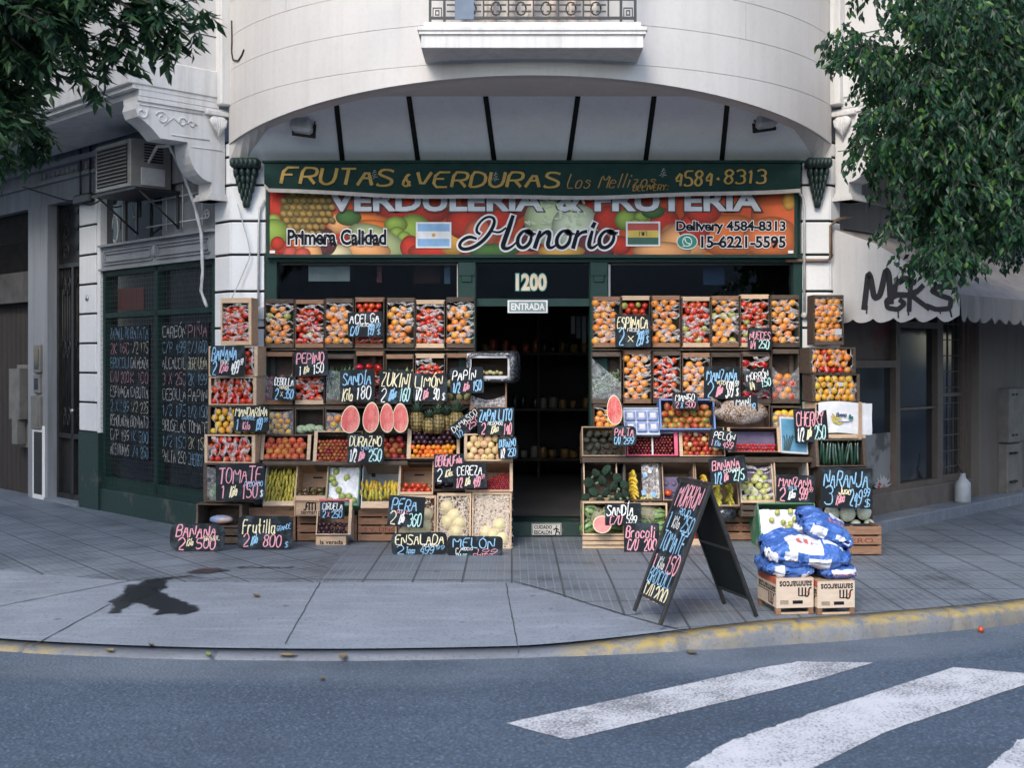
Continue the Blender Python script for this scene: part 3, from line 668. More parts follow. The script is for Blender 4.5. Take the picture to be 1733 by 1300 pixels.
# ---- right street front
mb = MB()
mb.box(.20, 12, 3.15, 4.43, -.3, -.05, 0, MR); mb.box(.20, .30, 0, 3.15, -.3, -.02, 0, MR)
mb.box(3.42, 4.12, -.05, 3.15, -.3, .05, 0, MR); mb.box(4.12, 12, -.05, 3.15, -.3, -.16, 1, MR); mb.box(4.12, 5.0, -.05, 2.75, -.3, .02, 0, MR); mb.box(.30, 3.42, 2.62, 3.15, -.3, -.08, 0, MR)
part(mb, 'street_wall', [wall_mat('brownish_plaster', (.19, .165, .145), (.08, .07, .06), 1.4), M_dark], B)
M_taupe = pm('taupe_frame', (.16, .125, .10), .55, (.12, .095, .08), 8)
mb = MB(); mb.box(.3, 3.42, -.05, .34, -.3, .0, 0, MR, .01); part(mb, 'shop_plinth', pm('taupe_plinth', (.20, .17, .15), .8, (.13, .115, .10), 5, bump=.2, bscale=20), B)
mb = MB(); mb.box(.25, 5.2, -.05, .12, 0, .30, 0, MR, .01); part(mb, 'side_step', M_conc, B)
mb = MB()
for a in ((.3, .38, .34, 2.62), (1.50, 1.60, .34, 2.62), (2.52, 2.66, .34, 2.62), (3.32, 3.42, .34, 2.62), (.38, 1.5, 1.70, 1.78), (1.6, 2.52, 2.15, 2.22), (2.0, 2.05, 2.22, 2.62), (1.6, 2.52, .34, .40), (.38, 1.5, .34, .38)): mb.box(*a, -.16, -.05, 0, MR)
for a in ((2.66, 3.32, .34, .42), (2.66, 2.73, .42, 2.5), (3.25, 3.32, .42, 2.5), (2.66, 3.32, 1.35, 1.39)): mb.box(*a, -.15, -.08, 0, MR)
mb.box(1.6, 2.52, 1.22, 1.245, -.11, -.075, 0, MR)
RW = part(mb, 'side_shop_window', M_taupe, B)
mb = MB(); mb.box(.38, 3.32, .34, 2.62, -.14, -.12, 0, MR); part(mb, 'window_pane', M_darkglass, RW)
mb = MB()
for k in range(11): z = .5+k*.19; mb.box(2.73, 3.25, z, z+.012, -.119, -.11, 0, MR)
for k in range(4): s = 2.78+k*.14; mb.box(s, s+.008, .42, 2.5, -.118, -.108, 0, MR)
part(mb, 'door_bars', M_taupe, RW)
mb = MB(); mb.box(.39, 1.49, 1.79, 2.60, -.118, -.112, 0, MR)
PO = part(mb, 'faded_poster', pm('faded_print', (.10, .075, .06), .5, (.13, .03, .025), 4, 3, .45, .6), RW)
mb = MB(); mb.box(.39, 1.49, .42, .98, -.118, -.110, 0, MR)
part(mb, 'frosted_film', pm('pale_window_film', (.30, .30, .30), .5, (.10, .10, .10), 2.2, 3, .48, .56), RW)
# scrolled grille over the awning
mb = MB()
for z in (3.45, 3.85): mb.tube([MR_(.3, z, .02), MR_(2.6, z, .02)], .009, 5)
for s in (.7, 1.25, 1.8, 2.35): mb.tube([MR_(s, 3.35, .02), MR_(s, 4.05, .02)], .007, 5)
mb.tube([MR_(.42+.12*(1-k/30)*math.cos(k*.4), 3.55+.16*(1-k/30)*math.sin(k*.4), .02) for k in range(26)], .011, 5); part(mb, 'wall_grille', M_sidewall, B)

# ---- shop front between the pillars
GZ = lambda py, Y=.0: Z(py, Y)
mb = MB()
xl0, xl1, xr0, xr1 = X(450, 0)+.0, X(776, .08), X(1030, .08), X(1357, 0)
for a in ((X(447, 0), X(468, 0), 0, 2.80), (X(1343, 0), X(1358, 0), 0, 2.80)): mb.box(a[0], a[1], .0, .2, a[2], a[3])
mb.box(X(447, 0), X(1358, 0), -.005, .2, 2.78, 2.86)
mb.box(X(468, 0), xl1, .06, .2, 0, 2.36); mb.box(xr0, X(1343, 0), .06, .2, 0, 2.36)
part(mb, 'shop_front_panel', M_green, B)
mb = MB(); mb.box(X(775, 0), X(806, 0), -.03, .22, 0, 2.78, 0, None, .01); mb.box(X(998, 0), X(1029, 0), -.03, .22, 0, 2.78, 0, None, .01)
for x in (X(790, 0), X(1013, 0)): mb.box(x-.075, x+.075, -.05, -.03, 2.64, 2.68, 0); mb.box(x-.055, x+.055, -.045, -.03, 2.57, 2.64, 0, None, .008)
part(mb, 'door_jamb', M_green, B)
mb = MB(); mb.box(X(806, 0), X(998, 0), .02, .12, Z(518, 0), Z(505, 0)); part(mb, 'door_beam', M_green, B)
for a, b, n in ((X(468, .1), X(776, .1), 'shop'), (X(1030, .1), X(1343, .1), 'shop')):
    mb = MB(); t = .02
    mb.box(a, a+t, .07, .13, 2.36, 2.78); mb.box(b-t, b, .07, .13, 2.36, 2.78); mb.box(a, b, .07, .13, 2.755, 2.78)
    f = part(mb, 'display_window', [M_iron], B); mb = MB(); mb.box(a+t, b-t, .098, .102, 2.36, 2.755); part(mb, 'window_pane', M_glass, f)
    mb = MB(); e = b if a < 0 else a; mb.box(e-.012, e+.012, .04, .068, 2.36, 2.76); part(mb, 'pale_edge', M_trim, f)
mb = MB(); mb.box(X(806, .08), X(998, .08), .078, .082, Z(505, .08), 2.78); TP = part(mb, 'transom_pane', M_glass, B)
# threshold and step
mb = MB(); mb.box(X(806, 0), X(1000, 0), -.10, .3, 0, Z(884, -.1), 0, None, .01); part(mb, 'door_step', M_greend, B)
# the dim room behind
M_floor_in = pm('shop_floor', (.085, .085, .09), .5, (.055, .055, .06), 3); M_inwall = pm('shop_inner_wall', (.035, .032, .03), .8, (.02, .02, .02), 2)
mb = MB(); z0 = .155
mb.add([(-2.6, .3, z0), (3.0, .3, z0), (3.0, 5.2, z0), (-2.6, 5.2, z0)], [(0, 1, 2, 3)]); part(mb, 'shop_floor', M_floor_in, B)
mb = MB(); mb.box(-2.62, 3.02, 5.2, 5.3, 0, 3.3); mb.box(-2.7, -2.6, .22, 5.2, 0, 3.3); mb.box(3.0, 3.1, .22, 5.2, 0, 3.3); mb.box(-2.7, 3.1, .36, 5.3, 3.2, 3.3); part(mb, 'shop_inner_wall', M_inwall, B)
# building mass above and behind (closes the view from the side)
mb = MB(); mb.box(.9, 12, 0, 9.5, -.6, -.31, 0, ML); part(mb, 'rear_wall', M_sidewall, B)
mb = MB(); mb.box(.9, 12, 0, 9.5, -.6, -.31, 0, MR); part(mb, 'rear_wall', M_sidewall, B)

# ---- balcony
mb = MB(); x0, x1, yf = X(706, -2.2), X(1096, -2.2), -2.2
zt, zb = Z(44, yf), Z(79, yf)
mb.box(x0, x1, yf, -1.2, zt-.035, zt, 0, None, .006); mb.box(x0+.012, x1-.012, yf+.012, -1.2, zt-.06, zt-.035, 0, None); mb.box(x0+.03, x1-.03, yf+.03, -1.2, zb, zt-.06, 0, None, .004); mb.box(x0+.05, x1-.05, yf+.045, -1.2, zt, zt+.05, 0)
BA = part(mb, 'balcony', M_trim, B)
yr = -2.05; xa, xb = X(728, yr), X(1075, yr); zr0, zr1 = Z(30, yr), Z(30, yr)+.95
mb = MB()
for z in (zr0, zr0+.16, zr1): mb.box(xa, xb, yr-.012, yr+.012, z-.010, z+.010)
for x in (xa, xa+.12, xb-.12, xb): mb.box(x-.011, x+.011, yr-.011, yr+.011, zt, zr1)
k = 0; x = xa+.24
while x < xb-.15:
    if k % 2: mb.tube([(x+.042*math.cos(a*.524), yr, zr0+.08+.055*math.sin(a*.524)) for a in range(13)], .007, 5)
    else: mb.box(x-.007, x+.007, yr-.007, yr+.007, zr0, zr1)
    mb.box(x-.1, x-.02, yr-.006, yr+.006, zr0+.05, zr0+.062); mb.box(x-.1, x-.02, yr-.006, yr+.006, zr0+.105, zr0+.117); x += .105; k += 1
for xx in (xa+.06, xb-.06):
    for q in range(6):
        z = zr0+.04+q*.15
        for s in (.018, .04): mb.box(xx-s, xx+s, yr-.006, yr+.006, z+s, z+s+.008); mb.box(xx-s, xx+s, yr-.006, yr+.006, z-s, z-s+.008); mb.box(xx-s, xx-s+.008, yr-.006, yr+.006, z-s, z+s); mb.box(xx+s-.008, xx+s, yr-.006, yr+.006, z-s, z+s)
part(mb, 'railing', M_iron, BA)
mb = MB()
for px in (790, 830, 865, 900, 935, 968, 1005): x = X(px, -1.9); mb.lathe([(.035, zt+.05), (.05, zt+.12), (.028, zt+.2), (.05, zt+.38), (.03, zt+.6), (.045, zt+.8)], 10, 0, Matrix.Translation((x, -1.93, 0)))
mb.box(X(740, -1.9), X(1060, -1.9), -2.0, -1.86, zt+.8, zt+.9)
part(mb, 'baluster', wall_mat('rust_stained_plaster', (.70, .62, .55), (.35, .16, .08), 2), BA)
mb = MB(); mb.box(X(770, yr), X(802, yr), yr-.02, yr-.014, Z(33, yr), Z(33, yr)+.3); part(mb, 'blue_banner', pm('blue_grey_cloth', (.16, .20, .27), .7), BA)

# ------------------------------------------------------------------ things fixed on the building
def corbel(px0, px1, label):
    c = (px0+px1)/2; Y = -.02; z1, z0 = Z(270, Y), Z(347, Y); x = X(c, Y); H = z1-z0
    mb = MB(); w_ = (px1-px0)/2*.006
    mb.box(x-w_, x+w_, -.17, -.002, z1-.10, z1, 0, None, .02)
    for k in range(6): mb.ball((x-w_+.03+k*(2*w_-.06)/5, -.165, z1-.05), .035, 8, 6, 0, None, (.8, .7, 1.2))
    for i in range(5):
        zc = z1-.10-(i+.5)*(H-.10)/5; ww = w_*(1-.17*i)*.86
        for k in range(4-(i > 2)-(i > 3)):
            n = 4-(i > 2)-(i > 3); xx = x-ww+(k+.5)*2*ww/n
            mb.ball((xx, -.075+.008*i, zc), .055, 8, 6, 0, None, (ww/n/.05, 1.25-.13*i, 1.3))
    mb.ball((x, -.04, z0+.03), .04, 8, 6, 0, None, (.8, .8, 1.6))
    return solo(mb, 'corbel', M_stone, label, 'ornament', (x, 0, z0), 'green cast corbels on the shop pillars')
corbel(394, 442, 'dark green leaf corbel on the pillar beside the air conditioner'); corbel(1361, 1403, 'dark green leaf corbel on the pillar beside the graffiti awning')

def floodlight(px, py, Y, label, dirx):
    o = P(px, py, Y); t = thing('floodlight', label, 'lamp', o, 'floodlights under the bowed wall')
    M = frame(o, (1, .25*dirx, .18*dirx), (0, .25, .97)); mb = MB()
    mb.box(-.11, .11, -.075, .075, -.05, .07, 0, M, .03); mb.box(-.128, .128, -.09, .09, -.065, -.05, 1, M, .008); part(mb, 'lamp_body', [pm('cast_aluminium', (.52, .53, .55), .35, (.40, .41, .43), 8), M_iron], t)
    mb = MB(); mb.box(-.10, .10, -.055, .06, -.069, -.066, 0, M); part(mb, 'lamp_glass', M_darkglass, t)
    mb = MB(); mb.tube([M @ Vector((-.12, 0, 0)), M @ Vector((-.13, .08, -.02)), M @ Vector((0, .14, -.04)), M @ Vector((.13, .08, -.02)), M @ Vector((.12, 0, 0))], .008, 5); mb.box(-.03, .03, .13, .19, -.06, .0, 0, M); part(mb, 'bracket_arm', M_iron, t)
floodlight(511, 213, -.50, 'silver floodlight with a looped cable, hung under the arch by the air conditioner end', -1)
floodlight(1297, 204, -.50, 'silver floodlight tilted outward under the arch by the ficus tree end', 1)

# air conditioner on a steel shelf
s0, s1, n0, n1, z0, z1 = sL(290, .05), sL(198, .42), .05, .48, zL(230, 318, .4), zL(230, 236, .4)
s0, s1 = 1.15, 1.95
AC = thing('air_conditioner', 'weathered window air conditioner jutting from the grey wall under the oriel', 'air conditioner', ML_(1.55, z0, .1))
mb = MB(); mb.box(s0, s1, z0, z1, .02, .50, 0, ML, .012); part(mb, 'case', pm('cream_metal', (.27, .27, .265), .5, (.20, .19, .18), 6), AC)
mb = MB(); mb.box(s0+.06, s1-.05, z0+.05, z1-.05, .500, .506, 0, ML)
for k in range(11): zz_ = z0+.06+k*(z1-z0-.12)/10; mb.box(s0+.06, s1-.05, zz_, zz_+.012, .506, .516, 1, ML)
part(mb, 'condenser_grille', [M_dark, M_meter], AC)
mb = MB()
for k in range(7): mb.box(s0-.004, s0, z0+.28+k*.03, z0+.295+k*.03, .12, .34, 0, ML)
mb.box(s0-.012, s0, z0+.03, z0+.22, .10, .38, 1, ML, .004)
part(mb, 'side_vent', [M_dark, M_wcard], AC)
mb = MB(); mb.box(s0-.15, s1+.05, z0-.04, z0-.015, 0, .52, 0, ML)
for s in (s0-.12, s1): mb.tube([ML_(s, z0-.03, .48), ML_(s, z0-.40, .01)], .012, 5); mb.box(s-.02, s+.02, z0-.42, z0-.02, 0, .02, 0, ML)
part(mb, 'shelf_bracket', M_iron, AC)
mb = MB()
pts = [ML_(1.2, z0+.25, .28), ML_(.95, z0+.42, .3), ML_(.72, z0+.40, .28), ML_(.58, z0+.1, .2), ML_(.50, 3.4, .12), ML_(.43, 3.1, .08), ML_(.42, 2.7, .07), ML_(.45, 2.5, .07), ML_(.38, 2.30, .03)]
cr = []
for a, b in zip(pts, pts[1:]): cr += [a+(b-a)*k/6 for k in range(6)]
mb.tube(cr, [.017+.0025*math.sin(i*1.7) for i in range(len(cr))], 8); solo(mb, 'drain_hose', M_pipe, 'pale ribbed hose running from the air conditioner down the wall edge', 'hose', pts[-1])

# conduits on the pillars
mb = MB(); mb.tube([P(447, 338, -.03), P(440, 352, -.03), P(438, 380, -.03), P(437, 530, -.03)], .012, 6); mb.box(X(430, -.05), X(447, -.05), -.05, -.001, Z(540, 0), Z(520, 0))
solo(mb, 'conduit', M_pipe, 'white conduit down the pillar beside the orange sign corner with pineapple', 'pipe', P(437, 530, 0))
mb = MB(); mb.tube([P(1352, 325, -.03), P(1359, 335, -.03), P(1361, 350, -.03), P(1361, 530, -.03)], .014, 6); mb.ball(P(1361, 534, -.03), .035, 8, 6)
solo(mb, 'conduit', M_pipe, 'white conduit ending in a dark knob beside the oranges at the pillar', 'pipe', P(1361, 530, 0))
mb = MB(); mb.tube([P(1330, 441, -.02), P(1400, 441, -.03), P(1406, 436, -.03), P(1406, 382, -.03), P(1416, 372, -.01), P(1440, 366, .2)], .018, 6); solo(mb, 'gas_pipe', M_copper, 'brown pipe bending round the white pillar above the graffiti awning', 'pipe', P(1400, 441, 0))
def cable(pts, r, label, name='cable', m=None):
    out = []
    for (a, b) in zip(pts, pts[1:]): out += [a.lerp(b, k/5) for k in range(5)]
    out.append(pts[-1]); sm = [out[0]]+[(out[i-1]+out[i]*2+out[i+1])/4 for i in range(1, len(out)-1)]+[out[-1]]
    mb = MB(); mb.tube(sm, r, 5); return solo(mb, name, m or M_cable, label, 'cable', pts[0])
bw = lambda px, py: (lambda x: Vector((x, bow_y(x)-.012, Z(py, bow_y(x)))))(X(px, -.3))
cable([bw(384, 35), bw(385, 70), bw(384, 88), bw(388, 102), bw(402, 103), bw(412, 92), bw(416, 84)], .009, 'thin black cable with clips at the edge of the bowed wall')
cable([P(500, 212, -.45), P(470, 228, -.3), P(432, 246, -.05), P(428, 262, -.02), P(441, 276, -.02)], .008, 'black cable hanging from the floodlight to the green corbel by the air conditioner')
cable([P(1318, 216, -.4), P(1362, 232, -.1), P(1372, 246, -.02), P(1364, 272, -.03)], .008, 'black cable from the floodlight to the green corbel by the ficus tree')
cable([P(402, 345, -.06), P(425, 430, -.05), P(408, 470, -.05), P(392, 505, -.1)], .006, 'pale cord tied down the pillar over the stacked tomatoes', m=M_pipe)
cable([ML_(4.6, 4.0, .2), ML_(3.6, 3.75, .12), ML_(3.3, 3.68, .08), ML_(2.9, 3.62, .08), ML_(2.2, 3.75, .1)], .010, 'dark wires drooping over the iron door by the pilaster')
mb = MB()
for s in (3.28, 3.02): mb.tube([ML_(s, 3.7, .05), ML_(s, 4.35, .05)], .014, 5)
mb.box(2.95, 3.40, 3.66, 3.78, .02, .10, 0, ML, .02); solo(mb, 'junction_box', M_iron, 'rusty dark junction box with two rods above the striped pilaster', 'junction box', ML_(3.2, 3.66, .05))

# ---- awning with graffiti over the side shop
AW = thing('shop_awning', 'pale canvas awning with black graffiti and a scalloped edge over the side shop', 'awning', MR_(.1, 2.2, 0))
M_canvas = wall_mat('canvas', (.60, .585, .575), (.30, .27, .25), .9)
M_canvas2 = wall_mat('dirty_shaded_canvas', (.30, .26, .23), (.10, .085, .075), 1.6)  # dirt streaks over a base darkened to imitate the front's deep shade
NA = 1.32; SA = .06
zt0, ztn = 3.12, 2.40
ck = lambda n, z, e=0: MR_(SA-e, z, n)
mb = MB(); pts = [(0, zt0), (NA*.35, zt0-.18), (NA*.7, zt0-.47), (NA, ztn)]; low = []
k = 36
for i in range(k+1):
    n_ = NA*(1-i/k); f = abs(math.sin(i/k*math.pi*6.0)); low.append((n_, 2.205-.06*f+.012*math.sin(i)))
Mc = MR @ Matrix(((0, 0, 1, SA), (0, 1, 0, 0), (1, 0, 0, 0), (0, 0, 0, 1)))
ol = pts+low; mb.prism(ol[::-1], .012, 0, Mc); part(mb, 'cheek_panel', M_canvas, AW)
mb = MB(); vs = []; fs = []
ss = [SA+i*.15 for i in range(60)]
for s in ss:
    sagg = .03*math.sin(s*4.2)**2+.02*noise.noise((s*2, 0, 0))
    for q in range(9):
        n_ = NA*q/8; zz_ = zt0+(ztn-zt0)*(q/8)**1.1-sagg*math.sin(math.pi*q/8); vs.append(tuple(MR_(s, zz_, n_)))
for i in range(len(ss)-1):
    for q in range(8): a = i*9+q; fs.append((a, a+1, a+10, a+9))
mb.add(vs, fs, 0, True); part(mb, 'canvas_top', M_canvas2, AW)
mb = MB(); vs = []; fs = []
for i in range(240):
    s = SA+i*.0365; fold = .015*math.sin(s*19)+.01*noise.noise((s*5, 3, 0)); f = abs(math.sin(s*math.pi/.24))
    vs += [tuple(MR_(s, ztn, NA+.004)), tuple(MR_(s, 2.20-.06*f, NA+.01+fold))]
for i in range(239): fs.append((2*i, 2*i+2, 2*i+3, 2*i+1))
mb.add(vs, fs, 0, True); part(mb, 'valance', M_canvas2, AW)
mb = MB(); mb.tube([MR_(SA+.02, ztn-.02, NA-.02), MR_(9, ztn-.02, NA-.02)], .016, 6)
for s in (SA+.02, 3.4, 7): mb.tube([MR_(s, 2.55, 0), MR_(s, ztn-.02, NA-.02)], .012, 6)
part(mb, 'awning_rod', M_iron, AW)
mb = MB(); Mg = MR @ Matrix(((0, 0, -1, SA-.006), (0, 1, 0, 0), (1, 0, 0, 0), (0, 0, 0, 1)))
def gpt(px, py): n_ = nR(px, SA); p = MR_(SA, 0, n_); return (n_, Z(py, p.y))
for pl, wd in ((((1463, 521), (1466, 495), (1470, 462), (1474, 470), (1480, 505), (1490, 500), (1500, 455), (1505, 465), (1507, 500), (1508, 512)), 9), (((1548, 478), (1534, 470), (1516, 480), (1514, 498), (1535, 500), (1550, 494)), 8), (((1548, 500), (1522, 498), (1500, 508), (1502, 521), (1520, 524), (1532, 514), (1524, 508)), 7),
                (((1542, 480), (1540, 500), (1539, 525)), 7), (((1562, 484), (1552, 494), (1543, 500), (1556, 510), (1572, 522)), 7), (((1610, 486), (1590, 484), (1576, 492), (1592, 500), (1610, 506), (1608, 522), (1585, 524), (1570, 518)), 7), (((1468, 518), (1467, 530)), 2.5), (((1520, 522), (1521, 538)), 2), (((1537, 520), (1538, 533)), 2.5), (((1607, 520), (1611, 536)), 2.5), (((1590, 522), (1592, 531)), 2)):
    pp = [gpt(*q) for q in pl]; sm = []
    for a, b in zip(pp, pp[1:]): sm += [(a[0]+(b[0]-a[0])*k/5, a[1]+(b[1]-a[1])*k/5) for k in range(5)]
    sm.append(pp[-1]); sm = [sm[0]]+[tuple((sm[i-1][j]+sm[i][j]+sm[i+1][j])/3 for j in (0, 1)) for i in range(1, len(sm)-1)]+[sm[-1]]
    mb.stroke(sm, wd*.0070, 0, Mg, .0012*random.random())
part(mb, 'graffiti', pm('spray_paint', (.02, .02, .025), .6), AW)

# meter cupboard on the side wall, jug
mb = MB(); MC = thing('meter_cabinet', 'tall narrow grey utility cabinet on the pilaster beyond the side shop', 'cabinet', MR_(4.45, .25, 0))
a0, a1 = sR(1697, .1), sR(1722, .1)
mb.box(a0, a1, zR(1710, 830), zR(1710, 748), .03, .16, 0, MR, .012); mb.box(a0-.01, a1+.01, zR(1710, 746), zR(1710, 656), .03, .19, 0, MR, .012); part(mb, 'cabinet_door', M_meter, MC)
for py in (668, 735, 765, 812):
    for q in (.06, .17): part(MB().box(a0+q, a0+q+.07, zR(1710, py), zR(1710, py)+.025, .15, .194, 0, MR), 'vent_slot', M_dark, MC)
jp = G(1609, 862, .12)
jp = MR_(2.72, .12, .16)
JG = thing('water_jug', 'translucent white plastic jug standing on the step under the side shop awning', 'jug', jp)
mb = MB(); mb.lathe([(.085, 0), (.09, .02), (.09, .20), (.085, .23), (.04, .28), (.032, .31), (.032, .34)], 16, 0, Matrix.Translation(jp)); part(mb, 'jug_body', pm('milky_plastic', (.52, .54, .56), .35), JG)
mb = MB(); mb.tube([jp+Vector((-.0, 0, .34)), jp+Vector((-.05, 0, .40)), jp+Vector((-.09, 0, .55))], .008, 5); part(mb, 'jug_handle', M_cable, JG)

# ---- price burst on the side window is part of the pane: a paper star
mb = MB(); s_, z_ = sR(1494, -.1), zR(1494, 826, -.1)
pts = []
for i in range(32): a = i*math.pi/16; r = (.20 if i % 2 else .13)*(1+.15*math.sin(i*2.3)); pts.append((s_+r*1.0*math.cos(a), z_+r*.72*math.sin(a)))
mb.prism(pts, .004, 0, MR, -.108)
ST = solo(mb, 'price_star', M_wcard, 'white paper starburst with a red price on the side shop window', 'sign', MR_(s_, z_-.15, -.1))

# ------------------------------------------------------------------ the blocks across both streets and behind the viewer: they shade the side fronts and stand in the reflections
M_block = wall_mat('street_block_plaster', (.34, .32, .31), (.2, .19, .18), 1)
def block(Mf, s0, s1, n0, n1, h, label):
    t = thing('opposite_building', label, 'building', Mf @ Vector(((s0+s1)/2, 0, n0)))
    mb = MB(); mb.box(s0, s1, -.1, h, n0, n1, 0, Mf); part(mb, 'block_wall', M_block, t)
    s = s0+1.0
    while s < s1-1.5:
        for k in range(int(h/3.2)): part(MB().box(s, s+1.2, .9+k*3.2, 2.5+k*3.2, n0-.02, n0+.05, 0, Mf), 'window', M_darkglass, t)
        s += 2.8
block(ML, -1, 26, 11.5, 19, 13, 'plain grey apartment block across the street that passes the iron door')
block(MR, -1, 26, 11.5, 19, 13, 'plain grey apartment block across the street that passes the graffiti awning')
block(frame((0, -30, 0), (1, 0, 0), (0, 0, 1), (0, -1, 0)), -14, 14, 0, 8, 5.6, 'low plain apartment block facing the shop from beyond the crossing')  # unseen; height shaped to let low sky light in under the bowed wall
# ------------------------------------------------------------------ chalk lettering (stroke alphabet) and printed lettering
GL = dict(A='003960;1454', B='00094968664505;4564614000', C='684919071220 4061'.replace(' ', ''), D='00093967623000', E='69090060;0545', F='690900;0545', G='684919071220406264 34'.replace(' ', ''),
 H='0009;6069;0565', I='3039', J='69624010 02'.replace(' ', ''), K='0009;690460', L='090060', M='0009346960', N='00096069', O='290702204062674929', P='000949686544 04'.replace(' ', ''), Q='290702204062674929;3361', R='00094968654404;3460',
 S='684919071654636140 1001'.replace(' ', ''), T='0969;3930', U='090220406269', V='093069', W='0910365069', X='0960;6900', Y='093569;3530', Z='09690060',
 a='4515040110305255;5160', b='090040525435 04'.replace(' ', ''), c='543515030110 4051'.replace(' ', ''), d='595010010425 54'.replace(' ', ''), e='035354351503011040 51'.replace(' ', ''), f='58392820;0545', g='54250402115254503010', h='09000435 5450'.replace(' ', ''),
 i='2520;2728', j='353010', k='0900;550360', l='2920', m='000504253430;345560', n='000504355450', o='250401104051543525', p='05000445533204', r='0500;032545', s='543515044352401001', t='292140;0545', u='0501104052;5550', v='053055', y='0530;6510', z='05550050')
GL.update({'0': GL['O'], '1': '17393 0'.replace(' ', ''), '2': '07294967650060', '3': '08294967552555636140 1001'.replace(' ', ''), '4': '50590363', '5': '690905456361401001', '6': '683905022040626445 05'.replace(' ', ''), '7': '096920',
 '8': '250729496745250220406245', '9': '013065684929070524 65'.replace(' ', ''), '/': '0069', '-': '1454', '.': '2021', ':': '2122;2627', '$': GL['S']+';3a30', "'": '2826', '&': '60174939 280220405 4'.replace(' ', ''), ' ': ''})
ACC = {'Ñ': ('N', '1b2c3b4c'), 'Ó': ('O', '3a5c'), 'Í': ('I', '3a5c'), 'í': ('i', '2a4c')}
def glyph(ch):
    ex = None
    if ch in ACC: ch, ex = ACC[ch]
    s = GL.get(ch, GL.get(ch.upper(), ''))
    out = []
    for part_ in s.split(';'): out.append([(int(part_[i], 16), int(part_[i+1], 16)) for i in range(0, len(part_)-1, 2)])
    if ex: out.append([(int(ex[i], 16), int(ex[i+1], 16)) for i in range(0, len(ex), 2)])
    return [o for o in out if len(o) > 1]
def gw(ch): return {'I': 2.5, 'Í': 2.5, 'i': 2.5, 'l': 2.5, ' ': 4, '.': 2, "'": 2, '1': 4.2}.get(ch, 7.6 if ch in 'Mm' else 6)+1.9
def chaikin(p):
    if len(p) < 3: return p
    o = [p[0]]
    for a, b in zip(p, p[1:]): o += [(a[0]*.75+b[0]*.25, a[1]*.75+b[1]*.25), (a[0]*.25+b[0]*.75, a[1]*.25+b[1]*.75)]
    return o+[p[-1]]
def chalk(mb, txt, x0, y0, x1, y1, wd, mi, M, slant=0.12, jit=.35, off=.0015, var=.35, rise=0.0):
    """write txt into the box (frame units, y up)"""
    tot = sum(gw(c) for c in txt)-1.9; sy = (y1-y0)/9.0; x1 -= wd*.6; x0 += wd*.4; x1 -= min(9*sy*slant, (x1-x0)*.3); sx = (x1-x0)/max(tot, 1); cx_ = 0.0
    for n_, ch in enumerate(txt):
        j1 = random.uniform(-.4, .4)
        for st in glyph(ch):
            pp = [(q[0]*(gw(ch)-1.9)/6+rnd(-jit, jit), q[1]+rnd(-jit, jit)+j1) for q in st]
            pp = chaikin(pp)
            w2 = [wd*rnd(1-var, 1+var) for _ in pp]
            mb.stroke([(x0+(cx_+p[0])*sx+p[1]*sy*slant, y0+p[1]*sy+rise*cx_/max(tot, 1)) for p in pp], w2, mi, M, off+rnd(0, .0006))
        cx_ += gw(ch)
_fc = {}
def ftext(txt, bold=0.0):
    key = (txt, bold)
    if key not in _fc:
        cu = bpy.data.curves.new('lettering_curve', 'FONT'); cu.body = txt; cu.offset = bold; cu.resolution_u = 3
        ob = bpy.data.objects.new('lettering_curve', cu); COL.link(ob); bpy.context.view_layer.update()
        me = bpy.data.meshes.new_from_object(ob.evaluated_get(bpy.context.evaluated_depsgraph_get()))
        _fc[key] = ([tuple(v.co[:2]) for v in me.vertices], [tuple(p.vertices) for p in me.polygons])
        bpy.data.objects.remove(ob); bpy.data.curves.remove(cu); bpy.data.meshes.remove(me)
    return _fc[key]
def printed(mb, txt, x0, y0, x1, y1, mi, M, bold=0.0, off=.001, flip=False, ref=None):
    vs, fs = ftext(txt, bold); rv, _ = ftext(txt, ref if ref is not None else bold)
    ax, bx = min(v[0] for v in rv), max(v[0] for v in rv); ay, by = min(v[1] for v in rv), max(v[1] for v in rv)
    sx, sy = (x1-x0)/(bx-ax), (y1-y0)/(by-ay); out = []
    for v in vs:
        a, b = x0+(v[0]-ax)*sx, y0+(v[1]-ay)*sy
        if flip: a, b = x0+x1-a, y0+y1-b
        out.append((a, b, off))
    mb.add(out, fs, mi, False, M)

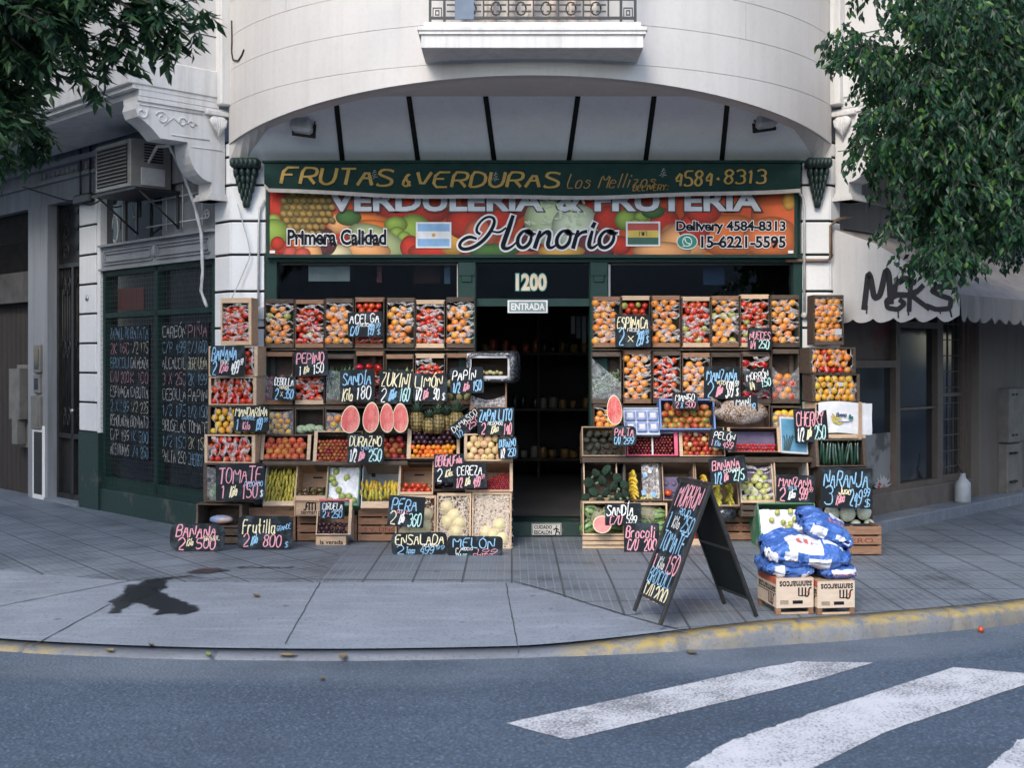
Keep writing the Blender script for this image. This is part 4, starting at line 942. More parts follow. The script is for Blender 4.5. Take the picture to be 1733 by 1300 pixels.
SIGNR = []            # where the boards hang, in photo pixels: produce wholly behind a board is left out
def sign(px0, py0, px1, py1, rot, Y, texts, label, round_=.10, cat='chalkboard', lean=6, wd=None, dim=None):
    cx_, cy_ = (px0+px1)/2, (py0+py1)/2; sc_ = (CAMD+Y)/FPX
    c = P(cx_, cy_, Y); a = R(-rot)
    u = Vector((math.cos(a), 0, math.sin(a))); v0 = Vector((-math.sin(a), 0, math.cos(a)))
    v = (v0+Vector((0, math.tan(R(lean)), 0))).normalized(); M = frame(c, u, v)
    cr, sr = abs(math.cos(a)), abs(math.sin(a)); W0, H0 = (px1-px0), (py1-py0)
    det = cr*cr-sr*sr; W, H = ((W0*cr-H0*sr)/det*sc_, (H0*cr-W0*sr)/det*sc_) if sr < .5 else (dim[0]*sc_, dim[1]*sc_)
    r = round_*min(W, H); pts = []
    for sx, sy, a0 in ((1, -1, -90), (1, 1, 0), (-1, 1, 90), (-1, -1, 180)):
        for k in range(4): t = R(a0+30*k); pts.append((sx*(W/2-r)+r*math.cos(t)+rnd(-.001, .001), sy*(H/2-r)+r*math.sin(t)+rnd(-.001, .001)))
    mb = MB(); mb.prism(pts, .009, 0, M, -.009)
    nm = 'price_board'
    o = solo(mb, nm, M_slate, label, cat, c-v*H/2, 'hand-written price boards')
    mb = MB()
    for t in texts:
        s, a0, b0, a1, b1, col = t[:6]; sl_ = t[6] if len(t) > 6 else .10; rise = (t[7] if len(t) > 7 else 0)*H
        h_ = (b1-b0)*H
        chalk(mb, s, (a0-.5)*W, (.5-b1)*H, (a1-.5)*W, (.5-b0)*H, wd or max(.0045, min(.0105, h_*.105)), CHK.index(col), M, sl_, rise=rise)
    if mb.v: part(mb, 'lettering', CHM, o)
    SIGNR.append((px0+4, py0+4, px1-4, py1-4))
    return o
S = sign
bl = 'black chalkboard with '
def signs():
    S(355, 584, 415, 637, -1, -.52, [('BANANA', .03, .05, .80, .48, 'b'), ('BRE', .30, .48, .55, .60, 'w'), ('2', .05, .50, .22, .95, 'b'), ('Kilo', .26, .60, .58, .90, 'p', .2, .1), ('499', .58, .52, .86, .95, 'w'), ('99', .86, .45, .97, .65, 'w')], bl+'blue BANANA and a 2 kilo price, hung on the wrapped tomato stack')
    S(395, 687, 456, 731, 1, -.58, [('MANDARINA', .03, .05, .97, .40, 'y'), ('GRANDE', .22, .40, .62, .54, 'b'), ('1', .06, .52, .18, .95, 'b'), ('Kilo', .25, .62, .50, .92, 'p'), ('199', .62, .48, .84, .95, 'b'), ('99', .85, .45, .97, .62, 'b')], bl+'cream MANDARINA over 1 kilo 199, by the mandarin crate')
    S(364, 784, 449, 848, -2, -.72, [('TOMATE', .05, .10, .97, .52, 'p'), ('REDONDO', .58, .50, .97, .64, 'b'), ('1', .08, .56, .22, .95, 'p'), ('Kilo', .27, .62, .48, .92, 'y', .2, .08), ('150', .52, .55, .88, .95, 'p'), ('$', .90, .75, .97, .92, 'w')], 'large chalkboard with pink TOMATE 1 kilo 150 on the lower tomato stack', .04)
    S(287, 885, 381, 934, 2, -1.0, [('BANANA', .10, .08, .86, .50, 'p'), ('BRASIL', .62, .46, .92, .62, 'y', .1, .04), ('2', .14, .52, .30, .95, 'p'), ('Kilo', .30, .58, .46, .85, 'y', .2, .06), ('500', .48, .54, .86, .92, 'p')], 'round-cornered chalkboard with pink BANANA BRASIL 2 kilo 500 on the pavement', .3)
    S(402, 873, 496, 930, 1, -.90, [('Frutilla', .08, .10, .70, .52, 'y', .05), ('2', .09, .56, .23, .95, 'p'), ('Kilo', .24, .62, .40, .90, 'b', .2, .1), ('800', .46, .56, .82, .92, 'p'), ('GRANDE', .70, .30, .97, .46, 'b', .1, .1), ('$', .86, .78, .93, .94, 'b')], 'chalkboard with cream Frutilla and dim pink 2 kilo 800 on the pavement', .16)
    S(588, 527, 648, 571, -2, -.22, [('ACELGA', .04, .08, .94, .45, 'w'), ('FRESCA', .28, .46, .66, .58, 'w'), ('C/U', .04, .58, .34, .95, 'b', .2), ('199', .55, .50, .78, .95, 'b'), ('99', .80, .46, .95, .66, 'b'), ('$', .84, .72, .94, .92, 'b')], bl+'white ACELGA over C/U 199 on the top row of crates', .03)
    S(497, 592, 556, 638, -3, -.30, [('PEPINO', .05, .10, .92, .50, 'p'), ('1', .12, .58, .22, .95, 'w'), ('Kilo', .26, .62, .48, .90, 'y', .2, .1), ('150', .54, .52, .90, .90, 'w')], bl+'pink PEPINO over 1 kilo 150 in the second row', .12)
    S(461, 637, 500, 678, 1, -.31, [('CEBOLLA', .05, .06, .95, .38, 'w'), ('MORADA', .30, .40, .74, .52, 'y'), ('2', .08, .50, .30, .95, 'b'), ('x', .34, .66, .48, .85, 'w'), ('350', .50, .54, .96, .92, 'b')], 'small chalkboard with white CEBOLLA MORADA on the red onion crate', .1)
    S(575, 625, 635, 681, -1, -.33, [('SANDÍA', .06, .12, .92, .46, 'b'), ('Kilo', .05, .58, .42, .95, 'y', .15), ('180', .44, .52, .92, .92, 'w')], bl+'blue SANDIA and cream Kilo 180 above the red melon halves', .06)
    S(640, 625, 699, 685, 3, -.34, [('ZUKINI', .04, .10, .97, .50, 'y'), ('2', .05, .54, .26, .95, 'w'), ('Kilos', .30, .60, .60, .92, 'b', .2, .12), ('160', .62, .52, .97, .92, 'g')], bl+'cream ZUKINI 2 kilos 160 between SANDIA and LIMON boards', .03)
    S(699, 632, 757, 680, 0, -.345, [('LIMÓN', .03, .10, .88, .48, 'y'), ('1/2', .06, .52, .28, .95, 'w'), ('Kilo', .28, .60, .50, .92, 'p', .2, .1), ('90', .58, .54, .80, .95, 'w'), ('$', .84, .72, .95, .95, 'w')], bl+'cream LIMON 1/2 kilo 90 above the pineapples', .03)
    S(761, 621, 819, 667, -2, -.47, [('PAPÍN', .06, .12, .80, .48, 'w'), ('1/2', .06, .56, .32, .95, 'b'), ('Kilo', .38, .62, .62, .92, 'p', .2, .1), ('150', .66, .52, .96, .92, 'b')], bl+'white PAPIN 1/2 kilo 150 beside the plastic-wrapped carton', .05)
    S(588, 735, 650, 784, 0, -.64, [('DURAZNO', .04, .08, .96, .42, 'y'), ('CHICO', .36, .42, .72, .54, 'b'), ('1/2', .05, .50, .28, .95, 'w'), ('Kilo', .30, .60, .52, .92, 'p', .2, .1), ('250', .56, .52, .96, .92, 'g')], bl+'cream DURAZNO 1/2 kilo 250 between the plum and nectarine crates', .04)
    S(766, 688, 813, 746, -38, -.55, [('DAMASCO', .04, .10, .96, .46, 'w'), ('1/2', .06, .54, .28, .94, 'b'), ('250', .42, .52, .92, .92, 'p')], 'steeply tilted chalkboard with white DAMASCO over the apricot crate', .05, dim=(58, 27))
    S(808, 690, 870, 736, 0, -.60, [('ZAPALLITO', .03, .08, .97, .50, 'b'), ('REDONDO', .28, .52, .70, .64, 'w'), ('2', .08, .58, .24, .98, 'p'), ('Kilos', .36, .68, .62, .96, 'y', .2, .1), ('140', .70, .56, .96, .97, 'p')], bl+'blue ZAPALLITO 2 kilos 140 at the door side of the stall', .02)
    S(841, 738, 877, 778, -4, -.72, [('DURAZNO', .06, .12, .96, .46, 'b'), ('1/2', .10, .52, .38, .94, 'w'), ('250', .46, .54, .94, .90, 'b')], 'small chalkboard with blue DURAZNO on the pale peach crate by the door', .14)
    S(734, 768, 786, 817, -1, -.70, [('BERENJENA', .03, .06, .97, .42, 'p'), ('2', .08, .50, .30, .94, 'w'), ('Kilos', .36, .56, .72, .82, 'y', .2, .1), ('1', .80, .48, .92, .92, 'b')], bl+'pink BERENJENA half covered by the CEREZA board', .03)
    S(766, 783, 824, 828, -2, -.74, [('CEREZA', .10, .12, .90, .48, 'w'), ('1/2', .08, .56, .30, .94, 'p'), ('Kilo', .34, .60, .56, .90, 'y', .2, .1), ('499', .58, .52, .84, .94, 'p'), ('99', .84, .46, .96, .64, 'p')], bl+'white CEREZA and pink 499 in front of the dark aubergine crate', .03)
    S(655, 838, 720, 894, 4, -.97, [('PERA', .08, .10, .82, .48, 'b'), ('DULCE', .24, .46, .58, .58, 'p'), ('2', .04, .50, .26, .95, 'y'), ('Kilo', .30, .60, .52, .92, 'w', .2, .1), ('360', .56, .54, .96, .96, 'g')], bl+'blue PERA DULCE 2 kilo 360 leaning on the melon crates', .03)
    S(662, 901, 757, 941, -1, -1.16, [('ENSALADA', .06, .10, .96, .52, 'y'), ('2', .08, .56, .24, .94, 'b'), ('Tazas', .26, .62, .44, .90, 'b'), ('DE FRUTA', .56, .50, .84, .62, 'w'), ('499', .50, .62, .78, .94, 'b'), ('99', .80, .58, .96, .76, 'b')], 'round-cornered chalkboard with cream ENSALADA standing on the pavement', .25)
    S(757, 907, 851, 943, 1, -1.22, [('MELÓN', .09, .12, .86, .58, 'b', .05), ('C/', .14, .62, .26, .90, 'w'), ('199', .50, .62, .92, .86, 'p', .3), ('ROCIO', .26, .58, .46, .70, 'w'), ('DULCE', .16, .88, .36, .97, 'g'), ('CHICO', .46, .86, .82, .96, 'p')], 'wide chalkboard with large blue MELON on the pavement by the step', .18)
    S(541, 849, 583, 879, 1, -.985, [('CIRUELA', .08, .08, .95, .46, 'w'), ('2', .10, .54, .26, .92, 'b'), ('x', .30, .60, .42, .88, 'p'), ('250', .46, .52, .94, .92, 'b')], 'small chalkboard with CIRUELA 250 on the pink-edged plum box', .05)
    S(1041, 532, 1101, 588, 0, -.22, [('ESPINACA', .04, .08, .96, .42, 'y'), ('FRESCA', .34, .42, .70, .52, 'w'), ('2', .06, .44, .28, .96, 'b'), ('x', .34, .66, .52, .84, 'y'), ('299', .58, .50, .84, .95, 'b'), ('99', .84, .46, .96, .62, 'b'), ('$', .86, .66, .96, .86, 'b')], bl+'cream ESPINACA over 2 x 299 on the top row by the door', .03)
    S(1265, 554, 1307, 593, 2, -.22, [('NUECES', .06, .18, .96, .52, 'p'), ('1/4', .08, .56, .36, .95, 'p'), ('250', .42, .56, .92, .94, 'g')], 'small chalkboard with pink NUECES 1/4 250 on the top row', .08)
    S(1191, 620, 1254, 676, 1, -.32, [('MANZANA', .05, .10, .94, .44, 'b'), ('VERDE', .34, .44, .66, .56, 'y'), ('2', .06, .48, .28, .95, 'b'), ('Kilos', .32, .62, .56, .92, 'p', .2, .12), ('599', .58, .46, .84, .94, 'w'), ('99', .84, .42, .96, .60, 'w'), ('$', .86, .66, .96, .88, 'w')], bl+'blue MANZANA VERDE 2 kilos 599 on the empty netted crate', .04)
    S(1258, 621, 1309, 663, -10, -.32, [('MORRÓN', .06, .14, .92, .48, 'w'), ('ROJO', .42, .48, .66, .62, 'p'), ('1/4', .12, .56, .34, .94, 'y'), ('150', .56, .52, .96, .90, 'g')], 'tilted chalkboard with white MORRON on the red pepper crate', .05)
    S(1138, 664, 1181, 693, 0, -.50, [('MANGO', .10, .10, .90, .52, 'w'), ('2', .10, .56, .26, .92, 'p'), ('X', .32, .58, .44, .90, 'b'), ('500', .50, .56, .92, .90, 'p')], 'small chalkboard with white MANGO and pink 2 X 500 on the blue mango box', .18)
    S(1242, 670, 1283, 701, -3, -.50, [('MANÍ', .06, .12, .74, .52, 'w'), ('C/P', .10, .58, .44, .92, 'b'), ('199', .54, .44, .92, .92, 'b')], 'small chalkboard with white MANI on the bag of peanuts', .12)
    S(1036, 721, 1077, 755, 0, -.62, [('PALTA', .08, .12, .92, .50, 'p'), ('C/U', .06, .56, .36, .92, 'b'), ('299', .44, .56, .92, .90, 'b')], 'pale-edged small chalkboard with pink PALTA on the avocado box', .25)
    S(1198, 725, 1249, 764, 9, -.62, [('PELÓN', .14, .12, .94, .48, 'w'), ('1', .08, .54, .18, .92, 'p'), ('Kilo', .22, .58, .46, .86, 'b'), ('499', .50, .54, .92, .90, 'p')], 'tilted small chalkboard with white PELON on the nectarine crate', .08)
    S(1199, 770, 1266, 822, -7, -.72, [('BANANA', .06, .10, .86, .46, 'p'), ('ECUADOR', .36, .46, .82, .58, 'w'), ('1/2', .08, .52, .32, .95, 'b'), ('Kilo', .34, .64, .52, .92, 'p', .2, .1), ('275', .58, .54, .94, .92, 'g')], 'tilted chalkboard with pink BANANA ECUADOR over the banana crate', .04)
    S(1313, 803, 1380, 851, 2, -.72, [('MANZANA', .05, .10, .94, .44, 'p'), ('2', .06, .48, .26, .95, 'p'), ('ROJA', .32, .42, .54, .56, 'b'), ('Kilos', .30, .60, .54, .92, 'w', .2, .12), ('599', .58, .48, .84, .92, 'p'), ('99', .84, .44, .96, .62, 'p')], bl+'pink MANZANA ROJA 2 kilos 599 beside the green apples', .03)
    S(1343, 690, 1402, 750, -3, -.50, [('CHERRY', .04, .10, .92, .50, 'p'), ('1/2', .05, .56, .30, .95, 'w'), ('Kilo', .34, .62, .56, .90, 'y', .2, .12), ('250', .56, .50, .96, .92, 'g')], bl+'pink CHERRY 1/2 kilo 250 before a blue printed box', .03)
    S(1388, 790, 1478, 862, 2, -.86, [('NARANJA', .04, .10, .94, .48, 'b'), ('3', .06, .46, .26, .92, 'b'), ('Jugo', .34, .46, .60, .66, 'y'), ('Kilos', .28, .68, .50, .92, 'p', .2, .1), ('249', .54, .54, .82, .94, 'b'), ('99', .82, .50, .96, .70, 'b'), ('$', .84, .76, .96, .94, 'b')], 'large chalkboard with blue NARANJA 3 kilos 249 over the cabbages', .03)
    S(1428, 905, 1474, 943, 0, -1.16, [('TOMATE', .0, .10, .92, .44, 'p'), ('PERITA', .3, .42, .9, .54, 'b'), ('2', .08, .52, .30, .92, 'w'), ('199', .56, .52, .92, .90, 'y')], 'small chalkboard with pink TOMATE behind the blue sacks', .06)
    S(1024, 852, 1085, 889, 0, -.96, [('SANDÍA', .04, .10, .82, .56, 'w'), ('C/U', .10, .58, .50, .98, 'p', .2), ('599', .58, .56, .90, .94, 'w')], bl+'white SANDIA C/U 599 above the cut watermelon', .03)
    S(1056, 886, 1116, 935, 0, -1.02, [('Brocoli', .04, .10, .92, .50, 'p', .1), ('C/U', .06, .56, .44, .92, 'p', .2), ('200', .54, .54, .94, .92, 'p')], bl+'pink Brocoli C/U 200 beside the striped watermelons', .02)
signs()

# window price lists written on two black panels behind the side window mesh
CHD = [pm('faded_'+m_.name, tuple(c*.95 for c in col), .9, tuple(c*.5 for c in col), 30, 3, .4, .7) for m_, col in zip(CHM, ((.82, .82, .80), (.30, .52, .72), (.75, .40, .46), (.85, .78, .58), (.5, .78, .76)))]  # chalk colours darkened to imitate writing seen dim behind glass
def winlist(px0, px1, py0, py1, cols, label):
    a, b = sL(px1, -.1), sL(px0, -.1); z1_, z0_ = zL((px0+px1)/2, py0, -.1), zL((px0+px1)/2, py1, -.1)
    # x of ML runs away from the camera: mirror so that writing reads from the far end
    M = ML @ Matrix(((-1, 0, 0, b), (0, 1, 0, z0_), (0, 0, 1, -.095), (0, 0, 0, 1)))
    Mf = frame(M @ Vector((0, 0, 0)), (SQ, -SQ, 0), (0, 0, 1), (-SQ, -SQ, 0)); W, H = b-a, z1_-z0_
    mb = MB(); mb.add([(0, 0, 0), (W, 0, 0), (W, H, 0), (0, H, 0)], [(0, 1, 2, 3)], 0, False, Mf); mb.box(0, W, 0, H, -.006, -.002, 0, Mf)
    o = solo(mb, 'price_list', M_slate, label, 'chalkboard', Mf @ Vector((0, 0, 0)), 'price lists in the side window')
    mb = MB()
    for (c0, c1, lines) in cols:
        n_ = len(lines)
        for i, (t, col) in enumerate(lines):
            h = H/n_; y = H-(i+1)*h
            chalk(mb, t, W*c0+.01, y+h*.16, W*c1-.01, y+h*.88, .0075, CHK.index(col), Mf, .05, .4, .003)
    part(mb, 'lettering', CHD, o)
winlist(187, 253, 552, 776, [(0, .52, [('ZAPALLITO', 'b'), ('2K 160', 'p'), ('BROCOLI', 'b'), ('C/U 200', 'p'), ('ESPINACA', 'w'), ('2 X 199', 'b'), ('REMOLACHA', 'w'), ('C/P 199', 'w'), ('ACEITUNAS', 'w')]), (.53, 1, [('BATATA', 'b'), ('1/2 175', 'y'), ('CALABAZA', 'w'), ('K 100', 'p'), ('CABUTIA', 'w'), ('1/2 225', 'y'), ('BONIATO', 'w'), ('1K 300', 'b'), ('1/4 250', 'b')])], 'black price list in blue and pink chalk starting with ZAPALLITO and BATATA')
winlist(275, 353, 548, 790, [(0, .55, [('CARBÓN', 'w'), ('C/P 499', 'b'), ('ALCAUCIL', 'w'), ('3 X 250', 'p'), ('CEBOLLA', 'w'), ('1/2 175', 'b'), ('BRUSELAS', 'w'), ('1/2 150', 'b'), ('PALTA 250', 'w')]), (.57, 1, [('PIÑA', 'p'), ('C/U 600', 'b'), ('BERENJENA', 'y'), ('2K 199', 'b'), ('PAPIN', 'w'), ('1/2 150', 'b'), ('TOMATE', 'w'), ('2K 150', 'y'), ('CHERRY 1', 'b')])], 'black price list in white and blue chalk starting with CARBON and PINA')
mb = MB(); M = MR @ Matrix.Translation((sR(1494, -.1), zR(1494, 826, -.1), -.103)); chalk(mb, '$4', -.12, -.055, .07, .055, .016, 0, M, .05, .2); part(mb, 'lettering', [pm('red_ink', (.5, .03, .03), .6)], ST)

# ------------------------------------------------------------------ printed shop sign
YS = -.07
SG = thing('shop_sign', 'long printed fruit-collage sign with Honorio in black script over the shop front', 'sign', P(900, 432, YS))
x0, x1, zb, zt = X(456, YS), X(1344, YS), Z(431, YS), Z(305, YS)
mb = MB(); mb.box(x0, x1, YS, -.01, zb, zt); part(mb, 'sign_panel', pm('red_orange_print', (.46, .045, .02), .6, (.48, .10, .03), 2.2, 3, spec=.2), SG)
mb = MB(); t = .03
for a in ((x0-t, x0, zb-t, zt), (x1, x1+t, zb-t, zt), (x0, x1, zb-t, zb)): mb.box(a[0], a[1], YS-.014, -.006, a[2], a[3])
part(mb, 'sign_frame', M_green, SG)
def print_mat():
    m, nt, b, co = new_mat('printed_fruit')
    a = node(nt, 'VertexColor', _layer_name='ink').outputs[0]
    n1 = node(nt, 'TexNoise', Vector=co, Scale=35, Detail=5).outputs[0]
    nt.links.new(mixc(nt, math_(nt, 'MULTIPLY', n1, .10), a, mixc(nt, .5, a, (.9, .85, .6))), b.inputs['Base Color']); b.inputs['Roughness'].default_value = .6; b.inputs['Specular IOR Level'].default_value = .2; return m
M_print = print_mat()
class Ink:
    def __init__(s): s.v = []; s.f = []; s.c = []; s.k = 0
    def ell(s, px, py, rx, ry, col, rot=0, hi=1.45, lo=.38):
        s.k += 1; off = .0006+.00012*s.k; b = len(s.v); n_ = 28; ca, sa = math.cos(R(rot)), math.sin(R(rot))
        for ring in range(5):
            f = ring/4
            for k in range(n_):
                t = 2*math.pi*k/n_; dx, dy = rx*f*math.cos(t)-rx*.25*(1-f), ry*f*math.sin(t)-ry*.3*(1-f)
                q = P(px+dx*ca-dy*sa, py+dx*sa+dy*ca, YS); q.x = min(max(q.x, x0), x1); q.z = max(q.z, zb)
                s.v.append((q.x, YS-off, q.z)); g = hi+(1-hi)*min(1, f*1.6) if f < .6 else 1+(lo-1)*(f-.6)/.4; s.c.append(tuple(min(.95, c*g*.86) for c in col)+(1,))
        for ring in range(4):
            for k in range(n_): s.f.append((b+ring*n_+k, b+ring*n_+(k+1) % n_, b+(ring+1)*n_+(k+1) % n_, b+(ring+1)*n_+k))
ink = Ink(); E = ink.ell
RED, ORG_, YEL, GRN, DGR, PUR, PCH, CRM = (.50, .025, .012), (.66, .15, .02), (.70, .36, .06), (.26, .38, .06), (.05, .14, .03), (.10, .015, .03), (.78, .36, .14), (.72, .62, .36)
for a in [(1250, 350, 95, 60, (.52, .07, .02)), (1330, 370, 60, 70, (.56, .10, .03)), (700, 345, 70, 40, RED), (840, 340, 60, 40, RED), (1040, 345, 60, 40, RED), (1180, 420, 110, 30, ORG_), (470, 345, 22, 30, RED),
          (518, 356, 44, 46, (.30, .17, .04)), (463, 372, 12, 10, GRN), (462, 394, 28, 24, GRN), (560, 395, 34, 22, RED), (575, 378, 22, 18, PCH), (625, 372, 38, 10, ORG_, 5), (640, 382, 36, 9, ORG_, 8), (590, 368, 22, 14, DGR), (700, 390, 30, 28, GRN), (670, 380, 20, 14, GRN), (672, 395, 13, 12, GRN), (684, 402, 12, 11, GRN), (640, 410, 55, 26, (.40, .46, .22), 25), (620, 422, 42, 20, PCH, 8), (560, 428, 36, 16, CRM), (545, 410, 26, 26, PUR), (510, 415, 16, 36, ORG_, -25), (528, 420, 14, 34, PCH, -22), (478, 420, 14, 12, RED), (492, 428, 14, 12, (.55, .08, .06)), (470, 412, 12, 12, RED), (512, 430, 14, 11, (.55, .08, .06)),
          (695, 418, 18, 20, RED), (740, 425, 50, 16, RED), (770, 400, 26, 34, YEL, 20), (790, 378, 36, 28, RED), (815, 395, 30, 26, (.6, .12, .06)), (850, 372, 26, 22, RED), (880, 420, 34, 22, (.5, .10, .05)), (835, 424, 45, 12, DGR), (900, 400, 20, 26, PUR), (935, 372, 48, 44, (.52, .60, .34)), (975, 385, 42, 40, (.60, .66, .46)), (1000, 415, 36, 26, PUR), (1030, 372, 26, 24, RED), (1060, 372, 20, 18, GRN), (1095, 378, 14, 10, GRN), (1110, 370, 14, 11, GRN), (1085, 368, 13, 10, GRN), (1075, 380, 12, 10, GRN), (1125, 378, 26, 26, RED), (1135, 395, 18, 18, (.6, .14, .06)), (1105, 358, 20, 12, DGR), (1165, 405, 60, 34, PCH, -20), (1120, 425, 50, 16, PCH), (950, 425, 40, 12, YEL), (1020, 425, 20, 14, PUR), (1050, 415, 18, 16, RED), (1235, 398, 60, 36, (.60, .14, .03)), (1305, 402, 48, 36, (.62, .15, .04)), (1175, 385, 28, 26, RED), (1335, 340, 12, 16, YEL), (1190, 360, 30, 20, RED)]: E(*a)
for i in range(8):
    for j in range(8):
        if math.hypot((480+i*11-518)/44, (318+j*11-356)/46) < .98: E(480+i*11+(j % 2)*5, 318+j*11, 6.5, 5.2, (.34, .21, .05) if (i+j) % 3 else (.20, .14, .04), 30, 1.5, .25)
for i in range(40): E(905+rnd(-18, 90), 345+rnd(-6, 40), 5, 2.2, (.62, .70, .45), rnd(0, 90), 1.3, .9)
me = bpy.data.meshes.new('fruit_print'); o = parent_org(SG); me.from_pydata([(v[0]-o[0], v[1]-o[1], v[2]-o[2]) for v in ink.v], [], ink.f)
ca = me.color_attributes.new('ink', 'FLOAT_COLOR', 'POINT'); ca.data.foreach_set('color', [q for c in ink.c for q in c]); me.materials.append(M_print)
ob = bpy.data.objects.new('fruit_print', me); COL.link(ob); ob.parent = SG
Y2 = YS-.016
Ms = Matrix(((1, 0, 0, 0), (0, 0, -1, Y2), (0, 1, 0, 0), (0, 0, 0, 1)))      # x right, y up, out of the sign towards the street
sx_ = lambda px: X(px, YS); sz_ = lambda py: Z(py, YS)
M_ink = pm('black_ink', (.010, .012, .018), .7, spec=.15); M_halo = pm('white_halo', (.80, .80, .80), .4); M_silver = pm('silver_ink', (.62, .63, .64), .35, (.40, .42, .45), 3); M_brown = pm('brown_ink', (.06, .025, .02), .4)
mb = MB()
def halo(t, a, b, c, d, bd, hb, m1=1, m0=0, o=0): printed(mb, t, sx_(a), sz_(d), sx_(c), sz_(b), m0, Ms, hb, .0004+o, ref=bd); printed(mb, t, sx_(a), sz_(d), sx_(c), sz_(b), m1, Ms, bd, .0016+o)
halo('Primera Calidad', 487, 388, 654, 415, .03, .085); halo('Delivery 4584-8313', 1144, 374, 1329, 396, .03, .08); halo('15-6221-5595', 1186, 399, 1329, 420, .03, .08)
part(mb, 'lettering', [M_halo, M_ink], SG)
mb = MB()
halo('VERDULERIA', 556, 322, 920, 358, .035, .075); halo('&', 942, 322, 984, 358, .035, .075); halo('FRUTERIA', 1006, 322, 1288, 358, .035, .075)
part(mb, 'heading_lettering', [M_brown, M_silver], SG)
mb = MB()
def brush(pl, ws, mi, off, grow=0):
    for _ in range(2): pl = chaikin(pl); ws = [w_[0] for w_ in chaikin([(w_, 0) for w_ in ws])]
    mb.stroke([(sx_(a), sz_(b)) for a, b in pl], [(w_+grow)*.006 for w_ in ws], mi, Ms, off)
HON = [([(806, 404), (794, 400), (780, 408), (777, 418), (786, 423), (804, 418), (822, 404), (834, 386), (838, 372), (830, 366), (818, 370), (808, 382), (806, 392), (812, 396)], [4, 6, 5, 6, 6, 6, 6, 6, 5, 4, 4, 4, 5, 4]),
       ([(834, 392), (846, 394), (856, 386)], [3, 4, 3]), ([(868, 366), (862, 384), (855, 404), (850, 418), (856, 422), (866, 418), (874, 410)], [6, 8, 8, 8, 6, 4, 3]),
       ([(896, 392), (886, 390), (876, 402), (876, 416), (886, 421), (897, 412), (900, 398), (894, 391), (890, 394), (906, 396)], [4, 5, 6, 7, 6, 6, 5, 4, 3, 3]),
       ([(914, 392), (910, 404), (905, 419)], [5, 7, 7]), ([(908, 408), (920, 394), (930, 391), (930, 402), (926, 416), (932, 421), (942, 414)], [3, 5, 6, 7, 7, 5, 3]),
       ([(962, 392), (952, 390), (942, 402), (942, 416), (952, 421), (963, 412), (966, 398), (960, 391), (958, 394), (972, 396)], [4, 5, 6, 7, 6, 6, 5, 4, 3, 3]),
       ([(978, 391), (974, 404), (970, 419)], [5, 7, 7]), ([(973, 406), (982, 394), (992, 392)], [3, 5, 6]), ([(1002, 392), (998, 406), (996, 417), (1002, 421), (1012, 413)], [5, 7, 7, 5, 3]), ([(1006, 378), (1003, 384)], [6, 7]),
       ([(1034, 392), (1024, 390), (1014, 402), (1014, 416), (1024, 421), (1036, 412), (1040, 398), (1032, 391), (1030, 394), (1045, 394)], [4, 5, 6, 7, 6, 6, 5, 4, 3, 3])]
for i, (p_, w_) in enumerate(HON): brush(p_, w_, 0, .0004+.00005*i, 6)
for i, (p_, w_) in enumerate(HON): brush(p_, w_, 1, .0018+.00005*i)
part(mb, 'script_lettering', [M_halo, M_ink], SG)
def flag(px0, px1, py0, py1, cols, nm, emblem):
    mb = MB(); g = 3
    def rect(a, b, c, d, mi, off): mb.add([(sx_(a), sz_(d), off), (sx_(c), sz_(d), off), (sx_(c), sz_(b), off), (sx_(a), sz_(b), off)], [(0, 1, 2, 3)], mi, False, Ms)
    rect(px0-g, py0-g, px1+g, py1+g, 3, .0004); h = (py1-py0)/3
    for i in range(3): rect(px0, py0+h*i, px1, py0+h*(i+1), i, .0014)
    c, d = (px0+px1)/2, (py0+py1)/2
    if emblem == 'sun':
        mb.prism([(sx_(c)+(.016 if k % 2 else .024)*math.cos(k*math.pi/8), sz_(d)+(.016 if k % 2 else .024)*math.sin(k*math.pi/8)) for k in range(16)], .0004, 4, Ms, .0018)
    else:
        mb.prism([(sx_(c)+.022*math.cos(k*math.pi/6), sz_(d)+.028*math.sin(k*math.pi/6)) for k in range(12)], .0003, 4, Ms, .0018)
        mb.prism([(sx_(c)+.012*math.cos(k*math.pi/5), sz_(d)+.017*math.sin(k*math.pi/5)) for k in range(10)], .0003, 5, Ms, .0024)
        for q in (-1, 1): mb.stroke([(sx_(c)+q*.012, sz_(d)+.018), (sx_(c)+q*.036, sz_(d)+.026), (sx_(c)+q*.038, sz_(d)-.02)], .006, 5, Ms, .003)
    return part(mb, nm, cols, SG)
lb = pm('sky_blue_ink', (.24, .45, .72), .4); wh = M_halo
flag(707, 761, 379, 417, [lb, wh, lb, wh, pm('gold_ink', (.65, .33, .06), .4)], 'flag_print', 'sun')
flag(1062, 1114, 378, 414, [pm('flag_red', (.48, .04, .02), .4), pm('flag_yellow', (.72, .50, .06), .4), pm('flag_green', (.01, .10, .05), .4), wh, pm('emblem_tan', (.55, .30, .08), .4), M_ink], 'flag_print', 'arms')
mb = MB(); cx_, cz_ = sx_(1162.5), sz_(409)
cir = lambda rx, ry, n_=24: [(cx_+rx*math.cos(k*2*math.pi/n_), cz_+ry*math.sin(k*2*math.pi/n_)) for k in range(n_)]
mb.prism(cir(.108, .082), .0004, 1, Ms, .0004); mb.prism(cir(.098, .072), .0004, 0, Ms, .0012)
mb.stroke([(cx_+.046*math.cos(t*.3-1.9), cz_+.046*math.sin(t*.3-1.9)) for t in range(21)]+[(cx_-.052, cz_-.05), (cx_-.02, cz_-.044)], .009, 1, Ms, .0020)
mb.stroke([(cx_-.022, cz_+.022), (cx_-.014, cz_-.002), (cx_+.004, cz_-.018), (cx_+.024, cz_-.02)], [.014, .008, .008, .014], 1, Ms, .0022)
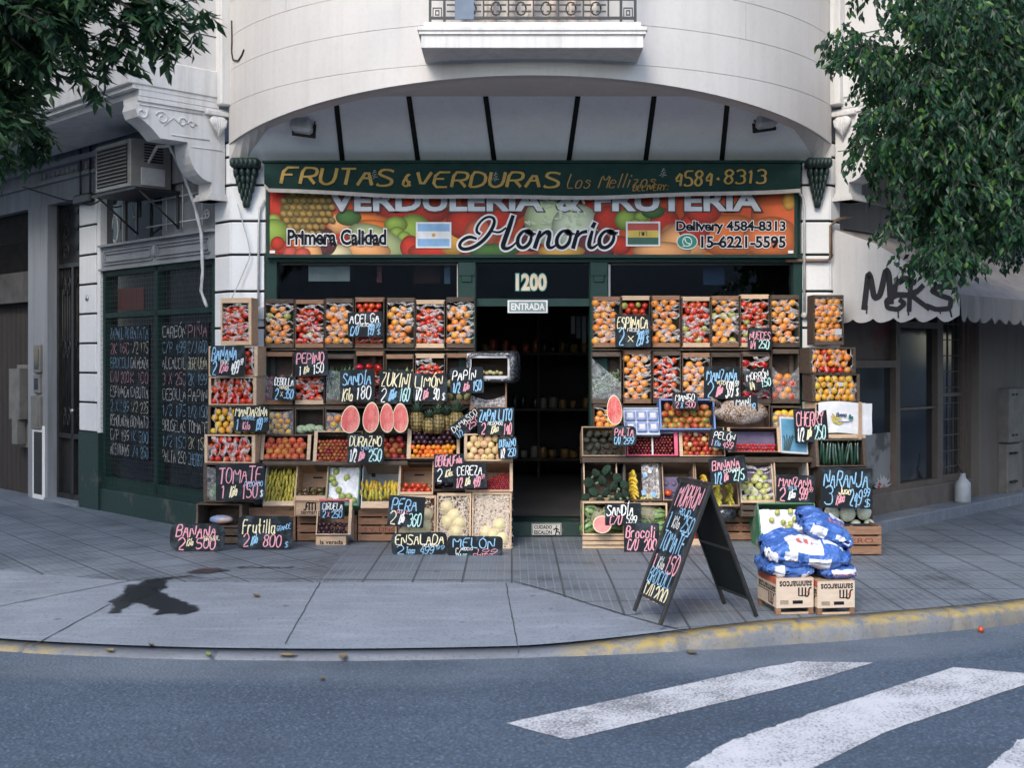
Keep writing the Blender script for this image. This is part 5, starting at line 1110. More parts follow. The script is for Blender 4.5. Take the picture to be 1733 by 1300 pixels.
part(mb, 'phone_logo', [pm('logo_green', (.01, .24, .16), .4), wh], SG)
mb = MB()
for px in (461, 1337): mb.add([(sx_(px-4), sz_(429), .002), (sx_(px+5), sz_(429), .002), (sx_(px+5), sz_(424), .002), (sx_(px-4), sz_(424), .002)], [(0, 1, 2, 3)], 0, False, Ms)
part(mb, 'printer_mark', [wh], SG)

# ------------------------------------------------------------------ dark green rolled awning with gold lettering
RA = thing('rolled_awning', 'dark green canvas valance lettered FRUTAS & VERDURAS in gold above the shop sign', 'awning', P(900, 300, -.2))
YA = -.20
def sag(px): return 318+12.5*(1-((px-900)/455)**2)-1.2*math.sin((px-450)*.02)
def ya(px, f): return YA-.028*math.sin(f*math.pi)+.013*math.sin(px*.055+f*2)*f+.008*math.sin(px*.021)
mb = MB(); vs = []; fs = []; npx = [447+(1355-447)*i/110 for i in range(111)]
def bot(px): return sag(px)-(8 if px < 449 else 0)
for px in npx:
    for q in range(7): f = q/6; py = 277+(bot(px)-277)*f; vs.append(tuple(P(px, py, ya(px, f))))
for i in range(110):
    for q in range(6): a = i*7+q; fs.append((a, a+1, a+8, a+7))
mb.add(vs, fs, 0, True); M_cloth = pm('green_canvas', (.010, .030, .026), .8, (.016, .042, .036), 7, bump=.1, bscale=60, spec=.15)
part(mb, 'valance', M_cloth, RA)
mb = MB(); vs = []; fs = []
for px in npx:
    for q in range(2): py = bot(px)+q*6.5; p = P(px, py, ya(px, 1)-.003); vs.append(tuple(p))
for i in range(110): fs.append((2*i, 2*i+1, 2*i+3, 2*i+2))
mb.add(vs, fs, 0, True); part(mb, 'hem', pm('grey_hem', (.40, .37, .34), .8, (.30, .27, .25), 9), RA)
mb = MB(); mb.tube([P(450, 281, -.13), P(700, 280, -.13), P(1352, 280, -.13)], .055, 10); mb.box(X(447, -.1), X(1357, -.1), -.2, .0, Z(278, -.1), Z(274, -.1)); part(mb, 'roller', M_cloth, RA)
mb = MB(); M_gold = [pm('gold_paint', (.44, .27, .045), .6, (.30, .19, .04), 12), pm('gold_line', (.30, .17, .03), .6), pm('pale_grape', (.34, .35, .32), .6)]
def onv(pts, wd, mi, k=0):
    pts = chaikin(pts); vs = []; n_ = len(pts)
    for i, p in enumerate(pts):
        a, b = pts[max(i-1, 0)], pts[min(i+1, n_-1)]; dx, dy = b[0]-a[0], b[1]-a[1]; L = math.hypot(dx, dy) or 1; ww = wd*(.62+.5*abs(dy)/L)*.5
        for sg in (1, -1):
            x_, y_ = p[0]-dy/L*ww*sg, p[1]+dx/L*ww*sg; f = (y_-277)/(bot(x_)-277); vs.append(tuple(P(x_, y_, ya(x_, f)-.013-k*.0002)))
    mb.add(vs, [(2*i, 2*i+2, 2*i+3, 2*i+1) for i in range(n_-1)], mi)
def vtext(t, a, b, c, d, wd, mi, slant=.22):
    tot = sum(gw(ch) for ch in t)-1.9; s = (c-a)/tot; x_ = 0
    for i, ch in enumerate(t):
        for st in glyph(ch): onv([(a+(x_+q[0]*(gw(ch)-1.9)/6)*s+(q[1]-4)*slant*(d-b)/9, d-q[1]*(d-b)/9+(sag(a+x_*s)-325)*.5) for q in st], wd, mi, i % 3)
        x_ += gw(ch)
vtext('FRUTAS', 478, 286, 664, 313, 5.2, 0); vtext('&', 682, 293, 696, 313, 4, 0); vtext('VERDURAS', 704, 289, 946, 314, 5, 0)
vtext('Los Mellizos', 962, 291, 1112, 315, 1.9, 1, .35); vtext('DELIVERY:', 1072, 311, 1134, 321, 1.8, 1); vtext('4584', 1142, 289, 1206, 314, 3.6, 0, .12); vtext('8313', 1226, 288, 1296, 311, 3.6, 0, .12); onv([(1214, 301), (1216, 303), (1217, 302)], 5, 0)
for gx, gy in ((633, 297), (838, 301), (1122, 294)):
    for i in range(11): a = i*2.4; r = 1.2+.45*i; onv([(gx+r*math.cos(a)-.8, gy+r*math.sin(a)*1.2), (gx+r*math.cos(a)+.8, gy+r*math.sin(a)*1.2), (gx+r*math.cos(a)+.9, gy+r*math.sin(a)*1.2+.6)], 1.5, 2, 2)
    onv([(gx, gy-5), (gx, gy-9), (gx+3, gy-9)], 1.2, 2)
part(mb, 'lettering', M_gold, RA)

# ------------------------------------------------------------------ small printed signs
mb = MB(); y = .0; mb.box(X(859, y), X(927, y), y-.012, y, Z(530, y), Z(508, y), 0, None, .003); EN = solo(mb, 'entrance_sign', M_halo, 'white-framed ENTRADA sign under the number over the doorway', 'sign', P(893, 530, y))
Mq = Matrix(((1, 0, 0, 0), (0, 0, -1, y-.012), (0, 1, 0, 0), (0, 0, 0, 1)))
mb = MB(); mb.box(X(862, y), X(924, y), Z(527.5, y), Z(510.5, y), .0005, .001, 0, Mq)
printed(mb, 'ENTRADA', X(865, y), Z(525, y), X(922, y), Z(513, y), 1, Mq, .03, .002); part(mb, 'lettering', [pm('grey_green_print', (.20, .28, .27), .5), wh], EN)
y = .066; Mq = Matrix(((1, 0, 0, 0), (0, 0, -1, y), (0, 1, 0, 0), (0, 0, 0, 1)))
mb = MB(); printed(mb, '1200', X(873, y), Z(492, y), X(925, y), Z(463, y), 0, Mq, .085, .001, ref=.04); printed(mb, '1200', X(873, y), Z(492, y), X(925, y), Z(463, y), 1, Mq, .04, .003)
solo(mb, 'house_number', [pm('teal_edge', (.02, .22, .22), .5), pm('cream_number', (.80, .66, .46), .5)], 'cream house number 1200 edged in teal on the glass over the door', 'house number', P(899, 492, y))
y = -.108; mb = MB(); mb.box(X(900, y), X(950, y), y-.004, y+.006, Z(905.5, y), Z(886, y)); CE = solo(mb, 'step_warning_sign', pm('cream_plate', (.62, .60, .55), .5), 'cream CUIDADO ESCALON plate with a running figure on the door step', 'sign', P(925, 905, y))
Mq = Matrix(((1, 0, 0, 0), (0, 0, -1, y-.004), (0, 1, 0, 0), (0, 0, 0, 1))); mb = MB(); q = lambda px, py: (X(px, y), Z(py, y))
printed(mb, 'CUIDADO', X(904, y), Z(895.5, y), X(934, y), Z(889, y), 0, Mq, .03); printed(mb, 'ESCALON', X(904, y), Z(904.5, y), X(934, y), Z(898, y), 0, Mq, .03)
for st in ([(940, 905), (942, 899), (941, 894)], [(941, 899), (946, 901), (947, 904)], [(941, 894), (937, 897)], [(941, 894), (945, 897)], [(942, 890.5), (942, 891.8)]): mb.stroke([q(*p) for p in st], .012, 0, Mq, .0012)
for a in ((901, 886.6, 949, 887.6), (901, 903.9, 902, 887.6), (948, 903.9, 949, 887.6)): mb.stroke([q(a[0], a[1]), q(a[2], a[3])] if a[0] != a[2] else [q(a[0], a[1]), q(a[2], a[3])], .005, 0, Mq, .0012)
part(mb, 'lettering', [M_ink], CE)
# papers seen through the display windows
def paper(px0, py0, px1, py1, y, m, label, name='paper_notice'):
    mb = MB(); mb.box(X(px0, y), X(px1, y), y, y+.004, Z(py1, y), Z(py0, y)); return solo(mb, name, m, label, 'notice', P(px0, py1, y))
paper(522, 440, 592, 476, .14, M_wcard, 'blank white card taped inside the display window')
paper(638, 438, 646, 478, .2, pm('faded_pink', (.30, .06, .07), .6), 'narrow faded pink strip hanging inside the display window')
paper(752, 438, 762, 480, .2, pm('faded_blue', (.14, .22, .36), .6), 'narrow pale blue strip hanging inside the display window')
paper(1190, 452, 1226, 482, .3, pm('deep_blue', (.03, .08, .22), .6), 'deep blue sheet inside the display window above the oranges')
paper(700, 440, 745, 480, .5, pm('dull_red', (.13, .02, .015), .6), 'dull red carton seen deep inside the display window', 'red_carton')
# ------------------------------------------------------------------ produce kinds (one shared mesh each)
def rough_ball(seg, ring, sc_=(1, 1, 1), fn=None, extra=None, mats=None, name='fruit'):
    mb = MB(); mb.ball((0, 0, 0), 1, seg, ring, 0, None, sc_, fn)
    if extra: extra(mb)
    return mb.mesh(name, mats)
def fruit_mat(name, a, b, rough=.32, rv=.18, hue=.02, scale=1.2, lo=.35, hi=.65, bump=0, bs=20, spec=.5, coat=0): return pm(name, a, rough, b, scale, 3, lo, hi, (1, 1, 1), bump, bs, rv, spec, 0, coat, hue)
M_calyx = pm('stalk_green', (.05, .11, .025), .7)
def stalk(mb): mb.ball((0, 0, .93), .14, 6, 4, 1, None, (1, 1, .6))
def dimple(q): return 1-.10*max(0, q.z-.8)/.2
KIND = {}
def kind(k, m, sc_=(1, 1, 1), seg=10, ring=7, fn=dimple, extra=stalk): KIND[k] = rough_ball(seg, ring, sc_, fn, extra, [m, M_calyx], k)
kind('orange', fruit_mat('orange_skin', (.70, .225, .035), (.66, .30, .06), .35, .15, .012, bump=.05))
kind('tomato', fruit_mat('tomato_skin', (.47, .030, .014), (.52, .075, .02), .22, .18, .010, coat=.2), (1, 1, .86))
kind('green_tomato', fruit_mat('green_tomato_skin', (.30, .36, .08), (.42, .34, .08), .25), (1, 1, .86))
kind('mandarin', fruit_mat('mandarin_skin', (.72, .33, .03), (.62, .44, .06), .35, .15, .02, bump=.08), (1, 1, .85))
kind('peach', fruit_mat('peach_skin', (.62, .22, .06), (.40, .055, .03), .6, .18, .02))
kind('pale_peach', fruit_mat('pale_peach_skin', (.66, .52, .26), (.60, .22, .12), .6, .12, .02, lo=.45, hi=.75))
kind('plum', fruit_mat('plum_skin', (.22, .02, .02), (.34, .10, .03), .3, .3, .04), seg=8, ring=6)
kind('nectarine', fruit_mat('nectarine_skin', (.24, .02, .02), (.44, .12, .03), .3, .25, .03))
kind('apricot', fruit_mat('apricot_skin', (.76, .29, .03), (.70, .16, .02), .45, .15, .02), seg=8, ring=6)
kind('dark_plum', fruit_mat('dark_plum_skin', (.018, .012, .02), (.05, .012, .02), .3, .3, .03), seg=8, ring=6)
kind('cherry', fruit_mat('cherry_skin', (.30, .012, .012), (.13, .006, .01), .2, .3, .02), seg=7, ring=5, extra=None)
kind('black_cherry', fruit_mat('black_cherry_skin', (.09, .008, .012), (.16, .012, .012), .2, .3, .02), seg=7, ring=5, extra=None)
kind('strawberry', fruit_mat('strawberry_skin', (.55, .03, .02), (.42, .015, .012), .35, .2, .01), (.8, .8, 1), 7, 5)
kind('mango', fruit_mat('mango_skin', (.14, .17, .04), (.52, .10, .03), .35, .2, .03, .9, .38, .6), (.85, .9, 1.2))
kind('avocado', fruit_mat('avocado_skin', (.016, .022, .016), (.03, .03, .022), .45, .25, .02, 6, bump=.5, bs=9), (.82, .82, 1.15))
kind('apple', fruit_mat('apple_skin', (.42, .47, .12), (.50, .46, .20), .3, .12, .01))
kind('lime', fruit_mat('lime_skin', (.26, .34, .07), (.40, .42, .14), .35, .15, .01), (1, 1, .92))
kind('lemon', fruit_mat('lemon_skin', (.74, .48, .04), (.66, .42, .04), .4, .1, .01), (.9, .9, 1.15))
kind('onion', fruit_mat('onion_skin', (.16, .03, .07), (.26, .09, .11), .35, .25, .02, 3), (1, 1, .85), fn=lambda q: 1+.25*max(0, q.z-.8))
kind('potato', fruit_mat('potato_skin', (.44, .40, .20), (.30, .30, .13), .7, .2, .02, 3), (1.1, .85, .85), extra=None, fn=lambda q: 1+.12*noise.noise(q*2.0))
kind('pear', fruit_mat('pear_skin', (.38, .42, .10), (.46, .42, .14), .4, .12, .01), (.9, .9, 1.2), fn=lambda q: 1-.28*max(0, q.z))
kind('melon', fruit_mat('melon_skin', (.74, .62, .34), (.66, .56, .32), .45, .06, .008, 2, bump=.1), (1, 1, 1.05), 18, 12, extra=None)
kind('cabbage', fruit_mat('cabbage_leaf', (.86, .84, .68), (.74, .75, .54), .55, .1, .01, 1.5, bump=.4, bs=4), (1, 1, .9), 16, 11, lambda q: 1+.05*noise.noise(q*3)+.04*abs(math.sin(6*q.x+3*q.z)), None)
def wmelon():
    m, nt, b, co = new_mat('striped_rind')
    wv = node(nt, 'TexWave', Vector=co, Scale=.0, Distortion=6.0, Detail=3, Detail_Scale=1.5, _bands_direction='Z')
    an = node(nt, 'VectorMath', _operation='NORMALIZE', i0=co).outputs[0]; s_ = node(nt, 'SeparateXYZ', Vector=an); at = math_(nt, 'ARCTAN2', s_.outputs[1], s_.outputs[2])
    nz = node(nt, 'TexNoise', Vector=co, Scale=3.5, Detail=4).outputs[0]
    st = math_(nt, 'SINE', math_(nt, 'ADD', math_(nt, 'MULTIPLY', at, 8.0), math_(nt, 'MULTIPLY', nz, 4.5)))
    nt.links.new(mixc(nt, ramp(nt, st, .35, .6), (.20, .30, .10), (.022, .075, .03)), b.inputs['Base Color']); b.inputs['Roughness'].default_value = .35; return m
M_rind = wmelon(); KIND['watermelon'] = rough_ball(20, 12, (1.25, 1, 1), None, None, [M_rind], 'watermelon')
def elong(name, m, L, R_, bend=.15, seg=7, n=9, tip=.35, stem=True):
    mb = MB(); pts = []; rs = []
    for i in range(n): t = -1+2*i/(n-1); pts.append((bend*L*(t*t-.5), 0, t*L)); rs.append(R_*max(tip*.4, (1-abs(t)**3.2)**.6) if abs(t) < .999 else R_*.22)
    mb.tube(pts, rs, seg)
    if stem: mb.tube([pts[-1], (pts[-1][0]+.03*L, 0, pts[-1][2]+.16*L)], R_*.2, 5, 1)
    KIND[name] = mb.mesh(name, [m, M_calyx])
elong('cucumber', fruit_mat('cucumber_skin', (.025, .085, .025), (.05, .13, .04), .3, .2, .01, 6), 1, .19, .08)
elong('zucchini', fruit_mat('zucchini_skin', (.25, .38, .16), (.15, .26, .09), .35, .15, .01, 5), 1, .2, .05)
elong('aubergine', fruit_mat('aubergine_skin', (.012, .008, .02), (.02, .012, .03), .15, .1, .01), 1, .36, .1)
elong('dark_courgette', fruit_mat('dark_courgette_skin', (.012, .035, .02), (.02, .06, .04), .14, .2, .01, 5, coat=.4), 1, .13, .05)
elong('banana', fruit_mat('banana_skin', (.66, .46, .045), (.52, .36, .05), .45, .12, .01, 4), 1, .25, .55, 7, 9)
elong('green_banana', fruit_mat('green_banana_skin', (.34, .34, .05), (.56, .43, .06), .45, .2, .02, 2), 1, .25, .55, 7, 9)
def pepper():
    mb = MB(); mb.ball((0, 0, 0), 1, 12, 8, 0, None, (.8, .8, 1.1), lambda q: (1+.10*math.cos(3*math.atan2(q.y, q.x)))*(1-.12*max(0, -q.z))); mb.tube([(0, 0, 1.0), (.06, 0, 1.25)], .11, 5, 1)
    KIND['red_pepper'] = mb.mesh('red_pepper', [fruit_mat('pepper_skin', (.46, .012, .01), (.38, .02, .012), .16, .2, .012, coat=.3), M_calyx]); KIND['green_pepper'] = mb.mesh('green_pepper', [fruit_mat('green_pepper_skin', (.05, .11, .03), (.14, .03, .02), .2, .25, .02, coat=.3), M_calyx])
pepper()
NICE = {'orange': 'orange orange', 'black_cherry': 'dark cherry', 'green_tomato': 'greenish unripe tomato', 'tomato': 'red tomato', 'mandarin': 'small mandarin', 'peach': 'reddish peach', 'pale_peach': 'pale yellow peach', 'cherry': 'bright red cherry'}
CNT = {}
def produce(k, p, r, rot, label, group):
    me = KIND[k]; CNT[k] = CNT.get(k, 0)+1
    o = bpy.data.objects.new(k, me); COL.link(o); o.location = p; o.scale = (r, r, r); o.rotation_euler = rot
    return tag(o, label, k.replace('_', ' '), group)
def hidden(p, r):
    px, py = toPx(p); q = r*FPX/(CAMD+p[1])*.6
    return any(a+q < px < c-q and b+q < py < d-q for a, b, c, d in SIGNR)

# ------------------------------------------------------------------ crates
WOOD = dict(dk=M_wood_old, rd=M_wood_mid, pl=M_wood_pale, ply=M_ply, cb=M_card, wc=M_wcard, bl=M_blue, gr=M_gcard)
class Crate: pass
def crate(px0, py0, px1, py1, Y, dep, label, wood='dk', bars=(.045, .045, .010, .010), tilt=0, lip=0.0, back=None, side=None, post=None, yaw=0, slots=False, name='fruit_crate', cat='crate', barmat=None, group=None, base=None):
    """open-faced box whose mouth fills the given photo rectangle at depth Y; leans back by tilt"""
    zb, zt = Z(py1, Y), Z(py0, Y); xa, xb = X(px0, Y), X(px1, Y); t = R(tilt)
    c = Crate(); c.w = xb-xa; c.h = (zt-zb)/math.cos(t); c.dep = dep
    o = Vector(((xa+xb)/2, Y, zb)); yw = R(yaw)
    u = Vector((math.cos(yw), math.sin(yw), 0)); fwd = Vector((-math.sin(yw), math.cos(yw), 0)); v = Vector((0, 0, 1))*math.cos(t)+fwd*math.sin(t)
    M = frame(o, u, v); c.M = M; c.label = label; c.tilt = t
    root = thing(name, label, cat, o, group); c.root = root; W, H = c.w/2-.0012, c.h-.0012
    wm = WOOD[wood]; sm = WOOD[side] if side else wm; bm = WOOD[back] if back else M_wood_old; pm_ = barmat or wm; tk = .008
    b0, b1, l, r = bars
    for (v0, v1, nm) in ((H-.010, H, 'end_board'), (.0012, .011, 'end_board')):
        mb = MB()
        if wood in ('dk', 'rd', 'pl'):
            n_ = max(1, int(dep/.075)); 
            for q in range(n_): mb.box(-W, W, v0, v1, -dep+dep*q/n_+.003, -dep+dep*(q+1)/n_-.003, 0, M)
        else: mb.box(-W, W, v0, v1, -dep, 0, 0, M)
        part(mb, nm, wm, root)
    for sg in (-1, 1):
        mb = MB(); n_ = 2 if wood in ('dk', 'rd', 'pl') else 1
        for q in range(n_): mb.box(sg*W, sg*(W-tk), .012, H-.012, -dep+dep*q/n_+.003*(n_ > 1), -dep+dep*(q+1)/n_-.003*(n_ > 1), 0, M)
        part(mb, 'side_board', sm, root)
    mb = MB(); mb.box(-W+tk, W-tk, .011, H-.011, -dep, -dep+.008, 0, M)
    if slots:
        for q in (-.45, 0, .45): mb.box(W*q-.012, W*q+.012, H*.42, H*.60, -dep+.008, -dep+.0095, 1, M)
        mb.box(-.05, .05, H*.83, H*.87, -dep+.008, -dep+.0095, 1, M)
    part(mb, 'back_panel', [bm, M_dark], root)
    for (w_, a) in ((b0, (-W+l, W-r, H-b0-.0005, H-.0005)), (b1, (-W+l, W-r, .0005, b1)), (l, (-W, -W+l, 0, H)), (r, (W-r, W, 0, H))):
        if w_ > .011: mb = MB(); mb.box(a[0], a[1], a[2], a[3], -.004, .010+rnd(0, .002), 0, M, .002); part(mb, 'rim_bar', post if (post and w_ in (l, r)) else pm_, root)
    c.bars = bars; return c
def fill(c, k, r, phrase, level=1.0, depth=None, alt=None, pa=.12, sq=1.78, lo=0.0, inset=None, slope=0.0, group=None, jit=.22, x01=(0, 1), dens=1.0, maxn=999, nice=None):
    """pack fruit over the mouth of the crate, each an object"""
    l = c.bars[2]+.002; rr = c.bars[3]+.002; xa, xb = -c.w/2+l, c.w/2-rr; xa, xb = xa+(xb-xa)*x01[0], xa+(xb-xa)*x01[1]
    yb = c.bars[1]+lo*c.h; yt = c.bars[1]+(c.h-c.bars[0]-c.bars[1])*level; n_ = 0; j = 0; y = yb+r*.75
    nx = max(1, int((xb-xa)/(2*r*.97))); stp = (xb-xa)/nx
    while y < yt-r*.55 and n_ < maxn:
        for i in range(nx+1):
            x = xa+r*.75+(i+.5*(j % 2))*stp
            if x > xb-r*.7 or random.random() > dens: continue
            n0 = -r*(.75 if depth is None else depth)-slope*(y-yb)
            p = c.M @ Vector((x+rnd(-jit, jit)*r, y+rnd(-jit, jit)*r, n0+rnd(-.3, .3)*r))
            if hidden(p, r): continue
            kk = alt if alt and random.random() < pa else k; q = r*rnd(.98, 1.24)
            rot = (rnd(0, 6), rnd(0, 6), rnd(0, 6)) if k not in ('pear', 'onion') else (rnd(-1.2, .3), rnd(-.6, .6), rnd(0, 6))
            nm = nice if (nice and kk == k) else NICE.get(kk, kk.replace('_', ' '))
            produce(kk, p, q, rot, nm+' in the '+phrase, (group or 'produce')+' in the '+phrase); n_ += 1
        y += r*sq; j += 1
    if slope or depth: return n_
    return n_
def wrap(c, mode, seed=0, n_=9, cover=.9, lvl=1.0, half=False):
    """stretched film over the mouth: strips that catch the light, torn open between them"""
    rs = random.Random(seed*7+3); W, H = c.w-.018, (c.h-c.bars[0]-c.bars[1])*lvl; xa, yb = -c.w/2+.009, c.bars[1]; mb = MB()
    for s_ in range(n_):
        f = (s_+.5+rs.uniform(-.3, .3))/n_; wid = rs.uniform(.006, .022)*(H if mode == 'h' else W)/.36; sl_ = rs.uniform(-.5, .5)*.05; a, b = (0, 1) if rs.random() < .45 else ((0, rs.uniform(.55, .85)) if rs.random() < .5 else (rs.uniform(.15, .45), 1))
        vs = []; K = 14; ph = rs.uniform(0, 6)
        for i in range(K+1):
            t = a+(b-a)*i/K; wob = .012*math.sin(t*9+ph)+.006*math.sin(t*23+ph*2)+sl_*(t-.5); e = wid*(.35+.65*abs(math.sin(t*7+ph)))*(.3 if i in (0, K) else 1)
            for sg in (-1, 0, 1):
                lift = .005 if sg == 0 else .0005; n2 = .003+lift+.005*math.sin(t*16+ph)+rs.uniform(-.002, .002)
                if mode == 'h': q = (xa+W*t, min(max(yb+H*f+wob+sg*e, yb), yb+H), n2)
                else: q = (min(max(xa+W*f+wob+sg*e, xa), xa+W), yb+H*t, n2)
                vs.append(q)
        fs = []
        for i in range(K):
            for q in (0, 1): k = i*3+q; fs.append((k, k+3, k+4, k+1))
        mb.add(vs, fs, 0, True, c.M)
    part(mb, 'plastic_wrap', M_film, c.root)
def sheet(c, top, sagv=.35, m=None, seed=1, bot=0.0):
    """one loose clear sheet over the lower part of the mouth with a slack upper edge"""
    mb = MB(); vs = []; fs = []; W, H = c.w-.018, c.h-c.bars[0]-c.bars[1]; xa, yb = -c.w/2+.009, c.bars[1]+bot*H; K = 16
    for i in range(K+1):
        t = i/K; up = H*(top-sagv*(1-abs(2*t-1)**1.6)*.5) if sagv >= 0 else H*(top+sagv*t)
        for j in range(9): f = j/8; n2 = .004+.006*noise.noise((t*6+seed, f*7, seed)); vs.append((xa+W*t, yb+(up-bot*H)*f, n2+.002))
    for i in range(K):
        for j in range(8): k = i*9+j; fs.append((k, k+9, k+10, k+1))
    mb.add(vs, fs, 0, True, c.M)
    part(mb, 'plastic_sheet', m or M_filmthin, c.root)

def slatted(px0, py0, px1, py1, Y, dep, label, n_=3, wood=M_wood_mid, text=None, rows_=None):
    xa, xb, zb, zt = X(px0, Y), X(px1, Y), max(.004, Z(py1, Y)), Z(py0, Y); t = thing('slatted_crate', label, 'crate', ((xa+xb)/2, Y, zb))
    for q in range(n_):
        h = (zt-zb)/n_; mb = MB(); mb.box(xa, xb, Y, Y+.010, zb+h*q+.008, zb+h*(q+1)-.008, 0, None, .002); part(mb, 'slat', wood, t)
    for x in (xa, (xa+xb)/2-.012, xb-.026): mb = MB(); mb.box(x, x+.026, Y+.011, Y+.04, zb, zt, 0); part(mb, 'post', wood, t)
    for x in (xa, xb-.01):
        mb = MB()
        for q in range(n_): h = (zt-zb)/n_; mb.box(x+.001, x+.009, Y+.042, Y+dep, zb+h*q+.008, zb+h*(q+1)-.008, 0)
        part(mb, 'end_slat', wood, t)
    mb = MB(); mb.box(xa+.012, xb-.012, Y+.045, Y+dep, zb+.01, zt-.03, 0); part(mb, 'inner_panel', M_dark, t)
    if text:
        mb = MB(); h = (zt-zb)/n_; printed(mb, text, xa+(xb-xa)*.12, zb+h+h*.25, xa+(xb-xa)*.86, zb+2*h-h*.25, 0, Matrix(((1, 0, 0, 0), (0, 0, -1, Y), (0, 1, 0, 0), (0, 0, 0, 1))), .01, .0012); part(mb, 'lettering', pm('faded_red_stamp', (.22, .045, .03), .8), t)
# stepped stands that carry the stacks
def stand(px0, px1, label):
    xa, xb = X(px0, -.3), X(px1, -.3); t = thing('display_stand', label, 'stand', ((xa+xb)/2, -.1, 0))
    for (py, yf, yb) in ((590.5, -.10, .055), (687, -.19, .055), (736, -.24, .05), (783, -.40, .05)):
        mb = MB(); zz_ = Z(py, yf); mb.box(xa+.02, xb-.02, yf+.015, yb, zz_-.016, zz_, 0); part(mb, 'shelf_board', M_wood_old, t)
    for x in (xa+.03, (xa+xb)/2, xb-.03): mb = MB(); mb.box(x-.02, x+.02, -.02, .05, 0, Z(592, 0), 0); part(mb, 'upright', M_wood_old, t)
stand(447, 806, 'dark stepped wooden stand carrying the crates by the air conditioner side'); stand(1001, 1356, 'dark stepped wooden stand carrying the crates by the graffiti awning side')

NTH = ['first', 'second', 'third', 'fourth', 'fifth', 'sixth', 'seventh']
LW, RW_ = 'from the tomato-stack pillar', 'from the door jamb'
woodname = dict(dk='dark', rd='reddish', pl='pale')
def row(specs, py0, py1, Y, dep, rowname, ref, start=0):
    out = []
    for i, (a, b, wood, k, r, lev, alt, pa, wr) in enumerate(specs):
        nm = {'orange': 'oranges', 'tomato': 'tomatoes'}.get(k, (k or 'nothing').replace('_', ' ')+'s')
        ph = f'{NTH[i+start]} {rowname} crate {ref}'
        c = crate(a, py0+rnd(-3, 3), b, py1, Y+rnd(-.008, .008), dep, f'{woodname[wood]} narrow crate of {nm}, {NTH[i+start]} {ref} in the {rowname} row' if k else f'{woodname[wood]} narrow crate, nearly empty, {NTH[i+start]} {ref} in the {rowname} row', wood, side='dk', back='dk', tilt=3, group=None)
        c.ph = ph; out.append(c)
        if k: fill(c, k, r, ph, lev, None, alt, pa, group=nm)
        if wr == 'h': wrap(c, 'h', int(a), 11)
        elif wr == 'hh': wrap(c, 'h', int(a), 6, lvl=.6)
        elif wr: sheet(c, wr, .5, seed=int(a))
    return out
ro, rt = .0355, .0335
row([(448, 498, 'dk', 'orange', ro, 1, 'green_tomato', .06, 'h'), (499, 549, 'rd', 'tomato', rt, .95, 'green_tomato', .1, 'h'), (550, 598, 'dk', 'orange', ro, 1, None, 0, 'h'), (600, 650, 'rd', 'tomato', rt, 1, 'green_tomato', .12, 'hh'), (654, 702, 'dk', 'orange', ro, 1, None, 0, 'h'), (703, 753, 'pl', 'tomato', rt, 1, 'green_tomato', .1, 'h'), (755, 804, 'dk', 'orange', ro, 1, None, 0, 'h')], 504, 589, -.10, .15, 'top', LW)
row([(1003, 1051, 'rd', 'orange', ro, 1, None, 0, 'h'), (1052, 1101, 'pl', 'tomato', rt, .95, 'green_tomato', .25, 'hh'), (1103, 1152, 'rd', 'orange', ro, 1, None, 0, 'h'), (1154, 1203, 'pl', 'tomato', rt, .95, 'green_tomato', .1, 'h'), (1204, 1252, 'rd', 'orange', ro, 1, 'green_tomato', .08, 'h'), (1253, 1303, 'pl', 'tomato', rt, 1, 'green_tomato', .08, 'h'), (1305, 1354, 'dk', 'orange', ro, 1, None, 0, 'h')], 499, 588, -.10, .15, 'top', RW_)
b = row([(446, 496, 'rd', 'onion', .036, .62, None, 0, .62), (498, 549, 'pl', 'tomato', rt, .9, None, 0, 'h'), (551, 600, 'dk', None, 0, 0, None, 0, None), (601, 650, 'rd', 'red_pepper', .042, .86, None, 0, 'hh'), (652, 700, 'rd', None, 0, 0, None, 0, None), (702, 753, 'pl', 'tomato', .034, .85, None, 0, 'h'), (755, 803, 'rd', 'potato', .04, .72, None, 0, None)], 597, 685, -.18, .20, 'second', LW)
def sticks(c, k, L, n_, phrase, v0=.3, v1=.75, tiltz=0, group='', x01=(.06, .94), dn=-.04):
    for i in range(n_):
        f = (i+.5)/n_; x = -c.w/2+c.w*(x01[0]+(x01[1]-x01[0])*f); p = c.M @ Vector((x, c.h*rnd(v0, v1), dn+rnd(-.012, .012)))
        produce(k, p, L, (rnd(-.25, .05), tiltz+rnd(-.15, .15), rnd(0, 6)), k.replace('_', ' ')+' in the '+phrase, group or k+'s in the '+phrase)
sticks(b[2], 'cucumber', .10, 7, b[2].ph, .2, .35); sticks(b[2], 'cucumber', .10, 7, b[2].ph, .5, .62, dn=-.06); sheet(b[2], .74, .1, seed=3, m=M_filmthin)
b[2].root['label'] = 'dark narrow crate of wrapped cucumbers behind the SANDIA board in the second row'; b[4].root['label'] = 'narrow crate of pale green zucchini above the ZUKINI board'
sticks(b[4], 'zucchini', .10, 6, b[4].ph, .45, .55, .25); sticks(b[4], 'zucchini', .10, 5, b[4].ph, .22, .3, .2); sheet(b[4], .60, .8, seed=5)
b = row([(1001, 1052, 'dk', None, 0, 0, None, 0, None), (1055, 1103, 'rd', 'orange', ro, 1, None, 0, 'h'), (1105, 1153, 'dk', 'tomato', rt, .98, None, 0, 'h'), (1155, 1203, 'rd', 'orange', ro, 1, None, 0, 'h'), (1204, 1255, 'dk', None, 0, 0, None, 0, None), (1256, 1305, 'dk', 'red_pepper', .043, .98, None, 0, 'h'), (1306, 1354, 'dk', 'tomato', .036, .6, 'orange', .45, .72)], 594, 683, -.18, .20, 'second', RW_)
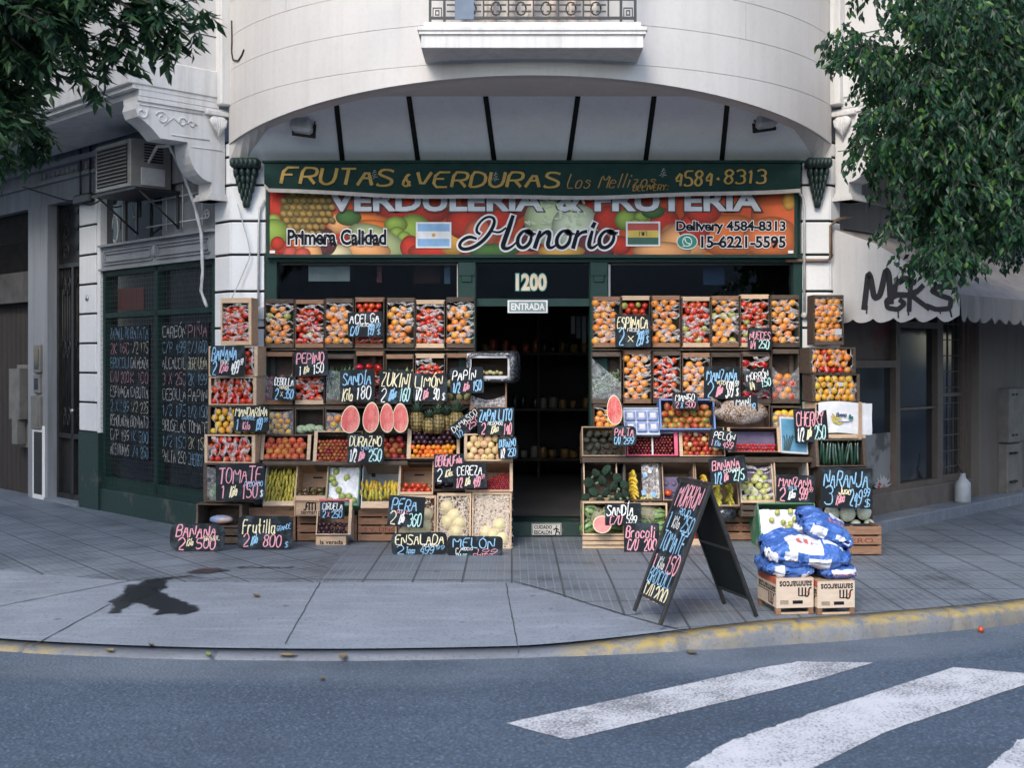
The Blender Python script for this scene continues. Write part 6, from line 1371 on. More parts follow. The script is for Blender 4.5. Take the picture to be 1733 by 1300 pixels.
sheet(b[4], .80, 1.1, seed=8); b[4].root['label'] = 'dark narrow crate with slack clear film, mostly empty, behind the MANZANA VERDE board'
# leeks under film
mb = MB(); c = b[0]
M_leek = pm('leek_green', (.10, .22, .10), .6, (.30, .40, .26), 9, hi=.6)
for i in range(120):
    x = rnd(-c.w/2+.02, c.w/2-.02); v_ = rnd(.05, .20)+.12*(x/c.w+.5); a = rnd(-.9, .9); L = rnd(.05, .10); n2 = -rnd(.01, .06)
    mb.tube([c.M @ Vector((x, v_, n2)), c.M @ Vector((min(max(x+L*math.sin(a)*.5, -c.w/2+.012), c.w/2-.012), v_+L*.3*math.cos(a), n2+.01)), c.M @ Vector((min(max(x+L*math.sin(a), -c.w/2+.012), c.w/2-.012), v_+L*.3*math.cos(a)+.01, n2))], .005, 4)
tag(mb.build('leek_greens', M_leek), 'bundled leek tops under clear film in the crate by the door jamb', 'leeks', None, 'stuff'); sheet(c, .95, -.55, seed=9); c.root['label'] = 'dark narrow crate of leek tops with a slanting clear sheet beside the door'

# third row -------------------------------------------------------------
c = crate(446, 690, 498, 737, -.24, .22, 'dark compartment of mandarins under film beside the MANDARINA board', 'dk', (.018, .012, .012, .012)); fill(c, 'mandarin', .029, 'third-row compartment by the MANDARINA board', .85, group='mandarins'); sheet(c, .95, .1, seed=4)
c = crate(499, 690, 549, 737, -.24, .22, 'dark compartment holding green netted bags in the third row', 'dk', (.018, .012, .012, .012))
M_net = pm('green_net_bag', (.33, .46, .26), .6, (.50, .56, .42), 14, bump=.5, bscale=50, rv=.1)
for q in range(3):
    mb = MB(); p = c.M @ Vector((-.09+.09*q, .055+.012*(q % 2), -.05)); mb.ball(p, .062, 12, 8, 0, None, (1, .8, .72), lambda t: 1+.14*noise.noise(t*3.2)); mb.tube([p+Vector((.0, -.03, .02)), p+Vector((.03, -.055, .0)), p+Vector((.06, -.05, -.015))], [.02, .008, .014], 6)
    solo(mb, 'netted_bag', M_net, 'pale green netted bag in the third-row compartment between mandarins and red melons', 'bag', p-Vector((0, 0, .05)), 'green netted bags in the third row')
c = crate(550, 690, 600, 737, -.24, .22, 'dark compartment of mangoes under film behind the first watermelon half', 'dk', (.018, .012, .012, .012)); fill(c, 'lemon', .036, 'third-row compartment behind the watermelon halves', .72, alt='orange', pa=.4, group='fruit'); sheet(c, .9, .1, seed=6)
M_flesh = pm('watermelon_flesh', (.52, .04, .035), .3, (.66, .22, .17), 16, 6, .42, .66, (1, 1, .18), bump=.4, bscale=40); M_pale = pm('watermelon_pith', (.74, .66, .42), .5); M_seed = pm('seed', (.03, .012, .01), .4)
def mhalf(px0, py0, px1, py1, Y, rot, label):
    c_ = P((px0+px1)/2, (py0+py1)/2, Y); rx, rz = (px1-px0)/2*(CAMD+Y)/FPX, (py1-py0)/2*(CAMD+Y)/FPX; a = R(rot)
    M = frame(c_, (math.cos(a), 0, -math.sin(a)), Vector((math.sin(a), .22, math.cos(a)))); t = thing('watermelon_half', label, 'watermelon', c_-Vector((0, 0, rz)), 'cut watermelon halves')
    prof = lambda f, k, n=28: (rx*f*math.cos(2*math.pi*k/n)*(1-.12*math.sin(2*math.pi*k/n)), rz*f*math.sin(2*math.pi*k/n))
    mb = MB(); vs = []; fs = []
    for j in range(7):
        f = math.cos(j/6*math.pi/2*.98); d = -math.sin(j/6*math.pi/2)*rx*1.0
        for k in range(28): q = prof(f, k); vs.append((q[0], q[1], d))
    for j in range(6):
        for k in range(28): fs.append((j*28+k, (j+1)*28+k, (j+1)*28+(k+1) % 28, j*28+(k+1) % 28))
    mb.add(vs, fs, 0, True, M); part(mb, 'rind', M_rind, t)
    mb = MB(); vs = [(*prof(1, k), .0006) for k in range(28)]+[(*prof(.93, k), .0016) for k in range(28)]; mb.add(vs, [(k, (k+1) % 28, 28+(k+1) % 28, 28+k) for k in range(28)], 0, False, M); part(mb, 'pith', M_pale, t)
    mb = MB(); vs = [(0, 0, .004)]+[(*prof(.5, k), .0038) for k in range(28)]+[(*prof(.93, k), .0018) for k in range(28)]
    mb.add(vs, [(0, 1+k, 1+(k+1) % 28) for k in range(28)]+[(1+k, 29+k, 29+(k+1) % 28, 1+(k+1) % 28) for k in range(28)], 0, True, M)
    for k in range(26): q = prof(rnd(.35, .68), rnd(0, 28)); mb.ball((q[0], q[1], .0035), .0045, 5, 4, 1, M, (.6, 1, .4))
    part(mb, 'flesh', [M_flesh, M_seed], t)
mhalf(577, 686, 609, 734, -.50, 4, 'cut watermelon half, shortest and widest, beside the netted bags'); mhalf(614, 680, 642, 733, -.50, 3, 'tall cut watermelon half standing above the DURAZNO board'); mhalf(643, 682, 667, 733, -.50, -3, 'narrow cut watermelon half with a seedy middle, third from the netted bags'); mhalf(664, 682, 691, 733, -.49, -2, 'smooth cut watermelon half beside the pineapples'); mhalf(1027, 668, 1053, 720, -.56, -3, 'single upright watermelon half over the avocado box by the door')
c = crate(601, 688, 695, 737, -.24, .22, 'dark shelf compartment behind the row of watermelon halves', 'dk', (.018, .012, .012, .012), back='dk')
c = crate(696, 688, 796, 737, -.24, .22, 'dark shelf compartment behind the pineapples', 'dk', (.018, .012, .012, .012), back='dk')
def pine_mat():
    m, nt, b, co = new_mat('pineapple_skin')
    v = node(nt, 'TexVoronoi', Vector=node(nt, 'Mapping', Vector=co, Scale=(1, 1, .8)).outputs[0], Scale=34, Randomness=.25).outputs['Distance']
    nt.links.new(mixc(nt, ramp(nt, v, .25, .6), (.36, .24, .07), (.06, .055, .025)), b.inputs['Base Color']); b.inputs['Roughness'].default_value = .6
    nt.links.new(node(nt, 'Bump', Strength=.8, Distance=.01, Height=v, _invert=True).outputs[0], b.inputs['Normal']); return m
M_pine = pine_mat(); M_pleaf = pm('pineapple_leaf', (.05, .11, .075), .5, (.11, .17, .12), 9, rv=.15)
def pineapple(px, py0, pyc, py1, Y, label):
    base = P(px, py1, Y); s_ = (CAMD+Y)/FPX; hb, hc = (py1-pyc)*s_, (pyc-py0)*s_
    t = thing('pineapple', label, 'pineapple', base, 'pineapples on the third shelf'); r = hb*.42
    mb = MB(); mb.lathe([(r*.6, 0), (r*.9, hb*.15), (r, hb*.45), (r*.92, hb*.75), (r*.6, hb*.97), (.01, hb)], 16, 0, Matrix.Translation(base)); part(mb, 'pineapple_body', M_pine, t)
    mb = MB(); top = base+Vector((0, 0, hb*.95))
    for k in range(34):
        a = k*2.4; el_ = .25+.036*k; L = hc*(.55+.45*math.sin(min(1.5, .3+.04*k))); d = Vector((math.cos(a)*math.cos(el_), math.sin(a)*math.cos(el_), math.sin(el_))); s = Vector((-math.sin(a), math.cos(a), 0))*.010
        p1 = top+d*L*.5; p2 = top+d*L+Vector((d.x, d.y, 0))*L*.25; mb.add([top+s, top-s, p1-s*1.1, p1+s*1.1, p2], [(0, 1, 2, 3), (3, 2, 4)])
    part(mb, 'crown', M_pleaf, t)
for a in ((706, 668, 697, 731, -.33, 'large dark pineapple right beside the last watermelon half'), (726, 690, 707, 733, -.42, 'small dark pineapple in front, second from the watermelon halves'), (741, 680, 701, 734, -.36, 'middle pineapple between two taller leafy crowns'), (756, 680, 702, 730, -.30, 'pineapple set back behind its neighbours on the shelf'), (773, 668, 697, 731, -.37, 'golden pineapple nearest the doorway behind the DAMASCO board')): pineapple(*a)
# carton swathed in black plastic, crate of netted mushrooms under it
c = crate(790, 598, 868, 645, -.42, .30, 'white carton of mushrooms swathed in black plastic beside the doorway', 'cb', (.045, .05, .045, .05), back='dk', name='wrapped_carton', cat='carton', barmat=M_wcard)
for i in range(7): produce('potato', c.M @ Vector((-.1+.034*i, .075+.01*(i % 2), -.08)), .024, (0, 0, i), 'tan mushroom in the plastic-swathed carton by the doorway', 'mushrooms in the swathed carton')
mb = MB(); vs = []; fs = []
for i in range(29):
    a = 2*math.pi*i/28
    for j in range(6):
        rr_ = .86+.34*j/5*(1+.4*math.cos(a))+.05*noise.noise((a*2, j, 1)); e = .86+.14*j/5
        x = c.w/2*math.copysign(abs(math.cos(a))**.35, math.cos(a))*rr_; y = c.h/2+c.h/2*math.copysign(abs(math.sin(a))**.35, math.sin(a))*rr_; vs.append((x, y, (.030-.02*max(0, j-2)**2/1.5+.018*noise.noise((a*3, j*2, 5)))))
for i in range(28):
    for j in range(5): k = i*6+j; fs.append((k, k+6, k+7, k+1))
mb.add(vs, fs, 0, True, c.M); part(mb, 'black_plastic', M_filmdark, c.root)
c = crate(795, 646, 858, 697, -.34, .24, 'weathered crate with dark hollow and white net beside the doorway', 'dk', (.012, .05, .016, .016), tilt=4, barmat=M_wood_mid); sheet(c, .50, .45, seed=13, m=M_film)

# left stack -----------------------------------------------------------
PLW = M_wood_pale
c = crate(373, 504, 427, 584, -.36, .20, 'pale narrow crate of wrapped tomatoes on top of the stack against the white pillar', 'pl', (.05, .04, .016, .03), side='pl', back='dk', yaw=-6); fill(c, 'tomato', .032, 'topmost crate of the pillar stack', 1, group='tomatoes'); wrap(c, 'h', 41, 12)
c = crate(352, 586, 438, 637, -.40, .26, 'pale crate of tomatoes half hidden by the BANANA board on the pillar stack', 'pl', (.012, .012, .03, .035), back='dk', yaw=-6); fill(c, 'tomato', .034, 'pillar-stack crate behind the BANANA board', 1, group='tomatoes'); wrap(c, 'v', 42, 5)
c = crate(352, 638, 436, 686, -.42, .28, 'pale crate of tomatoes under white film, third in the pillar stack', 'pl', (.012, .012, .025, .035), back='dk', yaw=-6); fill(c, 'tomato', .034, 'third crate of the pillar stack', 1, group='tomatoes'); wrap(c, 'v', 43, 11)
c = crate(350, 687, 440, 736, -.45, .28, 'weathered crate of mandarins behind the MANDARINA board on the pillar stack', 'dk', (.012, .012, .03, .012), back='dk', yaw=-6); fill(c, 'mandarin', .035, 'pillar-stack crate by the MANDARINA board', 1, group='mandarins'); wrap(c, 'v', 44, 5)
c = crate(345, 736, 434, 784, -.50, .30, 'pale crate of tomatoes under crumpled white film over the TOMATE board', 'pl', (.012, .012, .03, .035), back='dk', yaw=-6); fill(c, 'tomato', .034, 'pillar-stack crate over the TOMATE board', 1, group='tomatoes'); wrap(c, 'v', 45, 12)
c = crate(343, 785, 434, 850, -.56, .32, 'weathered crate of bagged greens behind the large TOMATE board', 'dk', (.012, .02, .035, .03), back='dk', yaw=-6)
M_green_leaf = pm('leafy_green', (.05, .13, .035), .5, (.13, .24, .07), 7, rv=.2, bump=.5, bscale=15)
for q in range(4):
    mb = MB(); p = c.M @ Vector((-.2+.06*q, .06+.05*(q % 2), -.09)); mb.ball(p, .075, 10, 8, 0, None, (.8, .7, 1.1), lambda t: 1+.4*noise.noise(t*4)); solo(mb, 'lettuce_head', M_green_leaf, 'dark green leafy head in plastic behind the TOMATE board', 'lettuce', p-Vector((0, 0, .08)), 'leafy heads behind the TOMATE board')
sheet(c, .95, .1, seed=21)
c = crate(331, 853, 412, 893, -.60, .34, 'dark open crate at the foot of the tomato stack', 'dk', (.012, .02, .02, .03), back='dk', yaw=-6); slatted(334, 894, 414, 922, -.62, .34, 'dark slatted base crate behind the BANANA BRASIL board', 2, M_wood_old)
mb = MB(); p = c.M @ Vector((0, .07, -.06)); mb.ball(p, .085, 12, 8, 0, None, (1.4, .7, .5), lambda t: 1+.25*noise.noise(t*3)); solo(mb, 'plastic_bundle', pm('blue_white_plastic', (.20, .30, .52), .35, (.60, .42, .36), 5, lo=.45, hi=.55), 'crumpled blue and pinkish plastic bundle in the lowest crate of the tomato stack', 'bag', p-Vector((0, 0, .05)))
mb = MB(); o = G(352, 918); mb.tube([o+Vector((-.12, .02, 0)), o+Vector((-.10, .04, .36))], .018, 6); solo(mb, 'crate_post', M_wcard, 'white painted stake leaning at the outer edge of the tomato stack', 'stake', o)

# fourth row ---------------------------------------------------------------
c = crate(440, 737, 525, 779, -.42, .30, 'pale-ended crate of ripe reddish peaches under the netted bags', 'dk', (.012, .012, .032, .035), tilt=20, post=PLW, back='ply'); fill(c, 'peach', .034, 'pale-ended crate under the netted bags', 1, group='peaches', sq=1.6)
c = crate(529, 731, 612, 786, -.44, .30, 'pale-ended crate of small mixed plums beside the DURAZNO board', 'dk', (.012, .012, .035, .012), tilt=20, post=PLW, back='ply'); fill(c, 'plum', .0195, 'pale-ended crate beside the DURAZNO board', .85, alt='nectarine', pa=.2, group='plums')
c = crate(614, 733, 690, 778, -.42, .30, 'crate of dark red nectarines on the door side of the DURAZNO board', 'dk', (.014, .012, .012, .012), tilt=20, back='ply'); fill(c, 'nectarine', .032, 'crate between the DURAZNO board and the apricots', .95, alt='peach', pa=.1, group='nectarines')
c = crate(688, 727, 778, 777, -.46, .30, 'pale-posted crate of bright apricots before dark plums', 'dk', (.014, .014, .04, .03), tilt=22, post=PLW, back='dk', barmat=M_card); fill(c, 'apricot', .0255, 'pale-posted crate under the pineapples', .55, group='apricots'); fill(c, 'dark_plum', .026, 'pale-posted crate under the pineapples', .98, lo=.46, group='dark plums')
c = crate(785, 735, 868, 781, -.62, .34, 'pale-edged crate of yellow peaches at the doorway end', 'pl', (.014, .016, .03, .02), tilt=14, back='dk'); fill(c, 'pale_peach', .034, 'pale-edged crate at the doorway end', .98, group='peaches')
# fifth row
def bananas(c, k, L, phrase, rows_, cols, per=6, upside=False, base=.16, label='hand of bananas', stand_=.0):
    for j in range(rows_):
        for i in range(cols):
            x = -c.w/2+c.w*(i+.5)/cols+rnd(-.01, .01); y = c.h*(base+(.92-base)*(j+.2)/rows_); o = c.M @ Vector((x, y, -.05-.05*j/max(1, rows_)))
            if hidden(o, .05): continue
            t = thing('banana_hand', label+' in the '+phrase, 'bananas', o, 'hands of bananas in the '+phrase)
            for q in range(per):
                f = (q-(per-1)/2)/per; b_ = bpy.data.objects.new('banana', KIND[k]); COL.link(b_); b_.parent = t
                b_.location = (f*c.w/cols*.95, -.02+.03*abs(f)+rnd(-.006, .006), rnd(-.01, .01)); b_.scale = (L, L, L); b_.rotation_euler = (rnd(-.1, .25)+stand_, f*(.9 if per == 5 else 2.2)+rnd(-.15, .15), R(90)+f*1.2+rnd(-.3, .3))
c = crate(444, 788, 499, 857, -.52, .36, 'crate packed full of green-tipped bananas beside the TOMATE board', 'pl', (.012, .05, .010, .014), tilt=26, back='dk', side='wc'); bananas(c, 'green_banana', .062, 'crate beside the TOMATE board', 6, 2, 5, base=.10, label='green-tipped hand of bananas')
c = crate(498, 783, 553, 848, -.50, .34, 'thin plywood crate of small dark peppers with three slots in its back', 'ply', (.012, .05, .012, .012), tilt=24, back='ply', slots=True); fill(c, 'green_pepper', .034, 'slotted plywood crate between bananas and limes', .42, group='peppers', slope=.9)
c = crate(551, 786, 607, 857, -.52, .36, 'white-lined crate of limes nested in crumpled tissue', 'gr', (.012, .03, .012, .012), tilt=26, back='wc', side='wc'); fill(c, 'lime', .034, 'tissue-lined crate above the plum box', .9, dens=.42, group='limes')
mb = MB(); vs = []; fs = []
for i in range(25):
    for j in range(25): u_, v_ = i/24, j/24; vs.append((-c.w/2+.015+(c.w-.03)*u_, .03+(c.h-.06)*v_, -.035+.028*noise.noise((u_*7, v_*7, 2))+.02*noise.noise((u_*16, v_*16, 5))))
for i in range(24):
    for j in range(24): k = i*25+j; fs.append((k, k+25, k+26, k+1))
mb.add(vs, fs, 0, True, c.M); part(mb, 'tissue_liner', M_tissue, c.root)
c = crate(610, 783, 674, 861, -.54, .38, 'white-lined crate with a few ripe bananas over its front bar', 'pl', (.012, .07, .010, .010), tilt=24, back='wc', side='wc'); bananas(c, 'banana', .075, 'white-lined crate beside the PERA board', 1, 2, 6, base=.38, label='ripe yellow hand of bananas'); bananas(c, 'green_banana', .07, 'white-lined crate beside the PERA board', 1, 2, 6, base=.16, label='lower greenish hand of bananas')
c = crate(675, 781, 733, 838, -.50, .34, 'thin plywood crate nearly empty but for red tomatoes along its front', 'ply', (.012, .03, .012, .012), tilt=22, back='ply', slots=True, barmat=M_wood_pale); fill(c, 'tomato', .03, 'nearly empty plywood crate above the melons', .30, group='tomatoes', slope=.5)
c = crate(733, 782, 790, 832, -.52, .34, 'dark crate of black aubergines behind the CEREZA board', 'dk', (.012, .02, .012, .012), tilt=20, back='dk')
for i in range(5): produce('aubergine', c.M @ Vector((-.12+.06*i, .08+.02*(i % 2), -.05)), .075, (0, R(80)+rnd(-.3, .3), rnd(-.3, .3)), 'glossy black aubergine in the crate behind the CEREZA board', 'aubergines behind the CEREZA board')
c = crate(787, 783, 868, 833, -.66, .38, 'pale-edged crate of bright red cherries by the doorway', 'ply', (.012, .02, .012, .03), tilt=20, back='ply', post=PLW)
rs = random.Random(5)
for j in range(11):
    for i in range(20):
        f = i/19; x = -c.w/2+.02+(c.w-.06)*f; y = .03+.0205*j; lim = .05+.20*f-(.05 if f > .9 else 0)
        if y > lim: continue
        p = c.M @ Vector((x+rs.uniform(-.004, .004)+(j % 2)*.011, y, -.03-.6*(y-.03)+rs.uniform(-.005, .005)))
        if not hidden(p, .013): produce('cherry', p, .0135, (rnd(0, 6), rnd(0, 6), 0), 'bright red cherry in the heap beside the CEREZA board', 'cherries in the heap by the doorway')
# bases, boxes on the pavement -----------------------------------------------
slatted(412, 858, 500, 919, -.44, .36, 'slatted base crate behind the Frutilla board', 3)
slatted(503, 873, 604, 919, -.42, .36, 'slatted base crate behind the pink-edged plum box', 3); slatted(606, 862, 690, 919, -.44, .36, 'stamped slatted base crate beside the PERA board', 4, text='S.V. LINGE')
slatted(1130, 868, 1214, 917, -.36, .36, 'slatted base crate behind the folding board', 3); slatted(1216, 871, 1292, 917, -.36, .36, 'stamped slatted base crate beside the pear box', 3, M_wood_mid, 'FRUTI A.S.V. LINGE')
c = crate(498, 849, 552, 874, -.56, .32, 'printed plywood box under the pepper crate', 'ply', (.0, .0, .012, .012), back='ply', name='plywood_box', cat='box')
mb = MB(); mb.box(-c.w/2+.012, c.w/2-.012, .005, c.h-.005, -.008, .0, 0, c.M); part(mb, 'front_panel', M_ply, c.root)
def smlogo(mb, x, y, s, M, mi, red, flip=False, off=.0015):
    f = -1 if flip else 1; q = lambda a, b: (x+f*a*s, y+f*b*s)
    for st in ([(.0, .0), (.10, .02), (.16, .10), (.18, .45), (.26, .60), (.40, .60)], [(.42, 0), (.42, .55)], [(.42, .55), (.66, .55), (.66, 0)], [(.66, .55), (.92, .55), (.92, 0)]): mb.stroke([q(*p) for p in st], .12*s, mi, M, off)
    mb.prism([(x+f*.42*s*.62+.07*s*math.cos(k*.6283), y+f*.30*s+.07*s*math.sin(k*.6283)) for k in range(10)], .0005, red, M, off)
mb = MB(); smlogo(mb, -.06, .06, .12, c.M, 0, 0); printed(mb, 'sanmarcos', -.09, .02, .12, .05, 0, c.M, .02, .0015); part(mb, 'lettering', M_ink, c.root)
# plum box with pink edges
yb_ = G(560, 924).y
c = crate(534, 848, 594, 906, yb_+.02, .26, 'small white wooden box of dark plums with pink edges, standing on the pavement', 'wc', (.016, .012, .012, .03), tilt=22, back='dk', side='pl', barmat=M_pink, post=PLW); fill(c, 'dark_plum', .022, 'pink-edged box on the pavement', .42, group='dark plums')
mb = MB(); h0 = Z(925, yb_); mb.box(X(534, yb_), X(585, yb_), yb_+.02, yb_+.30, max(.003, h0), Z(909, yb_), 0); printed(mb, 'la verada', X(541, yb_), Z(922, yb_), X(580, yb_), Z(915, yb_), 1, Matrix(((1, 0, 0, 0), (0, 0, -1, yb_+.02), (0, 1, 0, 0), (0, 0, 0, 1))), .02, .0015); part(mb, 'front_board', [M_wood_pale, M_ink], c.root)
# melon crates
M_straw = pm('packing_straw', (.84, .74, .60), .8, (.74, .60, .50), 20)
def straw(c, n_, region, seed):
    rs = random.Random(seed); mb = MB()
    for _ in range(n_):
        x, y = rs.uniform(*region[0]), rs.uniform(*region[1]); n0 = rs.uniform(-.06, .012); a = rs.uniform(0, 6.3); L = rs.uniform(.02, .05); k = rs.uniform(-1.5, 1.5); pts = []
        for q in range(4): pts.append((x, y, n0+.008*math.sin(q*2))); a += k*.5; x += math.cos(a)*L/3; y += math.sin(a)*L/3
        mb.stroke([(p[0], p[1]) for p in pts], .0032, 0, c.M, n0)
    tag(mb.build('packing_straw', M_straw), 'pale curled packing straw around the melons', 'straw', None, 'stuff')
for i, (a, b_, d, py, lab, spots, st) in enumerate(((738, 797, 838, 915, 'pale pine crate of yellow melons and straw over the MELON board', ((.18, .78), (.50, .56), (.22, .38), (.75, .34), (.62, .10)), 800), (798, 866, 836, 930, 'pale pine crate of melons almost buried in straw by the step', ((.78, .42), (.55, .20), (.30, .26), (.86, .12)), 2200), (668, 737, 842, 918, 'pale pine crate of melons half hidden by the PERA board', ((.82, .30), (.86, .62), (.45, .08), (.15, .12), (.62, .05)), 350))):
    yb_ = G(800, 930).y+.05; c = crate(a, d, b_, py, yb_, .32, lab, 'pl', (.03, .02, .014, .016), tilt=20, back='ply', side='ply')
    for j, (fx, fy) in enumerate(spots): produce('melon', c.M @ Vector((-c.w/2+.06+(c.w-.12)*fx, .05+(c.h-.1)*fy, -.05)), .072, (rnd(0, 6), rnd(0, 6), 0), 'smooth pale yellow melon in the '+lab[:lab.find(' of ')]+' '+('over the MELON board', 'by the step', 'behind the PERA board')[i], 'melons in the pine crates')
    straw(c, st, ((-c.w/2+.02, c.w/2-.02), (.03, c.h-.03)), i)
    mb = MB(); mb.box(-c.w/2, c.w/2, -.045, -.002, -.30, -.012, 0, c.M); part(mb, 'foot_board', M_wood_old, c.root)
# ---- right side, third row ------------------------------------------------------------
c = crate(1004, 684, 1054, 737, -.24, .22, 'dark compartment of filmed oranges behind the lone watermelon half', 'dk', (.03, .012, .012, .012)); fill(c, 'orange', .034, 'compartment behind the lone watermelon half', .98, alt='apple', pa=.15, group='oranges'); wrap(c, 'h', 61, 6)
bx = thing('punnet_tray', 'pale blue tray of six blueberry punnets tilted beside the lone watermelon half', 'tray', P(1087, 736, -.48))
Mt = frame(P(1087, 737, -.48), (1, 0, 0), (0, .6, 1)); sw = 60*.00575/2; hh = .30
mb = MB(); mb.box(-sw, sw, 0, hh, -.03, -.006, 0, Mt); mb.box(-sw, sw, hh-.012, hh, -.03, .012, 0, Mt); mb.box(-sw, sw, 0, .012, -.03, .012, 0, Mt); part(mb, 'tray', pm('pale_blue_card', (.50, .56, .68), .5), bx)
for i in range(3):
    for j in range(2):
        x = -sw+.062+i*.112; y = .085+j*.125
        o = solo(MB().box(x-.048, x+.048, y-.052, y+.052, -.004, .022, 0, Mt, .006), 'berry_punnet', pm('berry_blue', (.10, .15, .34), .35, (.30, .36, .55), 14), 'blue punnet of berries in the tray beside the lone watermelon half', 'punnet', Mt @ Vector((x, y, 0)), 'berry punnets in the blue tray')
        part(MB().box(x-.027, x+.027, y-.028, y+.028, .0225, .024, 0, Mt), 'paper_label', M_wcard, o)
c = crate(1117, 676, 1212, 728, -.46, .28, 'bright blue box of red and green mangoes under the MANGO board', 'bl', (.016, .016, .018, .018), tilt=20, back='ply'); fill(c, 'mango', .037, 'blue box under the MANGO board', .95, group='mangoes')
c = crate(1212, 684, 1303, 735, -.26, .22, 'dark compartment holding a sack of peanuts', 'dk', (.012, .012, .012, .012))
mb = MB(); p = P(1253, 698, -.42); mb.ball(p, .13, 20, 12, 0, None, (2.05, .8, .95), lambda t: 1+.10*noise.noise(t*3)+.06*noise.noise(t*9)); mb.tube([p+Vector((-.22, -.06, .08)), p+Vector((-.27, -.08, .12)), p+Vector((-.31, -.08, .13))], [.03, .014, .028], 7)
def nuts():
    m, nt, b_, co = new_mat('peanuts_in_film'); v = node(nt, 'TexVoronoi', Vector=co, Scale=62); n1 = node(nt, 'TexNoise', Vector=co, Scale=9, Detail=4).outputs[0]
    cc = mixc(nt, ramp(nt, v.outputs['Distance'], .2, .7), (.50, .36, .27), (.10, .07, .055)); cc = mixc(nt, math_(nt, 'MULTIPLY', ramp(nt, n1, .5, .7), .6), cc, (.62, .60, .60)); nt.links.new(cc, b_.inputs['Base Color']); b_.inputs['Roughness'].default_value = .25
    nt.links.new(node(nt, 'Bump', Strength=.6, Distance=.01, Height=v.outputs['Distance'], _invert=True).outputs[0], b_.inputs['Normal']); return m
solo(mb, 'peanut_bag', nuts(), 'knotted clear bag of peanuts bulging under the MANI board', 'bag', p-Vector((0, 0, .1)))
c = crate(1305, 688, 1356, 736, -.24, .22, 'dark compartment of yellow lemons under film at the pillar end', 'dk', (.014, .012, .012, .012)); fill(c, 'lemon', .033, 'compartment at the pillar end of the third row', .9, alt='orange', pa=.15, group='lemons'); sheet(c, .8, .1, seed=31)
# fourth row right
c = crate(985, 723, 1060, 773, -.46, .30, 'brown cardboard box of dark avocados under the PALTA board', 'cb', (.012, .014, .012, .010), tilt=18, back='cb'); fill(c, 'avocado', .035, 'cardboard box under the PALTA board', .85, group='avocados')
c = crate(1061, 732, 1148, 772, -.44, .28, 'divided tray of dark cherries with a pink end post', 'wc', (.010, .012, .012, .036), tilt=16, back='dk', side='dk', post=M_pink); fill(c, 'black_cherry', .0155, 'divided tray with the pink end post', .9, group='dark cherries')
mb = MB(); mb.box(-.008, .008, .01, c.h-.01, -.05, .012, 0, c.M); part(mb, 'divider', M_wcard, c.root)
c = crate(1150, 724, 1228, 773, -.44, .28, 'pale-posted crate of mottled nectarines beside the PELON board', 'dk', (.014, .012, .034, .012), tilt=18, post=PLW, back='dk'); fill(c, 'nectarine', .0275, 'pale-posted crate beside the PELON board', .98, alt='pale_peach', pa=.25, group='nectarines')
c = crate(1232, 724, 1322, 766, -.46, .28, 'pale-posted crate lined with purple paper over a line of strawberries', 'dk', (.012, .012, .030, .030), tilt=16, post=PLW, back='dk', barmat=M_wood_mid); mb = MB(); mb.box(-c.w/2+.03, c.w/2-.03, .01, c.h-.02, -.12, -.115, 0, c.M); part(mb, 'paper_liner', M_purple, c.root); fill(c, 'strawberry', .0165, 'purple-lined crate beside the PELON board', .36, group='strawberries', depth=3)
mb = MB(); M = frame(P(1345, 768, -.44), (1, 0, -.06), (0, .2, 1)); mb.box(-.135, .135, 0, .36, -.10, -.002, 0, M, .004); o = solo(mb, 'printed_box', M_wcard, 'tall box printed blue with sea plants behind the CHERRY board', 'box', P(1345, 768, -.44))
mb = MB(); mb.box(-.12, .12, .02, .34, -.002, .0005, 0, M)
for i in range(5): mb.stroke([(-.10+.012*i, .03), (-.09+.02*i, .12+.01*i), (-.10+.03*i, .17+.01*(i % 2))], .012, 1, M, .0016+.0002*i)
part(mb, 'blue_print', [pm('sea_blue_print', (.05, .19, .32), .4, (.12, .32, .46), 5), pm('dark_plant_print', (.015, .05, .05), .5)], o)
mb = MB(); mb.box(X(985, -.45), X(1375, -.45), -.47, -.05, Z(783, -.46), Z(774.5, -.46), 0, None, .004); solo(mb, 'shelf_plank', M_wood_old, 'long weathered plank under the avocados, cherries and nectarines', 'shelf', P(1180, 783, -.3))
mb = MB(); mb.box(X(444, -.44), X(690, -.44), -.46, -.05, Z(787.5, -.45), Z(781, -.45), 0, None, .004); solo(mb, 'shelf_plank', M_wood_old, 'weathered plank under the reddish peaches and small plums', 'shelf', P(560, 787, -.3))
# fifth row right: broccoli
c = crate(988, 782, 1046, 848, -.52, .34, 'pale-topped crate overflowing with broccoli by the door step', 'dk', (.014, .05, .012, .012), tilt=20, barmat=M_wood_pale, back='dk')
def broc():
    m = pm('broccoli_green', (.016, .055, .030), .9, (.05, .105, .065), 9, 6, .42, .6, rv=.2, bump=1.0, bscale=26); mb = MB(); rs = random.Random(3)
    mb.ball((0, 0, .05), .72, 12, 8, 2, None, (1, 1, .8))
    for i in range(170):
        a = i*2.4; f = math.sqrt((i+.5)/170); el_ = f*1.35; d = Vector((math.sin(el_)*math.cos(a), math.sin(el_)*math.sin(a), math.cos(el_)*.75))
        mb.ball(d*.8, rs.uniform(.08, .16), 6, 4, 0, None, (1, 1, .9), lambda t: 1+.2*noise.noise(t*6+d*9))
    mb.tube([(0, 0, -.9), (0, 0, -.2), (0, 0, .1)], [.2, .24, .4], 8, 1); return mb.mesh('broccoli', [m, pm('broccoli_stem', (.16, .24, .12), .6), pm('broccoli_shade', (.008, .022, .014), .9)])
KIND['broccoli'] = broc()
